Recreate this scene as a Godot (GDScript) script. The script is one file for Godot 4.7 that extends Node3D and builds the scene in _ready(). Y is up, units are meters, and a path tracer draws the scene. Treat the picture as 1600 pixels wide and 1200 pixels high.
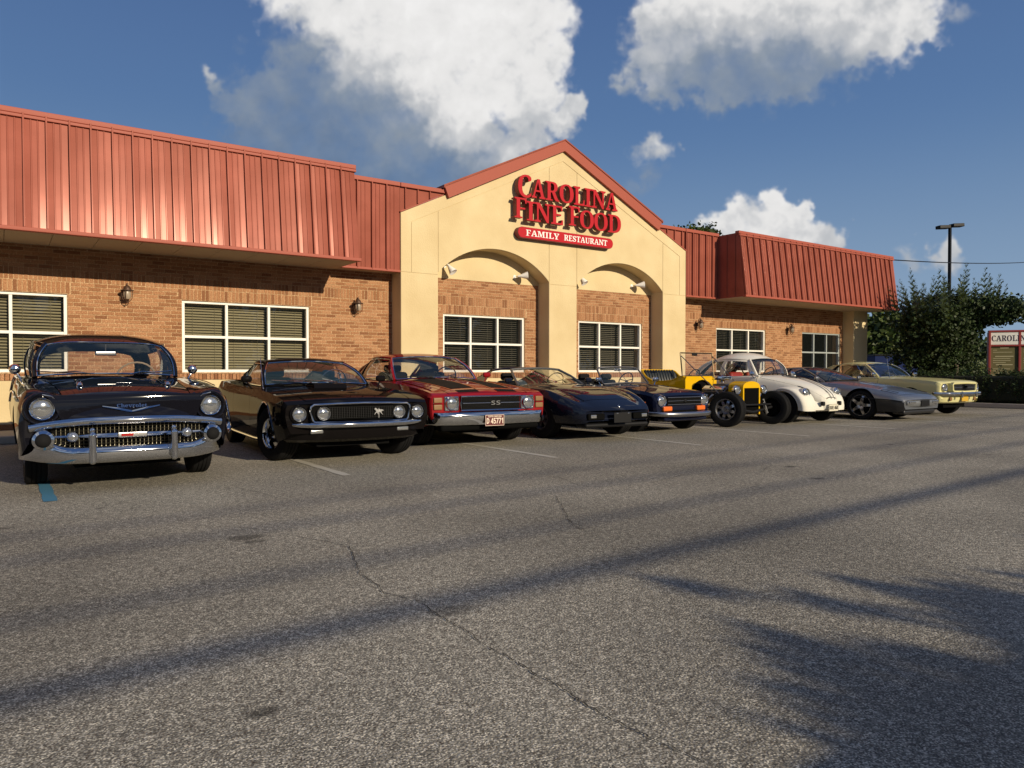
extends Node3D

const F := 1149.0
const EYE := 1.08
const TURN := 34.8
const SUN_TO := Vector3(0.165, 0.355, 1.0)
var rng := RandomNumberGenerator.new()

func _ready() -> void:
	rng.seed = 57
	# ---- camera
	var cam := Camera3D.new()
	cam.name = "camera"
	cam.fov = rad_to_deg(2.0 * atan(600.0 / F))
	cam.near = 0.05
	cam.far = 900.0
	cam.position = Vector3(0, EYE, 0)
	cam.rotation_degrees = Vector3(-0.95, -TURN, 0)
	add_child(cam)
	cam.current = true
	# ---- sky, sun, exposure
	var env := Environment.new()
	env.background_mode = Environment.BG_SKY
	var sky := Sky.new()
	var pano := PanoramaSkyMaterial.new()
	pano.panorama = make_sky()
	sky.sky_material = pano
	env.sky = sky
	env.background_energy_multiplier = 0.8
	env.tonemap_mode = Environment.TONE_MAPPER_LINEAR
	env.tonemap_exposure = 1.0
	env.sdfgi_enabled = true
	env.ssao_enabled = true
	env.ssil_enabled = true
	var we := WorldEnvironment.new()
	we.name = "world_environment"
	we.environment = env
	add_child(we)
	var sun := DirectionalLight3D.new()
	sun.name = "sun"
	sun.light_energy = 1.6
	sun.light_color = Color(1.0, 0.935, 0.82)
	sun.light_angular_distance = 0.4
	sun.shadow_enabled = true
	sun.look_at_from_position(SUN_TO * 50.0, Vector3.ZERO)
	add_child(sun)
	# ---- the place
	make_materials()
	build_ground()
	build_restaurant()
	build_sign()
	build_wall_lights()
	build_cars()
	build_surroundings()

func to_pixel(d: Vector3) -> Vector2:
	var c := cos(deg_to_rad(TURN))
	var s := sin(deg_to_rad(TURN))
	var z := s * d.x - c * d.z
	if z < 0.05: return Vector2(-9999, 0)
	return Vector2(800.0 + F * (c * d.x + s * d.z) / z, 581.0 - F * d.y / z)

func make_sky() -> ImageTexture:
	var wide := 4096
	var high := 2048
	var big := noise(FastNoiseLite.TYPE_SIMPLEX_SMOOTH, 0.016, 3, 5)
	var fine := noise(FastNoiseLite.TYPE_SIMPLEX_SMOOTH, 0.05, 9, 4)
	var puff := noise(FastNoiseLite.TYPE_CELLULAR, 0.03, 21, 3)
	puff.cellular_return_type = FastNoiseLite.RETURN_DISTANCE
	# clouds: x, y, radius, brightness, weight (where they stand in the sky of the photograph)
	var blobs: Array = []
	for b in ["470 -25 80 .95 1", "545 -15 105 1 1", "640 15 120 1.06 1.2", "745 20 120 1.06 1.2", "835 30 70 .99 1", "850 100 52 .95 1", "795 130 70 .98 1.1", "715 185 62 1.05 1.5", "680 120 60 1.0 1",
			"590 90 85 .88 .8", "560 150 75 .66 .6", "640 195 80 .76 .8", "845 175 45 .9 .8", "893 168 20 .9 .9", "906 180 14 .88 .7", "880 195 26 .84 .7", "800 235 30 .88 .8", "765 240 60 .74 .9", "835 215 40 .78 .8",
			"445 130 75 .55 .42", "395 165 60 .55 .4", "500 200 100 .50 .55", "333 116 16 .74 .7", "338 140 18 .66 .6", "350 165 26 .55 .4", "430 205 100 .42 .42", "560 240 120 .36 .65", "680 255 100 .42 .6", "480 75 60 .55 .35", "600 215 70 .6 .6"]:
		blobs.append(b.split_floats(" "))
	for b in ["1050 15 60 .92 1", "1120 5 90 .97 1.2", "1230 -5 110 .95 1.2", "1340 0 90 .95 1.2", "1410 25 60 .93 1", "1445 48 34 .88 .8", "1490 20 22 .7 .25", "1025 70 55 .80 .9", "1090 90 80 .62 1", "1180 95 90 .56 1", "1270 85 80 .60 .9",
			"1340 65 60 .80 .8", "1010 120 42 .70 .8", "962 138 22 .68 .6", "1040 150 24 .62 .6", "1120 130 50 .50 .5", "1230 130 40 .48 .3", "1395 65 40 .84 .7",
			"1022 226 24 .8 .7", "1000 236 20 .7 .45", "1018 284 30 .58 .3", "990 300 24 .55 .24", "1066 224 7 .7 .35",
			"1152 328 24 .97 1.2", "1128 350 28 .93 1", "1212 314 24 1.02 1.3", "1238 338 26 .99 1.2", "1185 356 44 .93 1.2", "1235 365 48 .92 1.2", "1285 372 28 .86 1", "1310 382 16 .8 .7", "1326 338 8 .72 .35", "1120 372 38 .86 1",
			"1412 392 16 .72 .35", "1472 388 18 .84 .8", "1464 405 22 .8 .8", "1488 410 18 .74 .5", "1425 412 20 .7 .4"]:
		blobs.append(b.split_floats(" "))
	var im := Image.create(wide, high, false, Image.FORMAT_RGBAF)
	im.fill(Color(0.10, 0.105, 0.09))
	var cl := noise(FastNoiseLite.TYPE_SIMPLEX_SMOOTH, 2.2, 40, 4)
	# whole sky, coarse: air that pales towards the horizon, loose clouds
	var cw := 512
	var coarse := Image.create(cw, 128, false, Image.FORMAT_RGBAF)
	for j in 128:
		var el := PI / 2 * (1.0 - (j + 0.5) / 128.0)
		for i in cw:
			var az := (i + 0.5) / cw * TAU
			var d := Vector3(sin(az) * cos(el), sin(el), -cos(az) * cos(el))
			var q := d / (d.y + 0.16)
			var f := cl.get_noise_3d(q.x, q.z, 0.0)
			var p := to_pixel(d)
			var a := smoothstep(0.08, 0.42, f) * smoothstep(0.02, 0.12, el)
			if p.x > -300 and p.x < 1900 and p.y > -300:
				a = 0.0
			var c := Color(0.86, 0.86, 0.87).lerp(Color(0.42, 0.47, 0.55), smoothstep(0.25, 0.6, f))
			coarse.set_pixel(i, j, air(el).lerp(c, a * 0.9))
	coarse.resize(wide, high / 2, Image.INTERPOLATE_CUBIC)
	im.blit_rect(coarse, Rect2i(0, 0, wide, high / 2), Vector2i.ZERO)
	# the part with the large clouds, fine
	for j in range(560, 1024):
		var el := PI / 2 - (j + 0.5) / high * PI
		for k in range(-60, 900):
			var i := posmod(k, wide)
			var az := (i + 0.5) / wide * TAU
			var d := Vector3(sin(az) * cos(el), sin(el), -cos(az) * cos(el))
			var p := to_pixel(d)
			if p.x < -40 or p.x > 1640 or p.y < -140: continue
			var n1 := big.get_noise_2d(p.x, p.y)
			var wx := p.x + 26.0 * big.get_noise_2d(p.x + 500, p.y) + 9.0 * fine.get_noise_2d(p.x, p.y + 900)
			var wy := p.y + 20.0 * big.get_noise_2d(p.x, p.y + 700) + 9.0 * fine.get_noise_2d(p.x + 300, p.y)
			var sum := 0.0
			var br := 0.0
			for b in blobs:
				var dx: float = (wx - b[0]) / (b[2] * 1.25)
				if absf(dx) > 1.0: continue
				var dy: float = (wy - b[1]) / (b[2] * 1.15)
				var e := 1.0 - dx * dx - dy * dy
				if e <= 0.0: continue
				e = e * e * b[4]
				sum += e
				br += e * b[3]
			if sum <= 0.0: continue
			br /= sum
			var n2 := fine.get_noise_2d(wx, wy)
			var n3 := puff.get_noise_2d(wx, wy)
			var f := sum + 0.30 * n1 + 0.10 * n2 - 0.16 * (n3 + 0.5)
			var a := smoothstep(0.02, 0.80, f)
			a = minf(a, (0.05 + br * 1.15) * lerpf(1.0 + 0.55 * n1, 1.0, smoothstep(0.55, 0.85, br)))
			var lit := clampf(br + (0.14 * (big.get_noise_2d(p.x + 8, p.y + 14) - n1) + 0.04 * n2 - 0.13 * (n3 + 0.55) + 0.10 * n1) * clampf(br, 0.4, 1.0), 0.0, 1.25)
			var c := Color(0.15, 0.22, 0.34).lerp(Color(0.33, 0.39, 0.47), smoothstep(0.3, 0.62, lit)).lerp(Color(0.64, 0.66, 0.69), smoothstep(0.58, 0.82, lit)).lerp(Color(1.0, 0.99, 0.98), smoothstep(0.78, 1.0, lit))
			if lit > 1.0: c = c * (1.0 + (lit - 1.0) * 0.6)
			var old := im.get_pixel(i, j)
			c = old.lerp(c, a)
			c.a = 1.0
			im.set_pixel(i, j, c)
	return ImageTexture.create_from_image(im)

func air(el: float) -> Color:
	var t := clampf(el / 0.62, 0.0, 1.0)
	var c := Color(0.33, 0.47, 0.64).lerp(Color(0.13, 0.25, 0.48), smoothstep(0.0, 0.55, t))
	return c.lerp(Color(0.075, 0.15, 0.36), smoothstep(0.35, 1.0, t))

# ---------------------------------------------------------------- geometry
class G:
	var v := PackedVector3Array()
	var w := PackedVector2Array()
	var t := Transform3D()
	func tri(a: Vector3, b: Vector3, c: Vector3, ua := Vector2.ZERO, ub := Vector2.ZERO, uc := Vector2.ZERO) -> void:
		if (b - a).cross(c - a).length_squared() < 1e-14:
			return
		v.append(t * a); v.append(t * b); v.append(t * c)
		w.append(ua); w.append(ub); w.append(uc)
	func quad(a: Vector3, b: Vector3, c: Vector3, d: Vector3) -> void:
		tri(a, b, c, Vector2(0, 0), Vector2(1, 0), Vector2(1, 1))
		tri(a, c, d, Vector2(0, 0), Vector2(1, 1), Vector2(0, 1))
	func box(c: Vector3, s: Vector3, ch := 0.0, b := Basis()) -> void:
		var h := s / 2.0
		if ch <= 0.0:
			var p: Array[Vector3] = []
			for i in 8:
				p.append(c + b * Vector3(h.x if i & 1 else -h.x, h.y if i & 2 else -h.y, h.z if i & 4 else -h.z))
			for f in [[4, 5, 7, 6], [1, 0, 2, 3], [5, 1, 3, 7], [0, 4, 6, 2], [6, 7, 3, 2], [0, 1, 5, 4]]:
				quad(p[f[0]], p[f[1]], p[f[2]], p[f[3]])
			return
		var o := t
		t = t * Transform3D(b, c)
		var r := minf(ch, minf(h.x, minf(h.y, h.z)) * 0.98)
		# rounded box: stacked rings of a rounded rectangle
		var rings: Array = []
		for k in 4:
			var a := PI / 2 * k / 3.0
			rings.append([-h.z + r - r * cos(a), r - r * sin(a)])
		for k in 4:
			var a := PI / 2 * (3 - k) / 3.0
			rings.append([h.z - r + r * cos(a), r - r * sin(a)])
		var rows: Array = []
		for q in rings:
			var ring := PackedVector3Array()
			for cx in 4:
				var sx: float = [1, -1, -1, 1][cx]
				var sy: float = [1, 1, -1, -1][cx]
				for k in 4:
					var a := PI / 2 * cx + PI / 2 * k / 3.0
					var rr: float = r - q[1]
					ring.append(Vector3(sx * (h.x - r) + rr * cos(a), sy * (h.y - r) + rr * sin(a), q[0]))
			rows.append(ring)
		grid(rows, true)
		fan(rows[0], true)
		fan(rows[-1], false)
		t = o
	func fan(ring: PackedVector3Array, flip := false) -> void:
		var c := Vector3.ZERO
		for p in ring: c += p
		c /= ring.size()
		for i in ring.size():
			var a := ring[i]
			var b := ring[(i + 1) % ring.size()]
			if flip: tri(c, b, a)
			else: tri(c, a, b)
	func grid(rows: Array, closed := false, flip := false) -> void:
		for i in rows.size() - 1:
			var a: PackedVector3Array = rows[i]
			var b: PackedVector3Array = rows[i + 1]
			var n := a.size()
			var m := maxf(1.0, rows.size() - 1.0)
			for j in (n if closed else n - 1):
				var k := (j + 1) % n
				var u0 := float(j) / (n - 1)
				var u1 := float(j + 1) / (n - 1)
				var w0 := i / m
				var w1 := (i + 1) / m
				if flip:
					tri(a[j], b[k], a[k], Vector2(u0, w0), Vector2(u1, w1), Vector2(u1, w0))
					tri(a[j], b[j], b[k], Vector2(u0, w0), Vector2(u0, w1), Vector2(u1, w1))
				else:
					tri(a[j], a[k], b[k], Vector2(u0, w0), Vector2(u1, w0), Vector2(u1, w1))
					tri(a[j], b[k], b[j], Vector2(u0, w0), Vector2(u1, w1), Vector2(u0, w1))
	func tube(pts: Array, r: Variant, n := 8, closed := false, caps := true, sx := 1.0, sy := 1.0) -> void:
		var rows: Array = []
		var m := pts.size()
		var up := Vector3.UP
		var last := Vector3.ZERO
		for i in m:
			var d: Vector3
			if closed: d = pts[(i + 1) % m] - pts[(i + m - 1) % m]
			else: d = pts[mini(i + 1, m - 1)] - pts[maxi(i - 1, 0)]
			d = d.normalized()
			if i == 0:
				up = Vector3.UP if absf(d.y) < 0.9 else Vector3.BACK
			var s := d.cross(up).normalized()
			if i > 0:
				s = (last - d * last.dot(d)).normalized()
			last = s
			var q := s.cross(d)
			var rr: float = r[i] if r is Array else r
			var ring := PackedVector3Array()
			for k in n:
				var a := TAU * k / n
				ring.append(pts[i] + s * cos(a) * rr * sx + q * sin(a) * rr * sy)
			rows.append(ring)
		if closed: rows.append(rows[0])
		grid(rows, true)
		if caps and not closed:
			fan(rows[0], true)
			fan(rows[-1], false)
	# profile: [r, h] pairs along the local +Z axis of basis
	func lathe(prof: Array, at: Vector3, axis: Vector3, n := 24, sq := 1.0) -> void:
		var z := axis.normalized()
		var x := (Vector3.UP if absf(z.y) < 0.9 else Vector3.RIGHT).cross(z).normalized()
		var y := z.cross(x)
		var rows: Array = []
		for p in prof:
			var ring := PackedVector3Array()
			for k in n:
				var a := TAU * k / n
				ring.append(at + x * cos(a) * p[0] + y * sin(a) * p[0] * sq + z * p[1])
			rows.append(ring)
		grid(rows, true)
	# polygon (in xy) extruded from z0 to z1
	func prism(poly: PackedVector2Array, z0: float, z1: float) -> void:
		var q := poly
		if Geometry2D.is_polygon_clockwise(q):
			q = q.duplicate()
			q.reverse()
		var ix := Geometry2D.triangulate_polygon(q)
		for i in range(0, ix.size(), 3):
			var a := q[ix[i]]
			var b := q[ix[i + 1]]
			var c := q[ix[i + 2]]
			if (b - a).cross(c - a) < 0:
				var s := b
				b = c
				c = s
			tri(Vector3(a.x, a.y, z1), Vector3(b.x, b.y, z1), Vector3(c.x, c.y, z1))
			tri(Vector3(a.x, a.y, z0), Vector3(c.x, c.y, z0), Vector3(b.x, b.y, z0))
		for i in q.size():
			var a := q[i]
			var b := q[(i + 1) % q.size()]
			quad(Vector3(a.x, a.y, z0), Vector3(b.x, b.y, z0), Vector3(b.x, b.y, z1), Vector3(a.x, a.y, z1))
	func sphere(c: Vector3, r: Vector3, n := 16) -> void:
		var rows: Array = []
		for i in n / 2 + 1:
			var a := PI * i / (n / 2)
			var ring := PackedVector3Array()
			for k in n:
				var b := TAU * k / n
				ring.append(c + Vector3(r.x * sin(a) * cos(b), -r.y * cos(a), -r.z * sin(a) * sin(b)))
			rows.append(ring)
		grid(rows, true)
	func mesh(crease := 38.0) -> ArrayMesh:
		var nf := v.size() / 3
		var fn := PackedVector3Array()
		fn.resize(nf)
		var at := {}
		var key: Array = []
		key.resize(v.size())
		for f in nf:
			var a := v[f * 3]
			fn[f] = (v[f * 3 + 1] - a).cross(v[f * 3 + 2] - a)
			for k in 3:
				var q := Vector3i((v[f * 3 + k] * 4000.0).round())
				key[f * 3 + k] = q
				if at.has(q): at[q].append(f)
				else: at[q] = PackedInt32Array([f])
		var lim := cos(deg_to_rad(crease))
		var nn := PackedVector3Array()
		var vv := PackedVector3Array()
		var uu := PackedVector2Array()
		nn.resize(v.size())
		vv.resize(v.size())
		uu.resize(v.size())
		var un := PackedVector3Array()
		un.resize(nf)
		for f in nf: un[f] = fn[f].normalized()
		for f in nf:
			for k in 3:
				var s := Vector3.ZERO
				for g in at[key[f * 3 + k]]:
					if un[g].dot(un[f]) > lim: s += fn[g]
				var o: int = f * 3 + [0, 2, 1][k]
				nn[o] = s.normalized()
				vv[o] = v[f * 3 + k]
				uu[o] = w[f * 3 + k]
		var m := ArrayMesh.new()
		if nf == 0: return m
		var arr := []
		arr.resize(Mesh.ARRAY_MAX)
		arr[Mesh.ARRAY_VERTEX] = vv
		arr[Mesh.ARRAY_NORMAL] = nn
		arr[Mesh.ARRAY_TEX_UV] = uu
		m.add_surface_from_arrays(Mesh.PRIMITIVE_TRIANGLES, arr)
		return m

# ---------------------------------------------------------------- scene helpers
var mats := {}

func lin(r: float, g: float, b: float) -> Color:
	return Color(r, g, b).linear_to_srgb()

func mat(key: String, c := Color.WHITE, rough := 0.6, metal := 0.0, opt := {}) -> StandardMaterial3D:
	if mats.has(key): return mats[key]
	var m := StandardMaterial3D.new()
	m.resource_name = key
	m.albedo_color = c
	m.roughness = rough
	m.metallic = metal
	for k in opt: m.set(k, opt[k])
	mats[key] = m
	return m

func glass(key: String, c: Color, a: float) -> StandardMaterial3D:
	c.a = a
	return mat(key, c, 0.0, 0.0, {"transparency": BaseMaterial3D.TRANSPARENCY_ALPHA})

func tag(o: Node3D, label := "", category := "", group := "", kind := "") -> Node3D:
	if label: o.set_meta("label", label)
	if category: o.set_meta("category", category)
	if group: o.set_meta("group", group)
	if kind: o.set_meta("kind", kind)
	return o

func thing(called: String, label: String, category: String, at := Vector3.ZERO, turn := 0.0, group := "") -> Node3D:
	var o := Node3D.new()
	o.name = called
	add_child(o, true)
	o.position = at
	o.rotation.y = turn
	return tag(o, label, category, group)

func put(called: String, m: Mesh, material: Material, parent: Node3D = self, at := Vector3.ZERO) -> MeshInstance3D:
	var o := MeshInstance3D.new()
	o.name = called
	o.mesh = m
	o.material_override = material
	o.position = at
	parent.add_child(o, true)
	return o

func obj(called: String, g: G, material: Material, parent: Node3D = self, crease := 38.0) -> MeshInstance3D:
	return put(called, g.mesh(crease), material, parent)

func empty(called: String, parent: Node3D) -> Node3D:
	var o := Node3D.new()
	o.name = called
	parent.add_child(o, true)
	return o

func V(x: float, y: float, z: float) -> Vector3:
	return Vector3(x, y, z)

func font_mesh(text: String, size: float, depth: float, bold := true, serif := true) -> TextMesh:
	var f := SystemFont.new()
	f.font_names = PackedStringArray(["Droid Serif" if serif else "Droid Sans"])
	f.font_weight = 700 if bold else 400
	var m := TextMesh.new()
	m.text = text
	m.font = f
	m.font_size = 64
	m.pixel_size = size / 64.0
	m.depth = depth
	m.curve_step = 2.0
	return m

func noise(kind: int, freq: float, seed_: int, oct := 3) -> FastNoiseLite:
	var n := FastNoiseLite.new()
	n.noise_type = kind
	n.frequency = freq
	n.seed = seed_
	n.fractal_type = FastNoiseLite.FRACTAL_FBM if oct > 1 else FastNoiseLite.FRACTAL_NONE
	n.fractal_octaves = oct
	return n

func noise_tex(n: FastNoiseLite, size: int, lo: Color, hi: Color, mid := -1.0) -> ImageTexture:
	var im := n.get_seamless_image(size, size, false, false, 0.2, true)
	im.convert(Image.FORMAT_L8)
	var d := im.get_data()
	var out := PackedByteArray()
	out.resize(d.size() * 3)
	var lut: Array[Vector3i] = []
	for i in 256:
		var c := lo.lerp(hi, i / 255.0)
		lut.append(Vector3i(int(c.r * 255), int(c.g * 255), int(c.b * 255)))
	for i in d.size():
		var c := lut[d[i]]
		out[i * 3] = c.x
		out[i * 3 + 1] = c.y
		out[i * 3 + 2] = c.z
	return ImageTexture.create_from_image(Image.create_from_data(size, size, false, Image.FORMAT_RGB8, out))

func world_tex(m: StandardMaterial3D, metres: float) -> void:
	m.uv1_triplanar = true
	m.uv1_world_triplanar = true
	m.uv1_scale = Vector3.ONE / metres

func spline(keys: Array, x: float) -> float:
	# keys [[x, y], ...] ascending: monotone-ish cubic
	var n := keys.size()
	if x <= keys[0][0]: return keys[0][1]
	if x >= keys[n - 1][0]: return keys[n - 1][1]
	var i := 0
	while keys[i + 1][0] < x: i += 1
	return herm(keys, i, x, 1)

func herm(keys: Array, i: int, x: float, c: int) -> float:
	var n := keys.size()
	var x0: float = keys[i][0]
	var x1: float = keys[i + 1][0]
	var h := x1 - x0
	var y0: float = keys[i][c]
	var y1: float = keys[i + 1][c]
	var s := (y1 - y0) / h
	var m0 := s
	var m1 := s
	if i > 0:
		var sp: float = (y0 - keys[i - 1][c]) / (x0 - keys[i - 1][0])
		m0 = 0.0 if sp * s <= 0 else 2.0 * sp * s / (sp + s)
	if i + 2 < n:
		var sn: float = (keys[i + 2][c] - y1) / (keys[i + 2][0] - x1)
		m1 = 0.0 if sn * s <= 0 else 2.0 * sn * s / (sn + s)
	var u := (x - x0) / h
	return y0 * (1 + 2 * u) * (1 - u) * (1 - u) + h * m0 * u * (1 - u) * (1 - u) + y1 * u * u * (3 - 2 * u) - h * m1 * u * u * (1 - u)

# ---------------------------------------------------------------- materials
func make_materials() -> void:
	var asphalt := mat("asphalt", Color.WHITE, 0.88, 0.0, {"metallic_specular": 0.4})
	asphalt.albedo_texture = asphalt_tex(2048)
	world_tex(asphalt, 2.5)
	asphalt.heightmap_enabled = true
	asphalt.heightmap_texture = noise_tex(noise(FastNoiseLite.TYPE_SIMPLEX, 0.16, 5, 3), 1024, Color.BLACK, Color.WHITE)
	asphalt.heightmap_scale = 0.25
	asphalt.detail_enabled = true
	asphalt.detail_blend_mode = BaseMaterial3D.BLEND_MODE_MUL
	asphalt.detail_uv_layer = BaseMaterial3D.DETAIL_UV_2
	asphalt.uv2_triplanar = true
	asphalt.uv2_world_triplanar = true
	asphalt.uv2_scale = Vector3.ONE / 19.0
	asphalt.detail_albedo = stain_tex(1024)
	var grain := noise_tex(noise(FastNoiseLite.TYPE_SIMPLEX, 0.05, 77, 4), 512, Color(0.62, 0.56, 0.5), Color(1, 1, 1))
	for k in 6:
		var c: Color = [lin(0.57, 0.30, 0.15), lin(0.53, 0.275, 0.135), lin(0.60, 0.33, 0.17), lin(0.42, 0.20, 0.088), lin(0.34, 0.15, 0.063), lin(0.50, 0.25, 0.115)][k]
		var b := mat("brick_%d" % k, c, 0.85)
		b.albedo_texture = grain
		world_tex(b, 0.6)
		b.heightmap_enabled = true
		b.heightmap_texture = grain
		b.heightmap_scale = 0.15
	var bm := mat("brick_mixed", Color.WHITE, 0.85, 0.0, {"vertex_color_use_as_albedo": true})
	bm.albedo_texture = grain
	world_tex(bm, 0.6)
	var mortar := mat("mortar", lin(0.74, 0.52, 0.31), 0.95)
	mortar.albedo_texture = grain
	world_tex(mortar, 0.9)
	var stucco := mat("stucco", lin(0.655, 0.535, 0.315), 0.9)
	var patch := noise(FastNoiseLite.TYPE_SIMPLEX_SMOOTH, 0.006, 31, 5)
	stucco.albedo_texture = noise_tex(patch, 512, Color(0.93, 0.91, 0.88), Color(1, 1, 1))
	world_tex(stucco, 4.0)
	stucco.heightmap_enabled = true
	stucco.heightmap_texture = noise_tex(noise(FastNoiseLite.TYPE_SIMPLEX, 0.14, 8, 3), 512, Color.BLACK, Color.WHITE)
	stucco.heightmap_scale = 0.22
	var paint_wear := noise_tex(patch, 512, Color(0.86, 0.84, 0.82), Color(1, 1, 1))
	for k in 3:
		var rm := mat("red_metal_%d" % k, [lin(0.34, 0.103, 0.072), lin(0.335, 0.101, 0.070), lin(0.345, 0.105, 0.074)][k], [0.22, 0.24, 0.20][k], 0.045, {"metallic_specular": 0.2})
		rm.albedo_texture = paint_wear
		world_tex(rm, 3.0)
	mat("red_trim", lin(0.33, 0.085, 0.056), 0.5, 0.0, {"metallic_specular": 0.3})
	mat("soffit", lin(0.42, 0.33, 0.22), 0.8)
	mat("white_frame", lin(0.78, 0.76, 0.70), 0.5)
	mat("grey_frame", lin(0.42, 0.46, 0.46), 0.4, 0.3)
	mat("blind_tan", lin(0.29, 0.255, 0.15), 0.7)
	mat("blind_dark", lin(0.20, 0.18, 0.13), 0.7)
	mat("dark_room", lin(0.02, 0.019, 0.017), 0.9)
	glass("window_glass", lin(0.05, 0.06, 0.06), 0.12)
	mat("concrete", lin(0.34, 0.30, 0.25), 0.9)
	mat("sign_red", lin(0.42, 0.014, 0.022), 0.5, 0.0, {"metallic_specular": 0.25})
	mat("sign_side", lin(0.16, 0.012, 0.018), 0.5)
	mat("white_paint", lin(0.8, 0.78, 0.74), 0.6)
	mat("bronze", lin(0.09, 0.05, 0.032), 0.5, 0.4)
	mat("lamp_glass", lin(0.32, 0.25, 0.18), 0.35)
	mat("black_plastic", lin(0.008, 0.008, 0.009), 0.5, 0.0, {"metallic_specular": 0.3})
	mat("rubber", lin(0.009, 0.009, 0.0095), 0.8, 0.0, {"metallic_specular": 0.25})
	mat("chrome", lin(0.62, 0.63, 0.65), 0.06, 1.0)
	mat("dull_chrome", lin(0.42, 0.42, 0.43), 0.28, 1.0)
	mat("steel_dark", lin(0.13, 0.13, 0.14), 0.4, 0.8)
	mat("under", lin(0.005, 0.005, 0.005), 0.9, 0.0, {"metallic_specular": 0.1})
	mat("interior_black", lin(0.009, 0.009, 0.010), 0.75, 0.0, {"metallic_specular": 0.2})
	mat("interior_red", lin(0.30, 0.012, 0.014), 0.6)
	mat("lamp_lens", lin(0.50, 0.51, 0.52), 0.10, 0.85)
	mat("amber", lin(0.62, 0.13, 0.02), 0.25)
	mat("amber_pale", lin(0.22, 0.12, 0.05), 0.3)
	mat("red_lens", lin(0.3, 0.01, 0.01), 0.2)
	glass("car_glass", lin(0.03, 0.05, 0.05), 0.14)
	glass("car_glass_tint", lin(0.012, 0.03, 0.05), 0.5)
	glass("car_glass_green", lin(0.03, 0.06, 0.04), 0.3)

func asphalt_tex(size: int) -> ImageTexture:
	var cell := noise(FastNoiseLite.TYPE_CELLULAR, 0.26, 4, 1)
	cell.cellular_return_type = FastNoiseLite.RETURN_CELL_VALUE
	var a := cell.get_seamless_image(size, size, false, false, 0.03, true)
	var b := noise(FastNoiseLite.TYPE_SIMPLEX, 0.02, 6, 4).get_seamless_image(size, size, false, false, 0.1, true)
	a.convert(Image.FORMAT_L8)
	b.convert(Image.FORMAT_L8)
	var da := a.get_data()
	var db := b.get_data()
	var lut := PackedByteArray()
	lut.resize(256 * 3)
	for i in 256:
		var x := i / 255.0
		var l := 0.09 + 0.27 * x + 0.44 * pow(x, 5.0)
		var c := lin(l * 1.09, l * 1.0, l * 0.80)
		if i % 23 == 0: c = lin(l * 1.15, l * 0.85, l * 0.62)
		lut[i * 3] = int(c.r * 255)
		lut[i * 3 + 1] = int(c.g * 255)
		lut[i * 3 + 2] = int(c.b * 255)
	var out := PackedByteArray()
	out.resize(size * size * 3)
	for i in size * size:
		var k := clampi(da[i] + (db[i] - 128) / 3, 0, 255) * 3
		var o := i * 3
		out[o] = lut[k]
		out[o + 1] = lut[k + 1]
		out[o + 2] = lut[k + 2]
	return ImageTexture.create_from_image(Image.create_from_data(size, size, false, Image.FORMAT_RGB8, out))

func stain_tex(size: int) -> ImageTexture:
	var n := noise(FastNoiseLite.TYPE_SIMPLEX_SMOOTH, 0.006, 15, 5)
	var im := n.get_seamless_image(size, size, false, false, 0.2, true)
	im.convert(Image.FORMAT_RGB8)
	var d := im.get_data()
	for i in d.size():
		d[i] = 190 + d[i] * 65 / 255
	im = Image.create_from_data(size, size, false, Image.FORMAT_RGB8, d)
	var r := RandomNumberGenerator.new()
	r.seed = 12
	for k in 90:      # oil drips and scuffs
		var c := Vector2(r.randf() * size, r.randf() * size)
		var rad := r.randf_range(1.5, 5.0) if k < 80 else r.randf_range(8.0, 20.0)
		var dark := r.randf_range(0.6, 0.9) if k < 80 else r.randf_range(0.93, 0.98)
		for y in range(int(-rad), int(rad) + 1):
			for x in range(int(-rad * 1.6), int(rad * 1.6) + 1):
				var e := Vector2(x / 1.6, y).length() / rad + 0.5 * n.get_noise_2d(x * 9.0 + k * 50, y * 9.0)
				if e < 1.0:
					var q := Vector2i(posmod(int(c.x) + x, size), posmod(int(c.y) + y, size))
					im.set_pixelv(q, im.get_pixelv(q) * lerpf(dark, 1.0, smoothstep(0.5, 1.0, e)))
	return ImageTexture.create_from_image(im)

# ---------------------------------------------------------------- ground
func sheet(called: String, x0: float, x1: float, z0: float, z1: float, y: float, m: Material) -> Node3D:
	var g := G.new()
	g.quad(V(x0, y, z1), V(x1, y, z1), V(x1, y, z0), V(x0, y, z0))
	return tag(obj(called, g, m), "", "", "", "structure")

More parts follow.
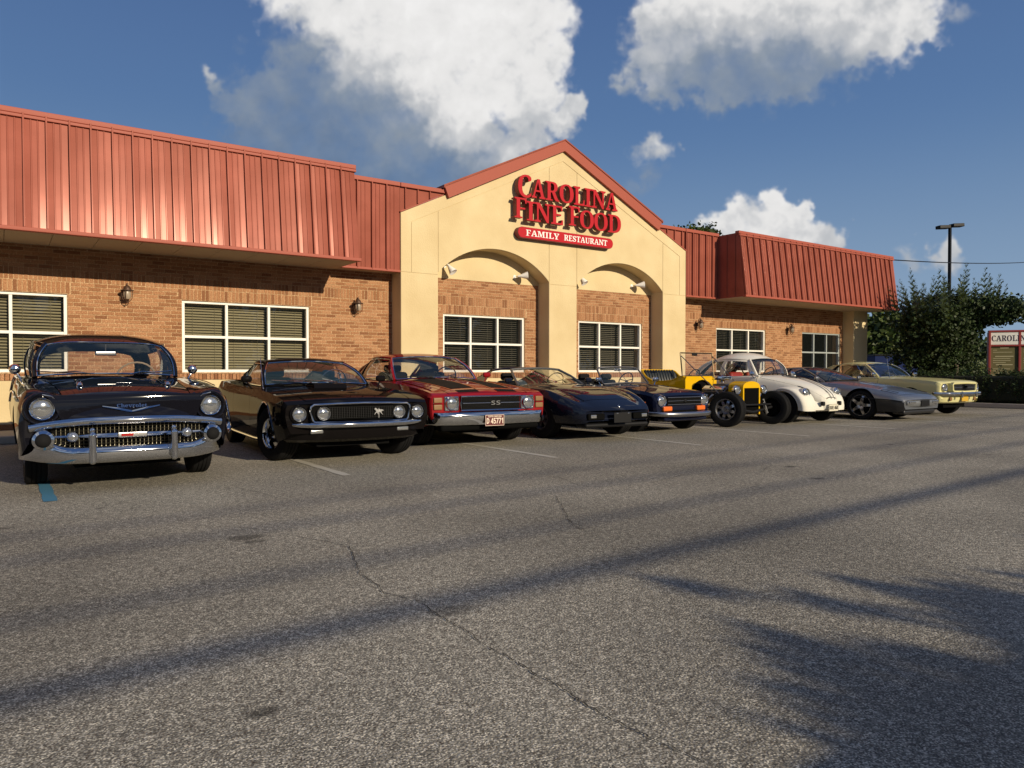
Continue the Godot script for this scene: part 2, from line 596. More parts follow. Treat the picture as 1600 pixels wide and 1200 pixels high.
func build_ground() -> void:
	sheet("parking_lot", -400, 400, -400, 400, 0.0, mats["asphalt"])
	var grass := mat("lawn", lin(0.07, 0.085, 0.028), 0.95)
	grass.albedo_texture = noise_tex(noise(FastNoiseLite.TYPE_SIMPLEX, 0.09, 2, 4), 512, Color(0.6, 0.62, 0.5), Color(1.2, 1.1, 0.9))
	world_tex(grass, 3.0)
	var g := G.new()
	g.box(V(31.2, 0.065, -6.0), V(13.6, 0.13, 34.0))
	tag(obj("grass_strip", g, grass), "", "", "", "structure")
	g = G.new()
	g.box(V(24.32, 0.07, -6.0), V(0.16, 0.14, 34.0), 0.02)
	tag(obj("kerb", g, mats["concrete"]), "", "", "", "structure")
	var pale := mat("street_pale", lin(0.30, 0.28, 0.24), 0.9)
	sheet("street", 38.2, 62.0, -80, 90, 0.008, pale)
	# pavement along the building
	g = G.new()
	g.box(V(6.6, 0.06, -13.93), V(38.0, 0.12, 1.34), 0.02)
	tag(obj("pavement", g, mats["concrete"]), "", "", "", "structure")
	# painted bay lines, worn
	var worn := mat("bay_paint", lin(0.42, 0.39, 0.33), 0.85)
	var blue := mat("bay_paint_blue", lin(0.035, 0.16, 0.26), 0.85)
	var xs := [0.33, 2.95, 5.72, 8.44, 11.12, 13.86, 16.6, 19.34, 22.08]
	for k in xs.size():
		g = G.new()
		g.t = Transform3D(Basis(), V(xs[k], 0.004, 0))
		var n := 26
		for i in n:
			var z0 := -12.8 + (5.55 if k > 0 else 5.6) * i / n
			var z1 := -12.8 + (5.55 if k > 0 else 5.6) * (i + 1) / n
			var w0 := 0.05 + 0.006 * sin(i * 2.3 + k)
			var w1 := 0.05 + 0.006 * sin((i + 1) * 2.3 + k)
			g.quad(V(-w0, 0, z0), V(-w1, 0, z1), V(w1, 0, z1), V(w0, 0, z0))
		var where: String = ["under the nose of the black chrome-laden sedan", "between the black sedan and the black coupe", "between the black coupe and the red coupe", "between the red coupe and the dark low sports car", "between the dark low sports car and the open roadster", "between the open roadster and the yellow hot rod", "left of the cream rounded car", "left of the silver wedge sports car", "left of the pale yellow coupe"][k]
		var l := tag(obj("bay_line", g, blue if k == 0 else worn), ("faded blue painted bay line " if k == 0 else "worn white painted bay line ") + where, "painted line", "painted parking bay lines")
		l.set_meta("kind", "structure")
	# cracks in the asphalt: thin dark seams
	var tar := mat("crack_dark", lin(0.018, 0.016, 0.014), 0.95)
	for c in [["1.60 -3.10", "1.58 -2.84", "1.585 -2.64", "1.56 -2.42", "1.565 -2.24", "1.555 -2.08", "1.56 -1.94", "1.54 -1.79", "1.545 -1.66", "1.56 -1.55", "1.57 -1.46", "1.59 -1.30"],
			["1.76 -4.29", "1.64 -3.91", "1.56 -3.65", "1.55 -3.41", "1.52 -3.28", "1.60 -3.10"], ["1.70 -7.12", "1.82 -6.94", "1.90 -6.59", "1.94 -6.17"],
			["3.96 -5.04", "3.64 -4.53", "3.37 -4.12", "3.24 -3.86", "3.37 -3.85"], ["4.70 -5.95", "4.48 -5.33", "4.60 -5.15", "5.05 -5.03"], ["1.0 -5.6", "1.4 -5.2", "1.64 -4.6", "1.76 -4.29"], ["5.05 -5.03", "5.9 -5.3", "6.6 -4.9", "7.4 -5.3"]]:
		g = G.new()
		var pts: Array[Vector3] = []
		for s in c:
			var q: PackedFloat64Array = s.split_floats(" ")
			pts.append(V(q[0], 0.005, q[1]))
		var fine: Array[Vector3] = []
		for i in pts.size() - 1:
			for k in 7:
				var p := pts[i].lerp(pts[i + 1], k / 7.0)
				fine.append(p + V(rng.randf_range(-0.007, 0.007), 0, rng.randf_range(-0.007, 0.007)))
		for i in fine.size() - 1:
			var s := (fine[i + 1] - fine[i]).normalized().cross(Vector3.UP) * rng.randf_range(0.0008, 0.0032)
			g.quad(fine[i] - s, fine[i + 1] - s, fine[i + 1] + s, fine[i] + s)
		tag(obj("asphalt_crack", g, tar), "", "", "", "structure")

# ---------------------------------------------------------------- restaurant
const WALL := -14.6
const FRONT := -14.15
var windows: Array = [[-1.46, 0.94, "blind_tan", 0.62], [2.75, 5.15, "blind_tan", 0.70], [8.25, 10.53, "blind_dark", 0.18], [12.24, 14.51, "blind_dark", 0.35], [17.60, 19.96, "blind_dark", 0.05], [21.91, 24.15, "", 0.0]]

func build_restaurant() -> void:
	var house := thing("restaurant_building", "long brick and cream stucco restaurant with red metal mansard roofs and a gabled front", "building", V(0, 0, 0))
	var x_end := 25.18
	# core of the wall: mortar, with openings
	var wall := empty("brick_wall", house)
	var g := G.new()
	var z0 := WALL - 0.30
	var zc := (z0 + WALL - 0.007) / 2
	var dz := (WALL - 0.007) - z0
	var edges: Array = [-8.0]
	for w in windows:
		edges.append(w[0]); edges.append(w[1])
	edges.append(x_end)
	for i in range(0, edges.size(), 2):
		var a: float = edges[i]
		var b: float = edges[i + 1]
		g.box(V((a + b) / 2, 2.2, zc), V(b - a, 2.3, dz))
	for w in windows:
		g.box(V((w[0] + w[1]) / 2, 2.875, zc), V(w[1] - w[0], 0.95, dz))
		g.box(V((w[0] + w[1]) / 2, 1.06, zc), V(w[1] - w[0], 0.02, dz))
	obj("mortar_bed", g, mats["mortar"], wall)
	lay_bricks(wall, x_end)
	# stucco below the sill course, base, inner room
	g = G.new()
	g.box(V((x_end - 8.0) / 2, 0.575, WALL - 0.15), V(x_end + 8.0, 0.71, 0.30))
	obj("stucco_wainscot", g, mats["stucco"], house)
	g = G.new()
	g.box(V((x_end - 8.0) / 2, 0.11, WALL - 0.12), V(x_end + 8.0, 0.22, 0.28))
	obj("base_course", g, mats["brick_4"], house)
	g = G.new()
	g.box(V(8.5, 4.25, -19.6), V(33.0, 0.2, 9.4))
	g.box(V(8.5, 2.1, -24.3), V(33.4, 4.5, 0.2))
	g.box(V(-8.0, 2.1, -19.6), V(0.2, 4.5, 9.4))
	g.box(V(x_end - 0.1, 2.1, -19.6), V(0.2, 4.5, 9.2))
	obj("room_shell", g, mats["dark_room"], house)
	g = G.new()
	g.box(V(8.5, 4.1, WALL - 0.2), V(33.3, 1.4, 0.2))
	obj("upper_wall", g, mats["red_trim"], house)
	for i in windows.size(): build_window(house, i)
	# mansards: slanting red panels, soffit below
	mansard(house, -8.0, 5.64, false)
	mansard(house, 17.16, 25.42, true)
	# flush panels between mansards and gable
	var flush := empty("flush_cladding", house)
	flush_panels(flush, 5.66, 6.965)
	flush_panels(flush, 15.76, 17.15)
	build_gable(house)
	for s: float in [-1.0, 1.0]:      # the cladding goes on above the coping up to the gable slope
		var xa: float = 11.36 + s * 4.385
		var xb: float = 11.36 + s * 2.98
		g = G.new()
		g.prism(PackedVector2Array([Vector2(xa, 4.488), Vector2(xa, 5.0), Vector2(xa - s * 1.08, 5.0)]), -14.6, -14.2)
		for k in 3:
			var xr: float = xa - s * (0.12 + k * 0.296)
			var yb: float = 4.50 + (0.12 + k * 0.296) * 0.474
			if yb < 4.94: g.box(V(xr, (yb + 4.99) / 2, -14.185), V(0.026, 4.99 - yb, 0.05))
		obj("metal_panel", g, mats["red_metal_1"], flush)
		g = G.new()
		g.box(V((xa + xb) / 2, 5.04, -14.2), V(absf(xa - xb), 0.09, 0.12), 0.01)
		obj("cladding_trim", g, mats["red_trim"], flush)
	g = G.new()
	g.box(V(24.74, 1.6, -14.41), V(0.88, 3.2, 0.42), 0.02)
	obj("corner_pilaster", g, mats["stucco"], house)

func clip_span(a: float, b: float, blocks: Array) -> Array:
	var out: Array = [[a, b]]
	for k in blocks:
		var nxt: Array = []
		for s in out:
			if k[1] <= s[0] or k[0] >= s[1]:
				nxt.append(s)
				continue
			if k[0] > s[0]: nxt.append([s[0], k[0]])
			if k[1] < s[1]: nxt.append([k[1], s[1]])
		out = nxt
	return out

func lay_bricks(wall: Node3D, x_end: float) -> void:
	var r := RandomNumberGenerator.new()
	r.seed = 808
	var course := 0.0677
	var list: Array = []     # [centre x, y, length, height]
	var tall: Array = []     # window heads
	for w in windows: tall.append([w[0] - 0.06, w[1] + 0.06])
	var piers: Array = [[6.99, 7.85], [10.95, 11.78], [14.86, 15.73], [24.32, 25.4]]
	for row in 32:
		var y0 := 1.055 + row * course
		var blocks: Array = piers.duplicate()
		if row < 20:
			for w in windows: blocks.append([w[0] - 0.008, w[1] + 0.008])
		elif row < 23: blocks.append_array(tall)
		elif row < 26: blocks.append([-99, 99])
		var x := -8.0 - (0.1015 if row % 2 else 0.0) + r.randf_range(-0.01, 0.01)
		while x < x_end:
			for s in clip_span(x, x + 0.190, blocks):
				if s[1] - s[0] > 0.03: list.append([(s[0] + s[1]) / 2, y0 + 0.0275, s[1] - s[0], 0.055])
			x += 0.2032
	for t in tall:
		var x: float = t[0]
		while x < t[1] - 0.04:
			list.append([x + 0.029, 2.409 + 0.0975, 0.055, 0.190])
			x += 0.0677
	var xs := -8.0
	while xs < x_end:
		for s in clip_span(xs, xs + 0.055, piers):
			if s[1] - s[0] > 0.03: list.append([(s[0] + s[1]) / 2, 2.612 + 0.0975, s[1] - s[0], 0.190])
		xs += 0.0677
	# sill course: bricks on edge
	xs = -8.0
	while xs < x_end:
		for s in clip_span(xs, xs + 0.058, piers):
			if s[1] - s[0] > 0.03: list.append([(s[0] + s[1]) / 2, 0.935 + 0.055, s[1] - s[0], 0.11])
		xs += 0.0677
	# the 300 that show largest and are not behind the cars become single bricks
	var near: Array = []
	for i in list.size():
		var b: Array = list[i]
		var shown: bool = b[0] > -0.05 and b[1] < 2.62 and (b[1] > 1.52 if b[0] < 2.75 else b[1] > 1.40) and b[0] < 6.9
		if shown: near.append([b[0] * b[0] + 213.0, i])
	near.sort_custom(func(p, q): return p[0] < q[0])
	var single := {}
	for k in mini(300, near.size()): single[near[k][1]] = true
	var box := BoxMesh.new()
	box.size = Vector3.ONE
	var rest: Array = []
	for i in list.size():
		var b: Array = list[i]
		var tone := r.randf()
		var k: int = r.randi() % 3 if tone < 0.50 else 5 if tone < 0.62 else 3 if tone < 0.92 else 4
		var proud := r.randf_range(-0.003, 0.002)
		var tr := Transform3D(Basis.from_scale(V(b[2], b[3], 0.035)), V(b[0], b[1], WALL - 0.0175 + proud + (0.006 if b[1] < 1.05 else 0.0)))
		if single.has(i):
			var o := put("brick", box, mats["brick_%d" % k], wall)
			o.transform = tr
		else:
			rest.append([tr, mats["brick_%d" % k].albedo_color.srgb_to_linear()])
	var mm := MultiMesh.new()
	mm.transform_format = MultiMesh.TRANSFORM_3D
	mm.use_colors = true
	mm.mesh = box
	mm.instance_count = rest.size()
	for i in rest.size():
		mm.set_instance_transform(i, rest[i][0])
		mm.set_instance_color(i, rest[i][1])
	var mi := MultiMeshInstance3D.new()
	mi.name = "brickwork"
	mi.multimesh = mm
	mi.material_override = mats["brick_mixed"]
	wall.add_child(mi, true)
	tag(mi, "", "", "", "stuff")

func build_window(house: Node3D, i: int) -> void:
	var w: Array = windows[i]
	var x0: float = w[0]
	var x1: float = w[1]
	var y0 := 1.07
	var y1 := 2.405
	var win := empty("window", house)
	var z := WALL - 0.085
	var fm: Material = mats["grey_frame"] if i == 5 else mats["white_frame"]
	var g := G.new()
	var t := 0.052
	g.box(V((x0 + x1) / 2, y1 - t / 2, z), V(x1 - x0, t, 0.09), 0.006)
	g.box(V((x0 + x1) / 2, y0 + t / 2, z), V(x1 - x0, t, 0.09), 0.006)
	for x in [x0 + t / 2, x1 - t / 2]:
		g.box(V(x, (y0 + y1) / 2, z), V(t, y1 - y0 - 2 * t, 0.09), 0.006)
	obj("frame", g, fm, win)
	var cols: Array = [x0 + t, lerpf(x0, x1, 1.0 / 3), lerpf(x0, x1, 2.0 / 3), x1 - t]
	for k in [1, 2]:
		g = G.new()
		g.box(V(cols[k], (y0 + y1) / 2, z - 0.005), V(0.05, y1 - y0 - 2 * t, 0.075), 0.006)
		obj("mullion", g, fm, win)
	g = G.new()
	g.box(V((x0 + x1) / 2, 1.735, z - 0.002), V(x1 - x0 - 2 * t, 0.05, 0.07), 0.006)
	obj("transom", g, fm, win)
	for k in 3:
		for m in 2:
			g = G.new()
			var ya: float = [y0 + t, 1.76][m]
			var yb: float = [1.71, y1 - t][m]
			var a: float = cols[k]
			var b: float = cols[k + 1]
			g.quad(V(a, ya, z - 0.012), V(b, ya, z - 0.012), V(b, yb, z - 0.012), V(a, yb, z - 0.012))
			obj("pane", g, mats["window_glass"], win)
	if w[2] == "": return
	for k in 3:
		g = G.new()
		var a: float = cols[k] + 0.02
		var b: float = cols[k + 1] - (0.05 if w[2] == "blind_dark" else 0.03)
		var y := y1 - 0.05
		g.box(V((a + b) / 2, y, z - 0.14), V(b - a, 0.05, 0.05))
		y -= 0.06
		var tilt: float = w[3] + rng.randf_range(-0.05, 0.05)
		while y > y0 + 0.04:
			g.box(V((a + b) / 2, y, z - 0.14), V(b - a, 0.0035, 0.05), 0.0, Basis(Vector3.RIGHT, tilt))
			y -= 0.0508
		g.tube([V(a + 0.15, y1 - 0.05, z - 0.112), V(a + 0.15, y0 + 0.04, z - 0.112)], 0.0025, 4)
		g.tube([V(b - 0.15, y1 - 0.05, z - 0.112), V(b - 0.15, y0 + 0.04, z - 0.112)], 0.0025, 4)
		tag(obj("blind", g, mats[w[2]], win), "", "", "", "stuff")

func metal_panel(wide: float, top: Vector2, bot: Vector2, bow: float) -> ArrayMesh:
	# a standing-seam panel; top and bot are (y, z)
	var g := G.new()
	var prof: Array = [[0, 0], [0, .048], [.004, .052], [.022, .052], [.026, .048], [.026, 0], [.034, 0], [.098, bow], [.104, .011 + bow], [.116, .011 + bow], [.122, bow], [.188, bow], [.194, .011 + bow], [.206, .011 + bow], [.212, bow], [wide - .008, 0], [wide, 0.0]]
	var d := Vector2(bot.x - top.x, bot.y - top.y)
	var n := Vector3(0, d.y, -d.x).normalized()
	var rows: Array = []
	for k in 7:
		var u := k / 6.0
		var ring := PackedVector3Array()
		for p in prof:
			ring.append(V(p[0], lerpf(top.x, bot.x, u), lerpf(top.y, bot.y, u)) + n * (p[1] + bow * 0.7 * sin(u * 7.0 + bow * 900.0)))
		rows.append(ring)
	g.grid(rows, false, true)
	return g.mesh(25.0)

func mansard(house: Node3D, x0: float, x1: float, left_end: bool) -> void:
	var roof := empty("mansard_roof", house)
	var top := Vector2(5.0, -13.46)
	var bot := Vector2(3.24, -13.235)
	var n := int(round((x1 - x0) / 0.296))
	var wide := (x1 - x0) / n
	var kinds: Array = []
	for k in 6: kinds.append(metal_panel(wide, top, bot, [0.0036, -0.0022, 0.0044, 0.0012, 0.0030, -0.0010][k]))
	for i in n:
		var o := put("metal_panel", kinds[rng.randi() % 6], mats["red_metal_%d" % (rng.randi() % 3)], roof, V(x0 + i * wide, 0, 0))
		if x0 < 0 and x0 + i * wide < 6: o.rotation.y = rng.randf_range(-0.0005, 0.0005)
	var g := G.new()
	g.box(V((x0 + x1) / 2, 5.03, -13.5), V(x1 - x0 + 0.06, 0.085, 0.14), 0.012)
	g.box(V((x0 + x1) / 2, 4.955, -13.448), V(x1 - x0 + 0.05, 0.05, 0.075), 0.008)
	obj("cap_trim", g, mats["red_trim"], roof)
	g = G.new()
	g.box(V((x0 + x1) / 2, 3.215, -13.235), V(x1 - x0 + 0.06, 0.06, 0.11), 0.01)
	obj("drip_trim", g, mats["red_trim"], roof)
	for s in [x0, x1]:
		g = G.new()
		var out := -1.0 if s == x0 else 1.0
		g.t = Transform3D(Basis(V(0, 0, 1), V(0, 1, 0), V(-1, 0, 0)), V(s + (0.0 if out > 0 else 0.015), 0, 0))
		g.prism(PackedVector2Array([Vector2(top.y - 0.005, 5.02), Vector2(bot.y - 0.01, 3.2), Vector2(-14.59, 3.2), Vector2(-14.59, 5.02)]), 0.0, 0.015)
		for k in 4:
			var zz := -14.45 + k * 0.29
			g.box(V(zz, 4.1, 0.02 if out < 0 else -0.005), V(0.022, 1.74, 0.03))
		obj("end_panel", g, mats["red_metal_1"], roof)
	# soffit: boards across the overhang
	var m := int(round((x1 - x0) / 0.61))
	var sw := (x1 - x0) / m
	g = G.new()
	g.box(V(sw / 2, 3.195, -13.93), V(sw - 0.006, 0.02, 1.3), 0.004)
	var sm := g.mesh()
	for i in m:
		put("soffit_panel", sm, mats["soffit"], roof, V(x0 + i * sw, 0, 0))
	g = G.new()
	g.box(V((x0 + x1) / 2, 5.0, -14.1), V(x1 - x0 - 0.04, 0.05, 1.1))
	g.quad(V(x0 + 0.02, 3.22, -13.262), V(x1 - 0.02, 3.22, -13.262), V(x1 - 0.02, 5.0, -13.488), V(x0 + 0.02, 5.0, -13.488))
	obj("roof_deck", g, mats["red_trim"], roof)

func flush_panels(parent: Node3D, x0: float, x1: float, z := -14.19) -> void:
	var n := int(round((x1 - x0) / 0.296))
	var wide := (x1 - x0) / n
	var p := metal_panel(wide, Vector2(5.0, z), Vector2(3.22, z), 0.001)
	for i in n:
		put("metal_panel", p, mats["red_metal_%d" % (i % 3)], parent, V(x0 + i * wide, 0, 0))
	var g := G.new()
	var xc := (x0 + x1) / 2
	g.box(V(xc, 5.04, z - 0.01), V(x1 - x0, 0.09, 0.12), 0.01)
	g.box(V(xc, 3.21, z + 0.005), V(x1 - x0, 0.05, 0.07), 0.008)
	g.box(V(xc, 4.1, z - 0.17), V(x1 - x0, 1.78, 0.3))
	obj("cladding_trim", g, mats["red_trim"], parent)
	if z < -14.5: return
	g = G.new()
	g.box(V(xc, 3.2, -14.42), V(x1 - x0, 0.012, 0.36))
	obj("soffit_panel", g, mats["soffit"], parent)

func shrink(p: PackedVector2Array, d: float) -> PackedVector2Array:
	var r := Geometry2D.offset_polygon(p, -d, Geometry2D.JOIN_MITER)
	return r[0] if r.size() else p

func rect2(x0: float, y0: float, x1: float, y1: float) -> PackedVector2Array:
	return PackedVector2Array([Vector2(x0, y0), Vector2(x1, y0), Vector2(x1, y1), Vector2(x0, y1)])

func build_gable(house: Node3D) -> void:
	var gable := empty("gable_front", house)
	var xl := 6.97
	var xr := 15.75
	var xm := 11.36
	var peak := 6.53
	var eave := 4.45
	var outline := PackedVector2Array([Vector2(xl, 0.02), Vector2(xr, 0.02), Vector2(xr, eave), Vector2(xm, peak), Vector2(xl, eave)])
	var arches: Array = []
	for a in [[7.87, 10.93], [11.8, 14.84]]:
		var c: float = (a[0] + a[1]) / 2
		var half: float = (a[1] - a[0]) / 2
		var rise := 0.65
		var rad := (half * half + rise * rise) / (2 * rise)
		var p := PackedVector2Array([Vector2(a[0], -0.5), Vector2(a[1], -0.5)])
		for k in 25:
			var x := lerpf(a[1], a[0], k / 24.0)
			p.append(Vector2(x, 3.25 - (rad - rise) + sqrt(rad * rad - (x - c) * (x - c))))
		arches.append(p)
	var cut := func(p: PackedVector2Array) -> Array:
		var out: Array = [p]
		for a in arches:
			var nxt: Array = []
			for q in out: nxt.append_array(Geometry2D.clip_polygons(q, a))
			out = nxt
		return out
	# core, 10 mm behind the panels
	for q in cut.call(outline):
		var g := G.new()
		g.prism(shrink(q, 0.002), WALL - 0.2, FRONT - 0.011)
		obj("gable_core", g, mats["stucco"], gable)
	# panels between the control joints
	var slope := (peak - eave) / (xm - xl)
	var inner := PackedVector2Array([Vector2(xl + 0.25, 3.2), Vector2(xr - 0.25, 3.2), Vector2(xr - 0.25, eave - 0.17), Vector2(xm, peak - 0.30), Vector2(xl + 0.25, eave - 0.17)])
	var pieces: Array = []
	pieces.append(rect2(xl, 0.02, 7.87, 3.2))
	pieces.append(rect2(10.93, 0.02, 11.8, 3.2))
	pieces.append(rect2(14.84, 0.02, xr, 3.2))
	var border := Geometry2D.clip_polygons(PackedVector2Array([Vector2(xl, 3.2), Vector2(xr, 3.2), Vector2(xr, eave), Vector2(xm, peak), Vector2(xl, eave)]), inner)
	for q in border: pieces.append(q)
	var xs := [xl, 7.87, 10.93, 11.8, 14.84, xr]
	for k in 5:
		for q in Geometry2D.intersect_polygons(inner, rect2(xs[k], 3.2, xs[k + 1], 9)): pieces.append(q)
	for q in pieces:
		for c in cut.call(q):
			var g := G.new()
			g.prism(shrink(c, 0.006), FRONT - 0.011, FRONT)
			obj("stucco_panel", g, mats["stucco"], gable)
	# tympanum above the brick inside each arch
	for a in [[7.87, 10.93], [11.8, 14.84]]:
		var g := G.new()
		g.box(V((a[0] + a[1]) / 2, 3.62, WALL - 0.05), V(a[1] - a[0] - 0.006, 0.84, 0.12))
		obj("arch_field", g, mats["stucco"], gable)
	# red metal rakes and the roof behind
	for s: float in [-1.0, 1.0]:
		var g := G.new()
		var x_low: float = xm + s * 3.36
		var y_low: float = peak - slope * 3.36
		var p := PackedVector2Array([Vector2(xm, peak - 0.06), Vector2(xm, peak + 0.19), Vector2(x_low, y_low + 0.19), Vector2(x_low - s * 0.10, y_low - 0.045)])
		g.prism(p, -14.5, FRONT + 0.08)
		obj("rake_roof", g, mats["red_trim"], gable)
		g = G.new()
		var q := PackedVector2Array([Vector2(xm, peak + 0.192), Vector2(xm, peak + 0.225), Vector2(x_low + s * 0.03, y_low + 0.225), Vector2(x_low + s * 0.03, y_low + 0.16), Vector2(x_low + s * 0.003, y_low + 0.16), Vector2(x_low + s * 0.003, y_low + 0.192)])
		g.prism(q, -14.52, FRONT + 0.10)
		obj("ridge_trim", g, mats["red_metal_1"], gable)
		g = G.new()
		var x_e: float = xm + s * (xr - xm)
		g.prism(PackedVector2Array([Vector2(x_low, y_low + 0.003), Vector2(x_low, y_low + 0.03), Vector2(x_e + s * 0.01, eave + 0.03), Vector2(x_e + s * 0.01, eave + 0.003)]), -14.9, FRONT + 0.012)
		obj("coping", g, mats["red_trim"], gable)

# ---------------------------------------------------------------- sign
func build_sign() -> void:
	var sign_ := thing("restaurant_sign", "raised red channel letters reading Carolina Fine Food above a red lozenge on the gable", "sign", V(0, 0, FRONT))
	sign_word(sign_, "CAROLINA", 9.86, 12.98, 5.17, 0.45, 0.53)
	sign_word(sign_, "FINE FOOD", 9.76, 13.10, 4.62, 0.45, 0.47)
	var pill := PackedVector2Array()
	for k in 13:
		var a := PI / 2 + PI * k / 12.0
		pill.append(Vector2(10.02 + 0.13 * cos(a), 4.34 + 0.13 * sin(a)))
	for k in 13:
		var a := -PI / 2 + PI * k / 12.0
		pill.append(Vector2(12.74 + 0.13 * cos(a), 4.34 + 0.13 * sin(a)))
	var g := G.new()
	g.prism(pill, 0.004, 0.15)
	var box := obj("lozenge_box", g, mats["sign_side"], sign_)
	g = G.new()
	g.prism(shrink(pill, 0.008), 0.15, 0.162)
	obj("lozenge_face", g, mats["sign_red"], box)
	lettering(box, "FAMILY", 10.12, 11.11, 4.27, 0.14, V(0, 0, 0.163), mats["white_paint"])
	lettering(box, "RESTAURANT", 11.26, 12.66, 4.27, 0.14, V(0, 0, 0.163), mats["white_paint"])

func letter_width(c: String) -> float:
	return {"C": 0.69, "A": 0.73, "R": 0.75, "O": 0.79, "L": 0.62, "I": 0.40, "N": 0.83, "F": 0.60, "E": 0.64, "D": 0.79, " ": 0.30}.get(c, 0.7)

func sign_word(parent: Node3D, text: String, x0: float, x1: float, y: float, tall: float, first: float) -> void:
	var total := 0.0
	for c in text: total += letter_width(c)
	var x := x0
	for i in text.length():
		var c := text[i]
		var w := letter_width(c) / total * (x1 - x0)
		if c != " ":
			var h: float = first if i == 0 or (i > 0 and text[i - 1] == " ") else tall
			var m := font_mesh(c, 1.0, 0.02)
			var bb := m.get_aabb()
			var o := put("letter_" + c.to_lower(), m, mats["sign_red"], parent)
			var sx := (w * 0.97) / bb.size.x
			var sy := h / bb.size.y
			var cy := bb.position.y + bb.size.y / 2
			o.scale = V(sx, sy, 1)
			o.position = V(x + w / 2 - (bb.position.x + bb.size.x / 2) * sx, y + tall - h * 0.5 - cy * sy + (0.05 if h > tall else 0.0), 0.20)
			var back := put("letter_return", font_mesh(c, 1.0, 0.12), mats["sign_side"], o)
			back.scale = V(0.985, 0.985, 1)
			back.position = V(bb.get_center().x * 0.015, bb.get_center().y * 0.015, -0.0702)
			var st := G.new()
			st.box(V(x + w * 0.5, y + tall * 0.8, 0.07), V(0.02, 0.02, 0.14))
			st.box(V(x + w * 0.5, y + tall * 0.2, 0.07), V(0.02, 0.02, 0.14))
			tag(obj("standoff", st, mats["sign_side"], parent), "", "", "", "stuff")
		x += w

func lettering(parent: Node3D, text: String, x0: float, x1: float, y: float, tall: float, at: Vector3, m: Material, serif := true, bold := true) -> MeshInstance3D:
	var t := font_mesh(text, 1.0, 0.03, bold, serif)
	var bb := t.get_aabb()
	var sx := (x1 - x0) / bb.size.x
	var sy := tall / bb.size.y
	var o := put("lettering", t, m, parent)
	o.scale = V(sx, sy, 0.2)
	o.position = at + V(x0 - bb.position.x * sx, y - bb.position.y * sy, 0)
	return o

# ---------------------------------------------------------------- lights on the wall
func build_wall_lights() -> void:
	var where := ["left of the three-pane window, above the black sedan", "beside the left gable pillar, above the red coupe", "right of the gable, above the yellow hot rod", "between the two right-hand windows, above the cream rounded car"]
	var xs := [1.83, 6.13, 16.72, 21.1]
	for k in 4:
		var t := thing("wall_lantern", "bronze caged wall lantern " + where[k], "wall lantern", V(xs[k], 2.3, WALL), 0.0, "wall lanterns on the brick")
		var g := G.new()
		g.lathe([[0, 0.03], [0.035, 0.028], [0.05, 0.02], [0.055, 0.0]], V(0, 0.16, 0.0), Vector3.BACK, 14)
		g.tube([V(0, 0.16, 0.02), V(0, 0.2, 0.05), V(0, 0.29, 0.07), V(0, 0.325, 0.12), V(0, 0.30, 0.16)], 0.011, 6)
		obj("bracket", g, mats["bronze"], t)
		g = G.new()
		g.lathe([[0.0, 0.335], [0.012, 0.33], [0.014, 0.30], [0.045, 0.275], [0.06, 0.24], [0.062, 0.225], [0.105, 0.212], [0.108, 0.20], [0.062, 0.198]], V(0, 0, 0.16), Vector3.UP, 20)
		obj("cap", g, mats["bronze"], t)
		g = G.new()
		g.lathe([[0.055, 0.20], [0.066, 0.16], [0.064, 0.10], [0.045, 0.055], [0.0, 0.04]], V(0, 0, 0.16), Vector3.UP, 16)
		obj("lamp_globe", g, mats["lamp_glass"], t)
		g = G.new()
		for q in 4:
			var a := TAU * q / 4 + 0.4
			var pts: Array[Vector3] = []
			for p in [[0.085, 0.2], [0.088, 0.12], [0.075, 0.06], [0.04, 0.015], [0.0, 0.0]]:
				pts.append(V(p[0] * cos(a), p[1], 0.16 + p[0] * sin(a)))
			g.tube(pts, 0.0055, 5)
		g.lathe([[0.0, -0.02], [0.014, -0.01], [0.014, 0.005], [0, 0.015]], V(0, 0, 0.16), Vector3.UP, 8)
		obj("cage", g, mats["bronze"], t)
	var cone_at := [V(8.30, 3.40, -14.36), V(10.30, 3.38, -14.36), V(12.16, 3.42, -14.36), V(14.18, 3.42, -14.36)]
	var cone_to := [V(0.32, -0.75, 0.5), V(0.85, 0.10, 0.5), V(0.25, -0.8, 0.5), V(0.85, 0.08, 0.5)]
	var at_text := ["left foot of the left arch", "right foot of the left arch", "left foot of the right arch", "right foot of the right arch"]
	for k in 4:
		var t := thing("cone_floodlight", "small white cone floodlight fixed at the " + at_text[k], "floodlight", cone_at[k], 0.0, "cone floodlights in the arches")
		var d: Vector3 = cone_to[k].normalized()
		var g := G.new()
		g.lathe([[0.0, -0.13], [0.02, -0.125], [0.035, -0.06], [0.09, 0.10], [0.095, 0.12], [0.085, 0.12], [0.0, 0.09]], Vector3.ZERO, d, 18)
		obj("lamp_shade", g, mats["white_paint"], t)
		g = G.new()
		g.tube([-d * 0.10, -d * 0.10 + V(0, 0.0, -0.12)], 0.012, 6)
		g.lathe([[0, 0.02], [0.045, 0.018], [0.05, 0]], V(-d.x * 0.1, -d.y * 0.1, -0.235), Vector3.BACK, 12)
		obj("mount", g, mats["white_paint"], t)

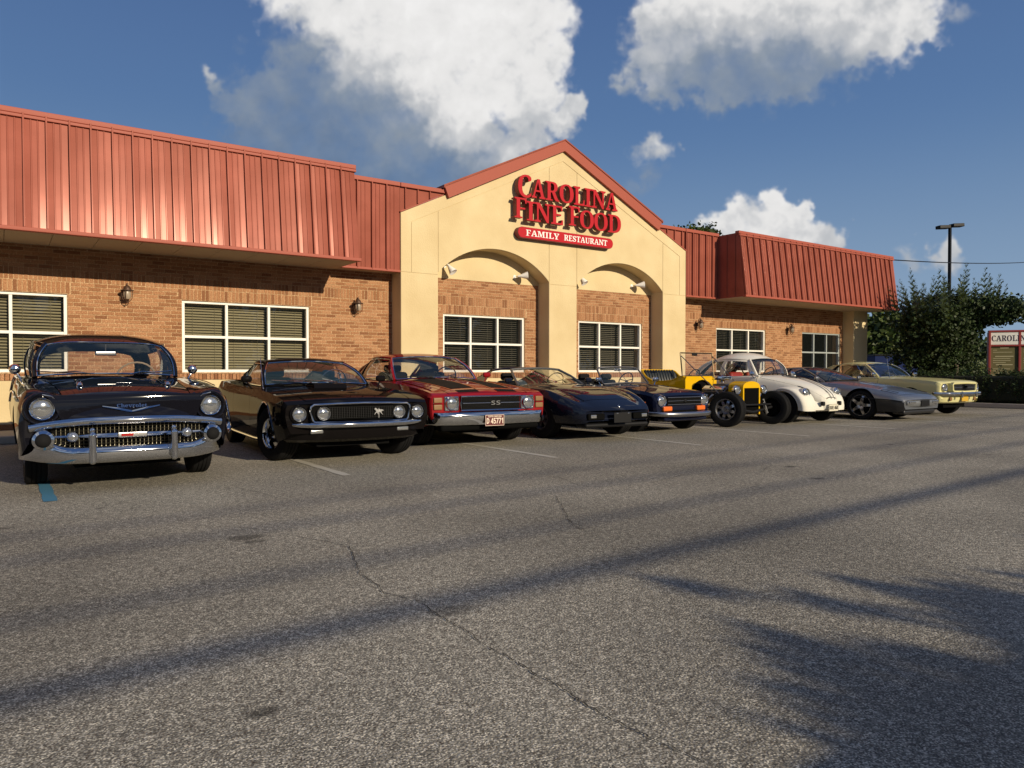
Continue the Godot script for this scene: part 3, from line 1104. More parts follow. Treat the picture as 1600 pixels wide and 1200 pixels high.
# ---------------------------------------------------------------- car bodies
class Shell:
	var keys: Array = []      # per row: [[s, x, y, z], ...]
	var sharp: Array = []
	var rows := 0
	var z_lo := 0.0
	var z_hi := 0.0
	var knots: Array = []
	func setup(secs: Array, sharp_rows: Array) -> void:
		sharp = sharp_rows
		var first := true
		for s in secs:
			var q: PackedFloat64Array = s[2].split_floats(" ", false)
			if first:
				rows = q.size() / 2
				for r in rows: keys.append([])
				first = false
			var xm := 0.0
			for r in rows: xm = maxf(xm, q[r * 2])
			for r in rows:
				var k: float = q[r * 2] / xm
				keys[r].append([s[0], q[r * 2], q[r * 2 + 1], s[0] + s[1] * (1.0 - k * k)])
			knots.append(s[0])
		z_lo = secs[0][0]
		z_hi = secs[-1][0]
	func ctrl(s: float) -> Array[Vector3]:
		var i := 0
		while i < knots.size() - 2 and knots[i + 1] < s: i += 1
		var out: Array[Vector3] = []
		for r in rows:
			var k: Array = keys[r]
			out.append(Vector3(sp(k, i, s, 1), sp(k, i, s, 2), sp(k, i, s, 3)))
		return out
	func sp(k: Array, i: int, x: float, c: int) -> float:
		var x0: float = k[i][0]
		var x1: float = k[i + 1][0]
		var h := x1 - x0
		var y0: float = k[i][c]
		var y1: float = k[i + 1][c]
		var s := (y1 - y0) / h
		var m0 := s
		var m1 := s
		if i > 0:
			var p: float = (y0 - k[i - 1][c]) / (x0 - k[i - 1][0])
			m0 = 0.0 if p * s <= 0 else 2.0 * p * s / (p + s)
		if i + 2 < k.size():
			var n: float = (k[i + 2][c] - y1) / (k[i + 2][0] - x1)
			m1 = 0.0 if n * s <= 0 else 2.0 * n * s / (n + s)
		var u := (x - x0) / h
		return y0 * (1 + 2 * u) * (1 - u) * (1 - u) + h * m0 * u * (1 - u) * (1 - u) + y1 * u * u * (3 - 2 * u) - h * m1 * u * u * (1 - u)
	func across(c: Array[Vector3], r: float) -> Vector3:
		var i := clampi(int(floor(r)), 0, rows - 2)
		var u := r - i
		var a := c[i]
		var b := c[i + 1]
		var m0 := b - a
		var m1 := b - a
		if i > 0 and not i in sharp: m0 = (b - c[i - 1]) * 0.5
		if i + 2 < rows and not (i + 1) in sharp: m1 = (c[i + 2] - a) * 0.5
		if i + 2 >= rows: m1 = Vector3((b - a).x, 0, 0)   # level over the centre line
		return a * (1 + 2 * u) * (1 - u) * (1 - u) + m0 * u * (1 - u) * (1 - u) + b * u * u * (3 - 2 * u) - m1 * u * u * (1 - u)
	func at(s: float, r: float, side := 1.0, out := 0.0) -> Vector3:
		var p := across(ctrl(s), r)
		if out != 0.0:
			var e := 0.01
			var dr := across(ctrl(s), minf(r + e, rows - 1)) - across(ctrl(s), maxf(r - e, 0))
			var dz := across(ctrl(minf(s + 0.01, z_hi)), r) - across(ctrl(maxf(s - 0.01, z_lo)), r)
			var n := dz.cross(dr).normalized()
			p -= n * out if n.dot(Vector3(p.x, p.y - 0.3, 0)) < 0 else -n * out
		p.x *= side
		return p
	func path(pts: Array, side := 1.0, out := 0.0, n := 8) -> Array[Vector3]:
		var res: Array[Vector3] = []
		for i in pts.size() - 1:
			for k in n:
				var u := float(k) / n
				res.append(at(lerpf(pts[i][0], pts[i + 1][0], u), lerpf(pts[i][1], pts[i + 1][1], u), side, out))
		res.append(at(pts[-1][0], pts[-1][1], side, out))
		return res
	# arches [[z, y, R]]; regions [[name, z0, z1, r0, r1]] ("" leaves the place open); returns name -> G
	func build(arches: Array, regions: Array, sub := 3, step := 0.09) -> Dictionary:
		var st := {}
		var n := int(ceil((z_hi - z_lo) / step))
		for i in n + 1: st[snappedf(lerpf(z_lo, z_hi, float(i) / n), 0.0005)] = true
		for k in knots: st[snappedf(k, 0.0005)] = true
		for a in arches:
			for k in 17: st[snappedf(a[0] - a[2] * cos(PI * k / 16.0), 0.0005)] = true
			st[snappedf(a[0] - a[2] - 0.002, 0.0005)] = true
			st[snappedf(a[0] + a[2] + 0.002, 0.0005)] = true
		var rr := {}
		for r in rows - 1:
			for k in sub: rr[snappedf(r + float(k) / sub, 0.0001)] = true
		rr[float(rows - 1)] = true
		for g in regions:
			for z in [g[1], g[2]]:
				st[snappedf(z - 0.004, 0.0005)] = true
				st[snappedf(z + 0.004, 0.0005)] = true
			for r in [g[3], g[4]]:
				if r > 0.05 and r < rows - 1.05:
					rr[snappedf(r - 0.025, 0.0001)] = true
					rr[snappedf(r + 0.025, 0.0001)] = true
		var zs: Array = st.keys()
		zs = zs.filter(func(z): return z >= z_lo - 0.0001 and z <= z_hi + 0.0001)
		zs.sort()
		var rs: Array = rr.keys()
		rs.sort()
		var cols: Array = []
		for z in zs:
			var c := ctrl(z)
			var col: Array[Vector3] = []
			for r in rs: col.append(across(c, r))
			for a in arches:
				var d: float = z - a[0]
				if absf(d) <= a[2] + 0.0005:
					var ya: float = a[1] + sqrt(maxf(0.0, a[2] * a[2] - d * d))
					var k := 0
					while k < col.size() - 1 and col[k].y < ya: k += 1
					if k > 0:
						var p := col[k - 1].lerp(col[k], clampf((ya - col[k - 1].y) / maxf(0.0001, col[k].y - col[k - 1].y), 0, 1))
						for q in k: col[q] = p
			cols.append(col)
		var out := {"body": G.new()}
		for i in zs.size() - 1:
			var zm: float = (zs[i] + zs[i + 1]) / 2
			for j in rs.size() - 1:
				var rm: float = (rs[j] + rs[j + 1]) / 2
				var skip := false
				var name_l := "body"
				var name_r := "body"
				for g in regions:
					if zm > g[1] - 0.004 and zm < g[2] + 0.004 and rm > g[3] - 0.025 and rm < g[4] + 0.025:
						var inz: bool = zm > g[1] + 0.004 and zm < g[2] - 0.004
						var inr: bool = (rm > g[3] + 0.025 or g[3] < 0.05) and (rm < g[4] - 0.025 or g[4] > rows - 1.05)
						if g[0] == "":
							skip = true
						elif inz and inr:
							name_l = g[0]
							name_r = g[0]
							if g[4] < rows - 1.05: name_r = g[0] + "*"
						else: skip = true
				if skip: continue
				for nm in [name_l, name_r]:
					if not out.has(nm): out[nm] = G.new()
				var a: Vector3 = cols[i][j]
				var b: Vector3 = cols[i][j + 1]
				var c: Vector3 = cols[i + 1][j + 1]
				var d: Vector3 = cols[i + 1][j]
				out[name_l].quad(d, a, b, c)
				var m := Vector3(-1, 1, 1)
				out[name_r].quad(a * m, d * m, c * m, b * m)
		for e in [0, cols.size() - 1]:
			var col: Array[Vector3] = cols[e]
			for j in col.size() - 1:
				var m := Vector3(-1, 1, 1)
				if e == 0: out["body"].quad(col[j] * m, col[j + 1] * m, col[j + 1], col[j])
				else: out["body"].quad(col[j], col[j + 1], col[j + 1] * m, col[j] * m)
		return out

func paint(key: String, c: Color, metal := 0.0, rough := 0.32, coat := 0.75) -> StandardMaterial3D:
	return mat(key, c, rough, metal, {"clearcoat_enabled": true, "clearcoat": coat, "clearcoat_roughness": 0.02, "metallic_specular": 0.5 if metal > 0.3 else 0.0})

func car_body(car: Node3D, sh: Shell, arches: Array, regions: Array, m: Material, lip: Material = null, lower := -1.0, low_mat: Material = null) -> void:
	var parts := sh.build(arches, regions)
	for k in parts:
		var called: String = k.replace("*", "")
		obj(called, parts[k], m, car, 32.0)
	var g := G.new()
	for a in arches:
		for s: float in [-1.0, 1.0]:
			var outer := PackedVector3Array()
			var inner := PackedVector3Array()
			var rim: Array[Vector3] = []
			for k in 21:
				var an := PI * k / 20.0
				var z: float = a[0] - a[2] * cos(an) * 0.999
				var y: float = a[1] + a[2] * sin(an)
				# body side at that height
				var c := sh.ctrl(clampf(z, sh.z_lo, sh.z_hi))
				var x := 0.0
				for r in 40:
					var p := sh.across(c, r * 0.1)
					x = p.x
					if p.y >= y: break
				outer.append(V(s * (x - 0.001), y, z))
				inner.append(V(s * (x - 0.34), y, z))
				rim.append(V(s * (x + 0.002), y - 0.006 * sin(an), z))
			g.grid([outer, inner], false, s > 0)
			var mid := V(inner[0].x, a[1], a[0])
			for k in 20: g.tri(mid, inner[k], inner[k + 1])
			if lip:
				var lg := G.new()
				lg.tube(rim, 0.010, 6)
				obj("arch_trim", lg, lip, car)
	obj("wheel_well", g, mats["under"], car)
	g = G.new()
	var zf: float = arches[0][0]
	var zr: float = arches[1][0]
	var rad: float = arches[0][2]
	var w := sh.at((zf + zr) / 2, 0.0).x - 0.04
	g.box(V(0, 0.26, (zf + zr) / 2), V(w * 2, 0.1, absf(zf - zr) - 2 * rad))
	g.box(V(0, 0.3, zf + rad * 0.5), V(0.9, 0.2, rad * 2.2))
	g.box(V(0, 0.3, zr - rad * 0.4), V(0.9, 0.2, rad * 2.2))
	obj("underbody", g, mats["under"], car)

func car_wheel(car: Node3D, at: Vector3, r: float, w: float, rim: float, style: String, steer := 0.0) -> void:
	var s := signf(at.x)
	var wh := empty("wheel", car)
	wh.position = at
	wh.rotation.y = steer
	var ax := V(s, 0, 0)
	var g := G.new()
	var h := w / 2
	g.lathe([[rim - 0.015, -h * 0.8], [rim + 0.012, -h * 0.93], [rim + (r - rim) * 0.5, -h], [r - 0.018, -h * 0.94], [r - 0.004, -h * 0.8], [r, -h * 0.6], [r, -h * 0.44], [r - 0.008, -h * 0.42], [r - 0.008, -h * 0.36], [r, -h * 0.34], [r + 0.001, -h * 0.08], [r - 0.008, -h * 0.06], [r - 0.008, h * 0.06], [r + 0.001, h * 0.08], [r, h * 0.34], [r - 0.008, h * 0.36], [r - 0.008, h * 0.42], [r, h * 0.44], [r, h * 0.6], [r - 0.004, h * 0.8], [r - 0.018, h * 0.94], [rim + (r - rim) * 0.5, h], [rim + 0.012, h * 0.93], [rim - 0.015, h * 0.8]], Vector3.ZERO, ax, 36)
	obj("tyre", g, mats["rubber"], wh, 30)
	g = G.new()
	var met: Material = mats["chrome"]
	var dark: Material = mats["under"]
	if style == "star" or style == "grey": met = mats["dull_chrome"]
	if style == "dark": met = mats["steel_dark"]
	g.lathe([[rim + 0.006, h * 0.86], [rim + 0.004, h * 0.94], [rim - 0.012, h * 0.93], [rim - 0.022, h * 0.75], [rim - 0.035, h * 0.3], [rim - 0.04, -h * 0.1], [rim - 0.04, -h * 0.8]], Vector3.ZERO, ax, 32)
	obj("rim", g, met, wh)
	g = G.new()
	g.lathe([[0, -h * 0.15], [rim - 0.03, -h * 0.15]], Vector3.ZERO, ax, 20)
	obj("brake_drum", g, dark, wh)
	var n: int = {"five": 5, "star": 5, "grey": 8, "dark": 6, "steel": 0}.get(style, 5)
	if n > 0:
		g = G.new()
		for k in n:
			var a := TAU * k / n + 0.3
			var q := V(0, cos(a), sin(a))
			var t := ax.cross(q)
			var b := Basis(ax, t, q)
			var x0: float = h * (0.45 if style != "star" else 0.8)
			for e in 5:
				var u0 := e / 5.0
				var u1 := (e + 1) / 5.0
				var w0: float = lerpf(0.042, 0.030 if style != "star" else 0.024, u0) * (0.8 if n > 5 else 1.0)
				var w1: float = lerpf(0.042, 0.030 if style != "star" else 0.024, u1) * (0.8 if n > 5 else 1.0)
				var r0 := lerpf(0.03, rim - 0.015, u0)
				var r1 := lerpf(0.03, rim - 0.015, u1)
				var p0 := ax * (x0 + 0.02 * sin(u0 * PI)) + q * r0
				var p1 := ax * (x0 + 0.02 * sin(u1 * PI)) + q * r1
				g.quad(p0 - t * w0, p0 + t * w0, p1 + t * w1, p1 - t * w1)
				g.quad(p0 + t * w0, p0 + t * w0 - ax * 0.03, p1 + t * w1 - ax * 0.03, p1 + t * w1)
				g.quad(p0 - t * w0 - ax * 0.03, p0 - t * w0, p1 - t * w1, p1 - t * w1 - ax * 0.03)
		obj("spoke", g, met, wh)
	g = G.new()
	if style == "steel":
		g.lathe([[rim - 0.03, h * 0.4], [rim - 0.05, h * 0.62], [rim * 0.62, h * 0.5], [rim * 0.55, h * 0.66], [rim * 0.3, h * 0.84], [0, h * 0.88]], Vector3.ZERO, ax, 24)
	else:
		g.lathe([[0.06, h * 0.2], [0.058, h * 0.62], [0.042, h * 0.78], [0, h * 0.82]], Vector3.ZERO, ax, 16)
	obj("hub_cap", g, met, wh)

func four_wheels(car: Node3D, track: float, base: float, r: float, w: float, rim: float, style: String, steer := 0.0, r2 := 0.0, w2 := 0.0) -> void:
	for s: float in [-1.0, 1.0]:
		car_wheel(car, V(s * track, r, 0), r, w, rim, style, steer)
		var rr := r2 if r2 > 0 else r
		car_wheel(car, V(s * track, rr, -base), rr, w2 if w2 > 0 else w, rim, style)

func lamp(car: Node3D, at: Vector3, r: float, ring: Material, bezel := 1.0) -> void:
	var hl := empty("headlight", car)
	hl.position = at
	var g := G.new()
	g.lathe([[r * 1.22 * bezel, -0.03], [r * 1.24 * bezel, 0.012], [r * 1.15 * bezel, 0.03], [r * 1.02, 0.024], [r * 0.98, 0.0], [r * 0.9, -0.02]], Vector3.ZERO, Vector3.BACK, 28)
	obj("bezel", g, ring, hl)
	g = G.new()
	g.lathe([[r, -0.004], [r * 0.9, 0.010], [r * 0.7, 0.018], [r * 0.4, 0.024], [0, 0.026]], Vector3.ZERO, Vector3.BACK, 24)
	for k in 7:
		var x := (k - 3) * r * 0.25
		var hh := sqrt(maxf(0.0, r * r * 0.8 - x * x))
		g.tube([V(x, -hh, 0.012), V(x, 0, 0.026 - 0.012 * absf(x) / r), V(x, hh, 0.012)], 0.0025, 4)
	g.tube([V(-r * 0.9, 0.0, 0.012), V(0, 0, 0.028), V(r * 0.9, 0, 0.012)], 0.003, 4)
	obj("lens", g, mats["lamp_lens"], hl)

# a bar swept along x: prof [[y, z], ...] per station from fn
func sweep_x(g: G, xs: Array, prof: Array, dz: Array, sy: Array, y0: Array) -> void:
	var rows: Array = []
	for i in xs.size():
		var ring := PackedVector3Array()
		for p in prof: ring.append(V(xs[i], y0[i] + p[0] * sy[i], p[1] + dz[i]))
		rows.append(ring)
	g.grid(rows, true)
	g.fan(rows[0], true)
	g.fan(rows[-1], false)

func bumper(car: Node3D, half: float, y: float, tall: float, z: float, wrap: float, m: Material, end_y := 0.0, end_tall := 1.0, deep := 0.07, power := 3.0, end_back := 0.12) -> void:
	var g := G.new()
	var xs: Array = []
	var dz: Array = []
	var sy: Array = []
	var y0: Array = []
	for i in 33:
		var u := -1.0 + 2.0 * i / 32.0
		var k := pow(absf(u), power)
		xs.append(u * half)
		dz.append(z - wrap * k - end_back * pow(absf(u), 14.0))
		sy.append(tall * lerpf(1.0, end_tall, pow(absf(u), 6.0)))
		y0.append(y + end_y * pow(absf(u), 4.0))
	var prof: Array = [[-0.5, -deep], [-0.5, -deep * 0.3], [-0.42, -0.012], [-0.2, 0.002], [0.08, 0.006], [0.3, 0.0], [0.44, -0.016], [0.5, -deep * 0.4], [0.5, -deep]]
	sweep_x(g, xs, prof, dz, sy, y0)
	obj("bumper", g, m, car, 50)

func seat(car: Node3D, x: float, z: float, y: float, wide: float, m: Material, head := 0.0, called := "seat") -> void:
	var g := G.new()
	g.box(V(x, y - 0.30, z), V(wide, 0.60, 0.16), 0.06, Basis(Vector3.RIGHT, -0.16))
	g.box(V(x, y - 0.58, z + 0.30), V(wide, 0.16, 0.5), 0.05)
	if head > 0: g.box(V(x, y + head / 2, z - 0.06), V(minf(wide * 0.6, 0.32), head, 0.10), 0.04)
	obj(called, g, m, car)

func steering(car: Node3D, at: Vector3, r: float, m: Material) -> void:
	var g := G.new()
	var pts: Array[Vector3] = []
	var b := Basis(Vector3.RIGHT, 0.45)
	for k in 24: pts.append(at + b * V(r * cos(TAU * k / 24), r * sin(TAU * k / 24), 0))
	g.tube(pts, 0.011, 6, true)
	for a in [0.2, PI - 0.2, -PI / 2]: g.tube([at, at + b * V(r * cos(a), r * sin(a), 0)], 0.009, 5)
	g.tube([at, at + b * V(0, -0.03, 0.45)], 0.02, 6)
	obj("steering_wheel", g, m, car)

func cabin_tub(car: Node3D, z0: float, z1: float, wide: float, top: float, m: Material) -> void:
	# inside of the passenger space: floor and four walls
	var g := G.new()
	var y := 0.34
	g.box(V(0, y, (z0 + z1) / 2), V(wide * 2, 0.03, absf(z0 - z1)))
	for s in [-1, 1]: g.box(V(s * wide, (y + top) / 2, (z0 + z1) / 2), V(0.02, top - y, absf(z0 - z1)))
	g.box(V(0, (y + top) / 2, z0), V(wide * 2, top - y, 0.02))
	g.box(V(0, (y + top) / 2, z1), V(wide * 2, top - y, 0.02))
	obj("cabin_lining", g, m, car)

# closed cabin; K: ws_b, ws_t, rw_t, rw_b as [side, centre] points; rail, hi (points); uc [belt, rail] end of side glass; ub list of pillars
func cabin(car: Node3D, K: Dictionary, m: Material, trim: Material, gl: Material) -> void:
	var wsb: Array = K.ws_b
	var wst: Array = K.ws_t
	var rwt: Array = K.rw_t
	var rwb: Array = K.rw_b
	var rail := func(u: float) -> Vector3:
		return quad3(wst[0], K.rail, rwt[0], u)
	var mid := func(u: float) -> Vector3:
		return quad3(wst[1], K.hi, rwt[1], u)
	var belt := func(u: float) -> Vector3:
		var p: Vector3 = wsb[0].lerp(rwb[0], u)
		p.x += K.get("belt_out", 0.05) * sin(PI * u)
		return p
	var side := func(u: float, v: float) -> Vector3:
		var p: Vector3 = belt.call(u).lerp(rail.call(u), v)
		p.x += K.get("tumble", 0.035) * sin(PI * v)
		return p
	var cross := func(a: Array, q: float, pw: float) -> Vector3:
		if a == wst: pw = K.get("wt_pow", pw)
		var k := pow(absf(q), pw)
		return V(a[0].x * q, lerpf(a[1].y, a[0].y, k), lerpf(a[1].z, a[0].z, k))
	# roof
	var rows: Array = []
	for i in 15:
		var u := i / 14.0
		var c: Vector3 = mid.call(u)
		var e: Vector3 = rail.call(u)
		var ring := PackedVector3Array()
		for j in 21:
			var q := -1.0 + 2.0 * j / 20.0
			var k := pow(absf(q), K.get("crown", 2.6))
			ring.append(V(e.x * q, lerpf(c.y, e.y, k), lerpf(c.z, e.z, pow(absf(q), 2.2))))
		rows.append(ring)
	var g := G.new()
	g.grid(rows)
	for s: float in [-1.0, 1.0]:
		var pts: Array[Vector3] = []
		for i in 15:
			var p: Vector3 = rail.call(i / 14.0)
			pts.append(V(p.x * s, p.y - 0.004, p.z))
		g.tube(pts, 0.017, 6)
	obj("roof", g, m, car, 45)
	var under: Array = []
	for r in rows:
		var ring := PackedVector3Array()
		for p in r: ring.append(V(p.x * 0.97, p.y - 0.028, p.z))
		under.append(ring)
	g = G.new()
	g.grid(under)
	obj("headliner", g, mats["interior_black"], car, 45)
	# sides: frame in body colour, glass, pillars
	var uc: Array = K.uc
	for s: float in [-1.0, 1.0]:
		var f := G.new()
		var add := func(gg: G, u0: Callable, u1: Callable, v0: float, v1: float, nu: int, nv: int, out: float) -> void:
			var rr: Array = []
			for j in nv + 1:
				var v := lerpf(v0, v1, float(j) / nv)
				var ring := PackedVector3Array()
				for i in nu + 1:
					var u: float = lerpf(u0.call(v), u1.call(v), float(i) / nu)
					var p: Vector3 = side.call(u, v)
					ring.append(V((p.x + out) * s, p.y, p.z))
				rr.append(ring)
			gg.grid(rr, false, s > 0)
		var end := func(v: float) -> float: return lerpf(uc[0], uc[1], pow(v, K.get("uc_pow", 1.0)))
		add.call(f, end, func(_v): return 1.0, 0.0, 1.0, 6, 8, 0.0)
		add.call(f, func(_v): return 0.0, func(v): return lerpf(K.get("ua", 0.03), 0.03, v), 0.0, 1.0, 2, 8, 0.0)
		var gt: float = K.get("glass_top", 0.90)
		add.call(f, func(v): return K.get("ua", 0.03) * (1 - v), end, gt, 1.0, 16, 2, 0.0)
		obj("window_frame", f, m, car, 40)
		f = G.new()
		pillar_post(f, side, uc[0] - 0.004, 0.05, uc[1] - uc[0], 0.99, s, 0.085)
		obj("rear_quarter_post", f, mats["interior_black"], car, 40)
		var ub: Array = K.get("ub", [])
		for b in ub:
			f = G.new()
			pillar_post(f, side, b[0], b[1], b[2], gt + 0.01, s, 0.065 if b[1] > 0.02 else 0.015)
			obj("pillar", f, m if b[1] > 0.02 else trim, car)
		var w := G.new()
		add.call(w, func(v): return lerpf(K.get("ua", 0.03), 0.03, v), end, 0.0, gt, 12, 6, -0.008)
		obj("side_window", w, gl, car)
		if K.get("drip", true):
			f = G.new()
			var pts: Array[Vector3] = []
			for i in 20:
				var u := i / 19.0
				var p: Vector3 = side.call(u * lerpf(uc[0], uc[1], 0.92), 0.93)
				pts.append(V((p.x + 0.004) * s, p.y, p.z))
			f.tube(pts, 0.007, 5)
			obj("drip_rail", f, trim, car)
			f = G.new()
			pts = []
			for i in 12:
				var p: Vector3 = side.call(0.02 + i / 11.0 * (uc[0] - 0.02), 0.0)
				pts.append(V((p.x + 0.006) * s, p.y, p.z))
			f.tube(pts, 0.007, 5)
			obj("belt_trim", f, trim, car)
	# windscreens
	for e in 2:
		var lo: Array = wsb if e == 0 else rwb
		var hi: Array = wst if e == 0 else rwt
		var pw: float = K.get("ws_pow", 2.0) if e == 0 else 2.2
		rows = []
		for j in 8:
			var v := 0.03 + 0.92 * j / 7.0
			var ring := PackedVector3Array()
			for i in 21:
				var q := (-1.0 + 2.0 * i / 20.0) * 0.965
				var p: Vector3 = cross.call(lo, q, pw).lerp(cross.call(hi, q, pw), v)
				var n := V(q * absf(q) * K.get("tumble", 0.035), 0.02, 0.03 if e == 0 else -0.03) * sin(PI * v)
				ring.append(p + n)
			rows.append(ring)
		g = G.new()
		g.grid(rows, false, e == 1)
		obj("windshield" if e == 0 else "rear_window", g, gl, car)
		for s: float in [-1.0, 1.0]:
			g = G.new()
			var pts: Array[Vector3] = []
			for j in 9:
				var v := j / 8.0
				var p: Vector3 = cross.call(lo, s * 0.985, pw).lerp(cross.call(hi, s * 0.985, pw), v)
				pts.append(p + V(s * K.get("tumble", 0.035), 0.02, 0.03 if e == 0 else -0.03) * sin(PI * v))
			g.tube(pts, K.get("post", 0.022), 8)
			obj("windshield_post" if e == 0 else "rear_window_post", g, m, car)
		g = G.new()
		for v in [0.02, 0.96]:
			var pts: Array[Vector3] = []
			for i in 21:
				var q := (-1.0 + 2.0 * i / 20.0) * 0.965
				var p: Vector3 = cross.call(lo, q, pw).lerp(cross.call(hi, q, pw), v)
				pts.append(p + V(0, 0.004, 0.006 if e == 0 else -0.006))
			g.tube(pts, 0.009, 6)
		for s: float in [-1.0, 1.0]:
			var pts: Array[Vector3] = []
			for j in 9:
				var v := lerpf(0.02, 0.96, j / 8.0)
				var p: Vector3 = cross.call(lo, s * 0.955, pw).lerp(cross.call(hi, s * 0.955, pw), v)
				pts.append(p + V(s * 0.92 * K.get("tumble", 0.035), 0.02, 0.035 if e == 0 else -0.035) * sin(PI * v) + V(0, 0.004, 0.012 if e == 0 else -0.012))
			g.tube(pts, 0.009, 6)
		obj("windshield_trim" if e == 0 else "rear_window_trim", g, trim, car)

func pillar_post(g: G, side: Callable, u0: float, wide: float, lean: float, top: float, s: float, deep: float) -> void:
	var rows: Array = []
	for j in 7:
		var v := top * j / 6.0
		var a: Vector3 = side.call(u0 + lean * v, v)
		var b: Vector3 = side.call(u0 + wide + lean * v, v)
		rows.append(PackedVector3Array([V((a.x + 0.004) * s, a.y, a.z), V((b.x + 0.004) * s, b.y, b.z), V((b.x - deep) * s, b.y, b.z), V((a.x - deep) * s, a.y, a.z), V((a.x + 0.004) * s, a.y, a.z)]))
	g.grid(rows, false, s > 0)

func quad3(a: Vector3, b: Vector3, c: Vector3, u: float) -> Vector3:
	# smooth curve through three points, the middle one at u = 0.5
	var q := b * 2.0 - (a + c) * 0.5
	return a * (1 - u) * (1 - u) + q * 2.0 * u * (1 - u) + c * u * u

func wipers(car: Node3D, at: Array, m: Material) -> void:
	for w in at:
		var g := G.new()
		g.tube([w[0], w[0].lerp(w[1], 0.5) + V(0, 0.02, 0.01), w[1]], 0.006, 5)
		var d: Vector3 = (w[1] - w[0]).normalized() * 0.2
		g.tube([w[1] - d, w[1] + d], 0.006, 5)
		obj("wiper", g, m, car)

func mirror(car: Node3D, at: Vector3, m: Material, round_ := false) -> void:
	var g := G.new()
	var s := signf(at.x)
	g.tube([at + V(-s * 0.06, -0.10, 0.02), at + V(-s * 0.02, -0.03, 0.0), at], 0.010, 6)
	if round_: g.lathe([[0, 0.045], [0.035, 0.038], [0.052, 0.01], [0.055, -0.012], [0.05, -0.012], [0, -0.01]], at + V(0, 0.02, 0), V(0, 0.1, 1), 18)
	else: g.box(at + V(0, 0.03, 0), V(0.14, 0.085, 0.07), 0.03)
	obj("side_mirror", g, m, car)

func text_on(car: Node3D, text: String, at: Vector3, wide: float, tall: float, m: Material, serif := false, tilt := 0.0) -> void:
	var t := font_mesh(text, 1.0, 0.05, true, serif)
	var bb := t.get_aabb()
	var o := put("lettering", t, m, car)
	o.rotation.x = tilt
	o.scale = V(wide / bb.size.x, tall / bb.size.y, 0.12)
	o.position = at - o.basis * (bb.position + bb.size / 2)

func plate(car: Node3D, at: Vector3, wide: float, tall: float, back: Material, ink: Material, text: String, small := "") -> void:
	var pl := empty("number_plate", car)
	pl.position = at
	var g := G.new()
	g.box(Vector3.ZERO, V(wide, tall, 0.008), 0.003)
	obj("plate_sheet", g, back, pl)
	g = G.new()
	for s in [-1, 1]:
		g.box(V(0, s * (tall / 2 - 0.006), 0.005), V(wide - 0.01, 0.005, 0.004))
		g.box(V(s * (wide / 2 - 0.006), 0, 0.005), V(0.005, tall - 0.02, 0.004))
	obj("plate_border", g, ink, pl)
	if text: text_on(pl, text, V(0, -0.008 if small else 0.0, 0.006), wide * 0.86, tall * 0.5, ink)
	if small: text_on(pl, small, V(0, tall * 0.34, 0.006), wide * 0.7, tall * 0.14, ink)

func prancing_horse(car: Node3D, at: Vector3, wide: float, m: Material) -> void:
	# small running horse badge, facing the right-hand side of the car
	var p := PackedVector2Array()
	for s in "-.50 .10|-.34 .20|-.16 .22|.05 .17|.22 .26|.34 .38|.44 .34|.50 .22|.40 .20|.34 .10|.30 .0|.42 -.12|.50 -.28|.42 -.26|.34 -.14|.22 -.08|.12 -.26|.0 -.32|.08 -.22|.10 -.08|-.10 -.04|-.24 -.20|-.40 -.32|-.30 -.18|-.22 .0|-.34 .08".split("|"):
		var q := s.split_floats(" ", false)
		p.append(Vector2(-q[0], q[1]) * wide)
	var g := G.new()
	g.t = Transform3D(Basis(), at)
	g.prism(p, -0.004, 0.008)
	g.t = Transform3D()
	g.box(at + V(0, -0.02 * wide / 0.16, -0.004), V(wide * 0.06, wide * 0.95, 0.006))
	obj("badge", g, m, car)

# ---------------------------------------------------------------- the cars
func build_cars() -> void:
	car_sedan57()
	car_coupe69()
	car_red_coupe()
	car_dark_sports()
	car_roadster()
	car_hot_rod()
	car_beetle()
	car_silver_wedge()
	car_yellow_coupe()

func car_at(called: String, label: String, x: float, z: float, turn := 0.0) -> Node3D:
	return thing(called, label, "car", V(x, 0, z), turn, "cars parked nose out along the restaurant")

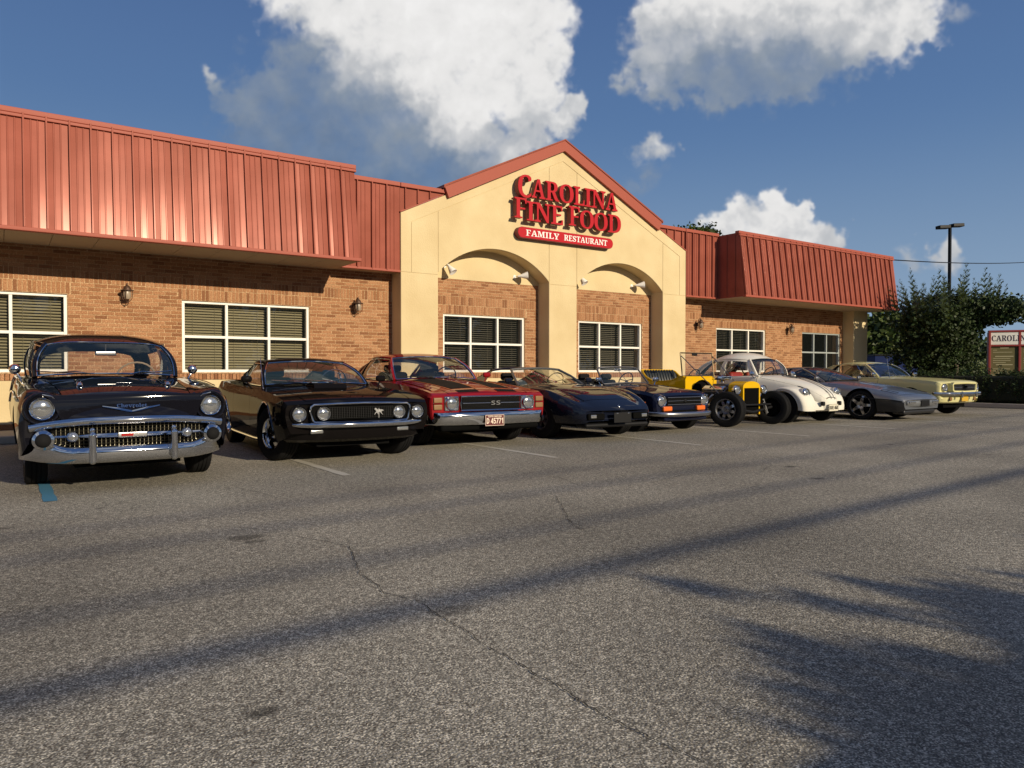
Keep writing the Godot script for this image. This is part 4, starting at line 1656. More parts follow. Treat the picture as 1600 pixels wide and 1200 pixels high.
func car_sedan57() -> void:
	var car := car_at("vintage_sedan", "black 1950s sedan with heavy chrome bumper, mesh grille and round headlights, nearest the camera", 1.0, -8.47)
	var black := paint("black_paint", lin(0.006, 0.006, 0.009))
	var chrome: Material = mats["chrome"]
	var sh := Shell.new()
	sh.setup([
		[-4.22, -0.10, ".78 .42 .82 .55 .83 .66 .83 .80 .80 .93 .66 .88 .60 .86 .30 .87 0 .88"],
		[-4.05, 0.0, ".82 .36 .87 .52 .88 .66 .87 .84 .84 1.0 .72 .96 .62 .95 .32 .96 0 .97"],
		[-3.45, 0.0, ".86 .28 .90 .50 .91 .66 .90 .86 .86 1.03 .76 1.0 .64 .99 .34 1.01 0 1.02"],
		[-2.5, 0.0, ".87 .25 .90 .48 .91 .66 .90 .86 .86 1.02 .76 1.02 .66 1.02 .36 1.03 0 1.03"],
		[-0.95, 0.0, ".87 .25 .90 .48 .91 .66 .90 .85 .86 1.00 .76 1.005 .66 1.015 .36 1.04 0 1.05"],
		[-0.6, 0.0, ".87 .26 .90 .48 .91 .66 .90 .84 .85 .985 .74 .985 .63 .99 .35 1.02 0 1.035"],
		[0.0, 0.0, ".87 .28 .90 .50 .91 .65 .90 .81 .84 .96 .70 .955 .58 .945 .32 .975 0 .985"],
		[0.42, 0.02, ".87 .31 .89 .50 .90 .64 .89 .78 .82 .93 .68 .925 .56 .90 .31 .93 0 .94"],
		[0.60, 0.05, ".86 .33 .88 .50 .89 .63 .88 .76 .82 .915 .66 .91 .55 .855 .30 .875 0 .88"],
		[0.69, 0.08, ".85 .36 .87 .50 .88 .62 .86 .74 .81 .895 .65 .89 .55 .78 .30 .80 0 .81"],
		[0.735, 0.10, ".83 .40 .85 .50 .85 .62 .84 .74 .79 .87 .66 .87 .55 .68 .30 .69 0 .70"],
		[0.745, 0.11, ".81 .44 .83 .50 .83 .60 .82 .73 .77 .85 .66 .85 .55 .62 .30 .63 0 .635"]], [3, 6])
	var arches := [[0.0, 0.36, 0.40], [-2.92, 0.36, 0.40]]
	car_body(car, sh, arches, [["hood", -0.62, 0.70, 6.0, 8.0], ["door", -1.95, -0.98, 1.0, 4.6], ["trunk_lid", -4.1, -3.42, 6.0, 8.0], ["", -3.3, -1.02, 5.6, 8.0]], black)
	four_wheels(car, 0.735, 2.92, 0.345, 0.19, 0.20, "steel")
	cabin_tub(car, -3.3, -1.02, 0.74, 1.0, mats["interior_black"])
	cabin(car, {"ws_b": [V(0.71, 1.02, -0.98), V(0, 1.05, -0.66)], "ws_t": [V(0.595, 1.385, -1.26), V(0, 1.425, -1.12)], "rw_t": [V(0.50, 1.33, -2.98), V(0, 1.385, -3.10)], "rw_b": [V(0.60, 1.03, -3.28), V(0, 1.04, -3.48)],
		"rail": V(0.69, 1.435, -2.1), "hi": V(0, 1.54, -2.0), "uc": [0.80, 0.80], "ub": [[0.38, 0.085, 0.0], [0.12, 0.022, 0.02]], "ws_pow": 2.8, "wt_pow": 4.5, "tumble": 0.045, "glass_top": 0.80, "belt_out": 0.10, "post": 0.026, "crown": 3.2}, black, chrome, mats["car_glass"])
	var g := G.new()
	g.box(V(0, 0.98, -1.22), V(1.30, 0.10, 0.36), 0.04)
	obj("dashboard", g, mats["interior_black"], car)
	seat(car, 0, -2.05, 1.02, 1.25, mats["interior_black"], 0.0, "front_seat")
	seat(car, 0, -3.0, 1.0, 1.25, mats["interior_black"], 0.0, "rear_seat")
	steering(car, V(0.34, 1.0, -1.42), 0.215, mats["lamp_glass"])
	g = G.new()
	g.tube([V(0, 1.405, -1.2), V(0, 1.32, -1.22)], 0.006, 6)
	g.box(V(0, 1.295, -1.22), V(0.22, 0.055, 0.03), 0.015)
	obj("inside_mirror", g, mats["dull_chrome"], car)
	wipers(car, [[V(-0.18, 1.055, -0.66), V(-0.50, 1.075, -0.72)], [V(0.18, 1.055, -0.66), V(0.42, 1.075, -0.70)]], chrome)
	mirror(car, V(-0.88, 1.09, -0.82), chrome, true)
	mirror(car, V(0.86, 1.09, -0.82), chrome, true)
	# headlights in deep hooded bezels
	for s: float in [-1.0, 1.0]:
		g = G.new()
		g.lathe([[0.10, 0.0], [0.118, 0.035], [0.138, 0.05], [0.15, 0.035], [0.155, -0.02], [0.15, -0.10]], V(s * 0.705, 0.75, 0.74), Vector3.BACK, 32)
		obj("headlight_hood", g, black, car)
		lamp(car, V(s * 0.705, 0.75, 0.755), 0.088, chrome, 0.96)
		g = G.new()
		g.tube([V(s * 0.705, 0.878, 0.79), V(s * 0.63, 0.862, 0.785), V(s * 0.58, 0.81, 0.775), V(s * 0.565, 0.74, 0.765), V(s * 0.585, 0.67, 0.76)], 0.006, 6)
		obj("bezel_trim", g, chrome, car)
		# hood rockets
		g = G.new()
		g.sphere(V(s * 0.385, 0.955, 0.36), V(0.028, 0.03, 0.05), 12)
		g.tube([V(s * 0.385, 0.96, 0.33), V(s * 0.385, 0.985, 0.2), V(s * 0.385, 0.99, 0.0), V(s * 0.385, 1.0, -0.3)], [0.026, 0.022, 0.012, 0.004], 8)
		g.box(V(s * 0.385, 0.925, 0.37), V(0.055, 0.055, 0.035), 0.014)
		obj("hood_rocket", g, chrome, car)
		# side trim
		g = G.new()
		g.tube(sh.path([[0.4, 3.2], [-1.0, 3.15], [-2.2, 2.9], [-3.2, 2.2]], s, 0.008), 0.010, 6)
		g.tube(sh.path([[-2.2, 3.9], [-2.4, 2.9], [-4.0, 2.3]], s, 0.008), 0.008, 6)
		obj("side_trim", g, chrome, car)
		g = G.new()
		g.tube(sh.path([[0.45, 4.05], [-0.9, 4.1]], s, 0.01, 10), 0.006, 5)
		obj("fender_trim", g, chrome, car)
	# grille: dark well, gilt mesh, bars
	g = G.new()
	g.box(V(0, 0.50, 0.72), V(1.36, 0.25, 0.06))
	obj("grille_well", g, mats["under"], car)
	var gilt := mat("gilt_mesh", lin(0.19, 0.175, 0.13), 0.35, 1.0)
	g = G.new()
	for k in 35:
		var x := -0.60 + 1.2 * k / 34.0
		var z := 0.80 - 0.10 * x * x
		var hh := 0.115 if absf(x) < 0.52 else 0.075
		g.box(V(x, 0.50, z), V(0.0035, hh * 2, 0.004))
	for k in 8:
		var y := 0.395 + 0.03 * k
		var pts: Array[Vector3] = []
		for i in 13:
			var x := -0.60 + 0.1 * i
			pts.append(V(x, y, 0.803 - 0.10 * x * x))
		g.tube(pts, 0.0022, 4)
	tag(obj("grille_mesh", g, gilt, car), "", "", "", "stuff")
	g = G.new()
	var bar: Array[Vector3] = []
	for i in 17:
		var x := -0.80 + 0.1 * i
		bar.append(V(x, 0.638 - 0.055 * pow(absf(x) / 0.8, 3.0), 0.875 - 0.16 * x * x))
	g.tube(bar, 0.034, 10, false, true, 0.9, 1.0)
	obj("grille_top_bar", g, chrome, car)
	g = G.new()
	bar = []
	for i in 9:
		var x := -0.44 + 0.11 * i
		bar.append(V(x, 0.50, 0.835 - 0.10 * x * x))
	g.tube(bar, [0.008, 0.022, 0.024, 0.026, 0.026, 0.026, 0.024, 0.022, 0.008], 8)
	for s in [-1, 1]: g.tube([V(s * 0.44, 0.5, 0.815), V(s * 0.62, 0.5, 0.78)], 0.010, 6)
	obj("grille_bar", g, chrome, car)
	g = G.new()
	g.box(V(0.0, 0.50, 0.862), V(0.25, 0.052, 0.02), 0.018)
	obj("bar_emblem", g, mats["dull_chrome"], car)
	g = G.new()
	g.box(V(-0.045, 0.50, 0.873), V(0.10, 0.026, 0.006), 0.003)
	obj("emblem_field", g, mats["red_lens"], car)
	for s: float in [-1.0, 1.0]:
		g = G.new()
		g.lathe([[0.045, -0.03], [0.05, 0.015], [0.042, 0.024]], V(s * 0.475, 0.497, 0.825), Vector3.BACK, 20)
		obj("parking_lamp_ring", g, chrome, car)
		g = G.new()
		g.lathe([[0.043, 0.02], [0.03, 0.035], [0, 0.042]], V(s * 0.475, 0.497, 0.825), Vector3.BACK, 20)
		obj("parking_lamp", g, mats["lamp_lens"], car)
	# bumper: deep blade, upswept ends with rubber bullets, two guards
	g = G.new()
	var xs: Array = []
	var dz: Array = []
	var sy: Array = []
	var y0: Array = []
	for i in 41:
		var u := -1.0 + i / 20.0
		xs.append(u * 0.875)
		dz.append(0.965 - 0.30 * pow(absf(u), 3.2) - 0.16 * pow(absf(u), 16.0))
		sy.append(0.155 + 0.075 * smoothstep(0.55, 0.9, absf(u)))
		y0.append(0.335 + 0.068 * smoothstep(0.55, 0.95, absf(u)))
	sweep_x(g, xs, [[-0.5, -0.10], [-0.5, -0.05], [-0.44, -0.018], [-0.2, 0.0], [0.12, 0.006], [0.36, -0.004], [0.46, -0.03], [0.5, -0.07], [0.5, -0.12]], dz, sy, y0)
	var bm := obj("bumper", g, chrome, car, 50)
	for s: float in [-1.0, 1.0]:
		g = G.new()
		g.box(V(s * 0.335, 0.40, 0.985), V(0.062, 0.29, 0.075), 0.03)
		g.box(V(s * 0.335, 0.555, 0.955), V(0.045, 0.05, 0.06), 0.02)
		obj("bumper_guard", g, chrome, bm)
		g = G.new()
		g.lathe([[0.092, -0.22], [0.092, 0.0], [0.085, 0.03], [0.062, 0.042]], V(s * 0.70, 0.478, 0.84), V(s * 0.08, 0, 1), 24)
		obj("bumper_pod", g, chrome, bm)
		g = G.new()
		g.lathe([[0.062, 0.037], [0.058, 0.055], [0.04, 0.075], [0.0, 0.085]], V(s * 0.70, 0.478, 0.84), V(s * 0.08, 0, 1), 20)
		obj("rubber_bullet", g, mats["rubber"], bm)
	# hood emblem: wide V with script
	g = G.new()
	for s in [-1, 1]: g.tube([V(0, 0.712, 0.838), V(s * 0.12, 0.742, 0.832), V(s * 0.24, 0.765, 0.815)], [0.012, 0.010, 0.005], 6)
	obj("hood_v_emblem", g, chrome, car)
	text_on(car, "Chevrolet", V(0.0, 0.768, 0.834), 0.25, 0.036, chrome, true, -0.3)
	g = G.new()
	g.box(V(-0.0, 0.972, 0.32), V(0.14, 0.008, 0.012), 0.003)
	obj("hood_trim", g, chrome, car)

func car_coupe69() -> void:
	var car := car_at("black_coupe", "black fastback coupe with chrome-framed grille and turned front wheel, second from left", 3.52, -8.95, deg_to_rad(-4.0))
	var black := paint("black_brown_paint", lin(0.006, 0.005, 0.005), 0.0, 0.3, 0.32)
	var chrome: Material = mats["chrome"]
	var sh := Shell.new()
	sh.setup([
		[-3.86, -0.08, ".76 .42 .80 .52 .81 .62 .80 .76 .77 .88 .58 .89 .30 .90 0 .90"],
		[-3.6, 0.0, ".82 .36 .86 .48 .88 .62 .87 .80 .81 .93 .62 .95 .32 .955 0 .955"],
		[-2.8, 0.0, ".86 .24 .90 .40 .92 .60 .92 .80 .87 .92 .66 .94 .34 .95 0 .95"],
		[-2.0, 0.0, ".87 .20 .90 .38 .92 .58 .91 .77 .87 .89 .68 .90 .35 .92 0 .92"],
		[-0.82, 0.0, ".87 .20 .90 .38 .915 .57 .905 .765 .87 .865 .70 .885 .36 .905 0 .91"],
		[-0.2, 0.0, ".87 .22 .90 .40 .915 .57 .905 .75 .865 .84 .68 .855 .36 .875 0 .88"],
		[0.4, 0.02, ".86 .26 .895 .42 .91 .57 .90 .72 .86 .795 .66 .81 .34 .83 0 .835"],
		[0.74, 0.06, ".84 .33 .87 .45 .89 .57 .885 .68 .86 .745 .64 .76 .33 .775 0 .78"],
		[0.84, 0.09, ".80 .38 .84 .46 .86 .56 .86 .65 .84 .705 .62 .715 .32 .725 0 .73"]], [3, 4])
	var arches := [[0.0, 0.335, 0.385], [-2.74, 0.335, 0.385]]
	car_body(car, sh, arches, [["hood", -0.80, 0.78, 5.0, 7.0], ["door", -1.98, -0.86, 0.9, 3.9], ["", -3.25, -0.95, 4.9, 7.0]], black, chrome)
	four_wheels(car, 0.745, 2.74, 0.335, 0.22, 0.195, "five", 0.32)
	cabin_tub(car, -3.25, -0.95, 0.70, 0.88, mats["interior_black"])
	cabin(car, {"ws_b": [V(0.73, 0.895, -0.92), V(0, 0.925, -0.66)], "ws_t": [V(0.56, 1.205, -1.50), V(0, 1.238, -1.40)], "rw_t": [V(0.46, 1.135, -2.55), V(0, 1.175, -2.60)], "rw_b": [V(0.52, 0.955, -3.42), V(0, 0.965, -3.48)],
		"rail": V(0.60, 1.22, -1.95), "hi": V(0, 1.28, -1.90), "glass_top": 0.86, "uc": [0.60, 0.66], "uc_pow": 0.6, "ub": [[0.46, 0.012, 0.12]], "belt_out": 0.09, "post": 0.022}, black, chrome, mats["car_glass_green"])
	seat(car, -0.36, -1.85, 1.0, 0.5, mats["interior_black"], 0.14, "front_seat")
	seat(car, 0.36, -1.85, 1.0, 0.5, mats["interior_black"], 0.14, "front_seat")
	var g := G.new()
	g.box(V(0, 0.86, -1.15), V(1.3, 0.1, 0.3), 0.04)
	obj("dashboard", g, mats["interior_black"], car)
	steering(car, V(0.36, 0.95, -1.35), 0.18, mats["dull_chrome"])
	wipers(car, [[V(-0.15, 0.935, -0.64), V(-0.45, 0.955, -0.75)], [V(0.2, 0.935, -0.64), V(-0.02, 0.955, -0.70)]], chrome)
	mirror(car, V(-0.93, 0.955, -0.95), black)
	mirror(car, V(0.93, 0.955, -0.95), black)
	g = G.new()
	g.tube([V(-0.79, 0.85, -0.60), V(-0.80, 1.26, -0.72)], 0.004, 5)
	g.lathe([[0.016, 0], [0.012, 0.02], [0, 0.03]], V(-0.79, 0.85, -0.60), Vector3.UP, 10)
	obj("antenna", g, chrome, car)
	# hood scoop
	g = G.new()
	g.t = Transform3D(Basis(V(0, 0, 1), V(0, 1, 0), V(-1, 0, 0)), V(0.15, 0, 0))
	g.prism(PackedVector2Array([Vector2(-0.62, 0.885), Vector2(-0.10, 0.86), Vector2(-0.12, 0.925), Vector2(-0.3, 0.94)]), 0.0, 0.42)
	obj("hood_scoop", g, black, car)
	# grille: dark egg-crate in a chrome frame, horse, inner lamps inside, outer lamps in the fender ends
	g = G.new()
	g.prism(PackedVector2Array([Vector2(-0.60, 0.53), Vector2(0.60, 0.53), Vector2(0.60, 0.69), Vector2(-0.60, 0.69)]), 0.86, 0.892)
	obj("grille_well", g, mats["under"], car)
	g = G.new()
	for k in 28:
		var x := -0.38 + 0.76 * k / 27.0
		g.box(V(x, 0.61, 0.90 + 0.02 * (1 - x * x / 0.3)), V(0.005, 0.13, 0.016))
	for k in 7:
		g.box(V(0, 0.55 + k * 0.02, 0.905), V(0.78, 0.004, 0.016))
	tag(obj("grille_mesh", g, mats["black_plastic"], car), "", "", "", "stuff")
	g = G.new()
	var fr: Array[Vector3] = []
	for p in [[-0.56, 0.705], [-0.3, 0.715], [0, 0.72], [0.3, 0.715], [0.56, 0.705], [0.595, 0.68], [0.60, 0.64], [0.575, 0.53], [0.55, 0.508], [0.3, 0.50], [0, 0.498], [-0.3, 0.50], [-0.55, 0.508], [-0.575, 0.53], [-0.60, 0.64], [-0.595, 0.68]]:
		fr.append(V(p[0], p[1], 0.95 - 0.12 * p[0] * p[0]))
	g.tube(fr, 0.012, 8, true)
	obj("grille_frame", g, chrome, car)
	for s: float in [-1.0, 1.0]:
		lamp(car, V(s * 0.455, 0.605, 0.905), 0.070, mats["dull_chrome"], 0.95)
		g = G.new()
		g.lathe([[0.10, -0.06], [0.105, 0.02], [0.09, 0.03], [0.08, -0.02]], V(s * 0.715, 0.60, 0.845), Vector3.BACK, 24)
		obj("headlight_surround", g, black, car)
		lamp(car, V(s * 0.715, 0.60, 0.848), 0.072, chrome, 0.95)
		g = G.new()
		g.box(V(s * 0.52, 0.40, 0.87), V(0.15, 0.05, 0.04), 0.015)
		obj("turn_lamp", g, mats["lamp_lens"], car)
		g = G.new()
		g.tube(sh.path([[-0.42, 0.15], [-2.3, 0.15]], s, 0.006, 12), 0.014, 6)
		obj("rocker_trim", g, chrome, car)
	prancing_horse(car, V(0.20, 0.612, 0.935), 0.12, mats["dull_chrome"])
	bumper(car, 0.885, 0.475, 0.062, 1.02, 0.20, chrome, 0.01, 0.55, 0.06, 2.6, 0.14)
	g = G.new()
	var rows: Array = []
	for i in 25:
		var u := -1.0 + i / 12.0
		var z := 0.93 - 0.15 * u * u - 0.1 * pow(absf(u), 8.0)
		rows.append(PackedVector3Array([V(u * 0.84, 0.46, z), V(u * 0.84, 0.38, z - 0.01), V(u * 0.83, 0.30, z - 0.06), V(u * 0.80, 0.265, z - 0.16)]))
	g.grid(rows)
	obj("front_valance", g, black, car)

func car_red_coupe() -> void:
	var car := car_at("red_muscle_coupe", "dark red muscle coupe with black hood stripes, black grille and a maroon number plate", 5.83, -9.70, deg_to_rad(-4.0))
	var red := paint("red_paint", lin(0.22, 0.008, 0.011), 0.0, 0.3)
	var chrome: Material = mats["chrome"]
	var sh := Shell.new()
	sh.setup([
		[-3.95, -0.06, ".80 .42 .85 .52 .86 .64 .85 .76 .80 .88 .60 .89 .30 .90 0 .90"],
		[-3.7, 0.0, ".86 .36 .91 .48 .93 .64 .91 .80 .84 .93 .64 .945 .32 .95 0 .95"],
		[-2.85, 0.0, ".90 .24 .95 .42 .965 .62 .955 .82 .90 .96 .68 .965 .34 .97 0 .97"],
		[-2.0, 0.0, ".90 .22 .945 .40 .96 .60 .945 .79 .90 .92 .68 .93 .35 .94 0 .94"],
		[-0.85, 0.0, ".90 .22 .945 .40 .96 .60 .945 .79 .90 .91 .70 .935 .36 .965 0 .97"],
		[-0.2, 0.0, ".90 .24 .945 .42 .96 .60 .95 .78 .90 .88 .68 .895 .36 .93 0 .94"],
		[0.4, 0.01, ".90 .28 .94 .44 .955 .60 .945 .76 .90 .83 .66 .84 .34 .865 0 .875"],
		[0.72, 0.02, ".89 .34 .93 .46 .945 .60 .94 .73 .90 .79 .65 .795 .33 .81 0 .815"],
		[0.82, 0.02, ".88 .35 .92 .46 .935 .60 .93 .72 .89 .755 .64 .76 .33 .77 0 .775"],
		[0.845, 0.02, ".86 .35 .90 .46 .915 .60 .91 .71 .87 .735 .64 .74 .33 .745 0 .75"]], [3, 4])
	var arches := [[0.0, 0.34, 0.39], [-2.845, 0.34, 0.39]]
	car_body(car, sh, arches, [["hood", -0.83, 0.80, 5.0, 7.0], ["door", -2.05, -0.9, 0.9, 3.9], ["", -3.1, -0.98, 4.9, 7.0]], red)
	four_wheels(car, 0.765, 2.845, 0.335, 0.22, 0.19, "dark", 0.1)
	cabin_tub(car, -3.1, -0.98, 0.72, 0.92, mats["interior_black"])
	cabin(car, {"ws_b": [V(0.75, 0.945, -0.98), V(0, 0.98, -0.70)], "ws_t": [V(0.60, 1.31, -1.48), V(0, 1.345, -1.38)], "rw_t": [V(0.50, 1.245, -2.70), V(0, 1.285, -2.75)], "rw_b": [V(0.56, 0.975, -3.35), V(0, 0.985, -3.45)],
		"rail": V(0.66, 1.325, -2.05), "hi": V(0, 1.395, -2.0), "glass_top": 0.86, "uc": [0.74, 0.70], "uc_pow": 1.6, "belt_out": 0.09, "post": 0.022}, red, chrome, mats["car_glass"])
	seat(car, -0.36, -1.95, 1.08, 0.52, mats["interior_black"], 0.12, "front_seat")
	seat(car, 0.36, -1.95, 1.08, 0.52, mats["interior_black"], 0.12, "front_seat")
	var g := G.new()
	g.box(V(0, 0.91, -1.2), V(1.36, 0.1, 0.3), 0.04)
	obj("dashboard", g, mats["interior_black"], car)
	steering(car, V(0.38, 1.0, -1.42), 0.19, mats["black_plastic"])
	wipers(car, [[V(-0.15, 0.985, -0.70), V(-0.5, 1.0, -0.80)], [V(0.25, 0.985, -0.70), V(-0.02, 1.0, -0.74)]], mats["black_plastic"])
	mirror(car, V(0.96, 1.0, -1.0), red)
	# hood stripes, black with an orange edge: thin skins that follow the hood
	var black := mat("stripe_black", lin(0.010, 0.009, 0.009), 0.6, 0.0, {"metallic_specular": 0.15})
	var orange := mat("stripe_orange", lin(0.45, 0.12, 0.02), 0.4)
	for s: float in [-1.0, 1.0]:
		for q in [[0.78, 0.66, 5.55, 6.55, 5.55, 6.55, black], [0.56, -0.72, 5.55, 6.55, 5.45, 6.6, black]]:
			g = G.new()
			var rows: Array = []
			for i in 13:
				var u := i / 12.0
				var ring := PackedVector3Array()
				for j in 5:
					var v := j / 4.0
					ring.append(sh.at(lerpf(q[0], q[1], u), lerpf(lerpf(q[2], q[4], u), lerpf(q[3], q[5], u), v), s, 0.003))
				rows.append(ring)
			g.grid(rows, false, s < 0)
			obj("hood_stripe", g, q[6], car)
		g = G.new()
		g.tube(sh.path([[0.62, 6.62], [-0.74, 6.66]], s, 0.004, 12), 0.007, 4, false, true, 1.6, 0.4)
		g.tube(sh.path([[0.62, 5.45], [-0.74, 5.35]], s, 0.004, 12), 0.007, 4, false, true, 1.6, 0.4)
		g.tube(sh.path([[0.60, 4.85], [0.62, 4.35], [0.30, 4.5], [-0.6, 4.7]], s, 0.004, 8), 0.006, 4, false, true, 1.6, 0.4)
		obj("stripe_edge", g, orange, car)
		# lamps
		g = G.new()
		g.box(V(s * 0.62, 0.635, 0.853), V(0.225, 0.205, 0.03), 0.02)
		obj("headlight_frame", g, chrome, car)
		lamp(car, V(s * 0.62, 0.635, 0.875), 0.088, chrome, 0.92)
		for k in 2:
			g = G.new()
			g.box(V(s * 0.83, 0.59 + k * 0.095, 0.845), V(0.13, 0.075, 0.05), 0.012)
			obj("parking_lamp", g, mats["amber_pale"], car)
		g = G.new()
		g.box(V(s * 0.83, 0.637, 0.86), V(0.14, 0.012, 0.03), 0.004)
		obj("lamp_divider", g, red, car)
	g = G.new()
	g.box(V(0, 0.635, 0.865), V(0.96, 0.20, 0.03))
	obj("grille_well", g, mats["under"], car)
	g = G.new()
	for k in 11:
		g.box(V(0, 0.55 + k * 0.017, 0.885), V(0.94, 0.004, 0.012))
	tag(obj("grille_slats", g, mats["black_plastic"], car), "", "", "", "stuff")
	g = G.new()
	var fr: Array[Vector3] = [V(-0.485, 0.735, 0.89), V(0.485, 0.735, 0.89), V(0.49, 0.64, 0.89), V(0.485, 0.538, 0.89), V(-0.485, 0.538, 0.89), V(-0.49, 0.64, 0.89)]
	g.tube(fr, 0.010, 6, true)
	obj("grille_frame", g, chrome, car)
	g = G.new()
	g.box(V(-0.245, 0.638, 0.90), V(0.45, 0.012, 0.012), 0.004)
	g.box(V(0.305, 0.638, 0.90), V(0.33, 0.012, 0.012), 0.004)
	obj("grille_bar", g, chrome, car)
	text_on(car, "SS", V(0.06, 0.638, 0.905), 0.15, 0.06, chrome, false)
	# deep full-width bumper
	g = G.new()
	var xs: Array = []
	var dz: Array = []
	var sy: Array = []
	var y0: Array = []
	for i in 37:
		var u := -1.0 + i / 18.0
		xs.append(u * 0.955)
		dz.append(1.0 - 0.10 * u * u - 0.22 * pow(absf(u), 18.0))
		sy.append(0.185)
		y0.append(0.425 + 0.012 * smoothstep(0.85, 0.95, absf(u)))
	sweep_x(g, xs, [[-0.5, -0.12], [-0.5, -0.045], [-0.44, -0.02], [-0.1, 0.0], [0.2, 0.004], [0.42, -0.005], [0.5, -0.03], [0.5, -0.13]], dz, sy, y0)
	obj("bumper", g, chrome, car, 50)
	plate(car, V(-0.02, 0.395, 1.016), 0.31, 0.16, mat("plate_maroon", lin(0.10, 0.012, 0.014), 0.4), mat("plate_ink_pale", lin(0.75, 0.62, 0.5), 0.5), "D 45771", "SOUTH CAROLINA")
	g = G.new()
	g.box(V(0, 0.30, 0.80), V(1.6, 0.10, 0.2), 0.04)
	obj("front_valance", g, mats["under"], car)

func car_dark_sports() -> void:
	var car := car_at("dark_sports_car", "very dark blue low sports car with a long pointed nose and open roof panels", 8.03, -9.50, deg_to_rad(-4.5))
	var dark := paint("midnight_paint", lin(0.007, 0.009, 0.018))
	var sh := Shell.new()
	sh.setup([
		[-3.42, -0.10, ".70 .40 .76 .50 .78 .62 .76 .76 .70 .86 .50 .85 .26 .85 0 .85"],
		[-3.1, 0.0, ".78 .34 .84 .46 .86 .62 .84 .78 .76 .90 .55 .885 .28 .88 0 .88"],
		[-2.45, 0.0, ".80 .26 .86 .42 .885 .60 .875 .78 .77 .93 .58 .90 .30 .89 0 .89"],
		[-1.6, 0.0, ".76 .22 .80 .38 .82 .56 .82 .70 .77 .82 .62 .85 .32 .86 0 .86"],
		[-0.85, 0.0, ".77 .22 .81 .38 .84 .56 .85 .70 .79 .83 .66 .85 .36 .88 0 .885"],
		[-0.3, 0.0, ".79 .24 .85 .40 .875 .56 .875 .70 .80 .82 .62 .80 .40 .86 0 .865"],
		[0.1, 0.0, ".80 .26 .86 .42 .88 .56 .875 .68 .79 .795 .60 .765 .40 .82 0 .825"],
		[0.5, 0.02, ".76 .27 .82 .40 .84 .50 .83 .60 .75 .70 .58 .68 .38 .725 0 .73"],
		[0.8, 0.06, ".68 .27 .74 .36 .75 .45 .74 .52 .68 .58 .52 .58 .34 .60 0 .605"],
		[0.93, 0.10, ".60 .29 .66 .36 .67 .43 .66 .48 .62 .51 .48 .515 .32 .52 0 .525"],
		[0.965, 0.12, ".56 .32 .62 .37 .63 .42 .62 .455 .58 .475 .46 .48 .30 .483 0 .485"]], [3])
	var arches := [[0.0, 0.34, 0.375], [-2.49, 0.34, 0.38]]
	car_body(car, sh, arches, [["hood", -0.82, 0.72, 5.4, 7.0], ["door", -1.75, -0.78, 0.9, 3.9], ["", -2.15, -0.92, 4.6, 7.0]], dark)
	four_wheels(car, 0.735, 2.49, 0.335, 0.23, 0.19, "dark", 0.12)
	cabin_tub(car, -2.15, -0.92, 0.66, 0.80, mats["interior_black"])
	# windscreen frame, T-bar, roll hoop with buttresses, no roof panels
	var g := G.new()
	var grey := mat("frame_grey", lin(0.10, 0.10, 0.10), 0.35, 0.5)
	var pts: Array[Vector3] = []
	for i in 17:
		var q := -1.0 + i / 8.0
		pts.append(V(0.52 * q, 1.145 - 0.025 * q * q, -1.42 - 0.05 * q * q))
	g.tube(pts, 0.020, 8)
	for s in [-1, 1]:
		g.tube([V(s * 0.70, 0.845, -0.92), V(s * 0.62, 1.0, -1.2), V(s * 0.52, 1.12, -1.47)], 0.022, 8)
	obj("windshield_frame", g, grey, car)
	g = G.new()
	var rows: Array = []
	for j in 6:
		var v := j / 5.0
		var ring := PackedVector3Array()
		for i in 15:
			var q := -1.0 + i / 7.0
			ring.append(V(0.68 * q, 0.885 - 0.04 * q * q, -0.66 - 0.26 * q * q).lerp(V(0.51 * q, 1.14 - 0.025 * q * q, -1.41 - 0.05 * q * q), v))
		rows.append(ring)
	g.grid(rows)
	obj("windshield", g, mats["car_glass_green"], car)
	g = G.new()
	g.box(V(0, 1.150, -1.78), V(0.16, 0.03, 0.72), 0.012)
	pts = []
	for i in 13:
		var q := -1.0 + i / 6.0
		pts.append(V(0.56 * q, 1.155 - 0.05 * q * q, -2.14))
	g.tube(pts, 0.03, 8, false, true, 1.5, 0.7)
	for s: float in [-1.0, 1.0]:
		g.quad(V(s * 0.56, 1.10, -2.10), V(s * 0.55, 1.11, -2.20), V(s * 0.58, 0.90, -2.95), V(s * 0.72, 0.84, -2.15))
		g.quad(V(s * 0.56, 1.12, -2.16), V(s * 0.46, 1.12, -2.16), V(s * 0.48, 0.895, -2.9), V(s * 0.58, 0.90, -2.95))
	obj("roof_hoop", g, dark, car)
	seat(car, -0.34, -1.85, 0.92, 0.46, mats["interior_black"], 0.14)
	seat(car, 0.34, -1.85, 0.92, 0.46, mats["interior_black"], 0.14)
	g = G.new()
	g.box(V(0, 0.81, -1.12), V(1.25, 0.1, 0.3), 0.04)
	obj("dashboard", g, mats["interior_black"], car)
	steering(car, V(0.34, 0.90, -1.32), 0.18, mats["black_plastic"])
	mirror(car, V(-0.86, 0.90, -0.98), dark)
	mirror(car, V(0.86, 0.90, -0.98), dark)
	# nose: body coloured bumper, slots, lamps, plate holder
	for s: float in [-1.0, 1.0]:
		g = G.new()
		g.box(V(s * 0.44, 0.385, 0.985), V(0.32, 0.10, 0.06), 0.02)
		obj("grille_slot", g, mats["under"], car)
		g = G.new()
		g.box(V(s * 0.50, 0.392, 1.010), V(0.11, 0.055, 0.03), 0.012)
		obj("parking_lamp", g, mats["lamp_lens"], car)
		g = G.new()
		var lid := sh.path([[0.42, 4.6], [0.72, 4.6], [0.72, 5.3], [0.42, 5.3], [0.42, 4.6]], s, 0.002, 5)
		g.tube(lid, 0.003, 4)
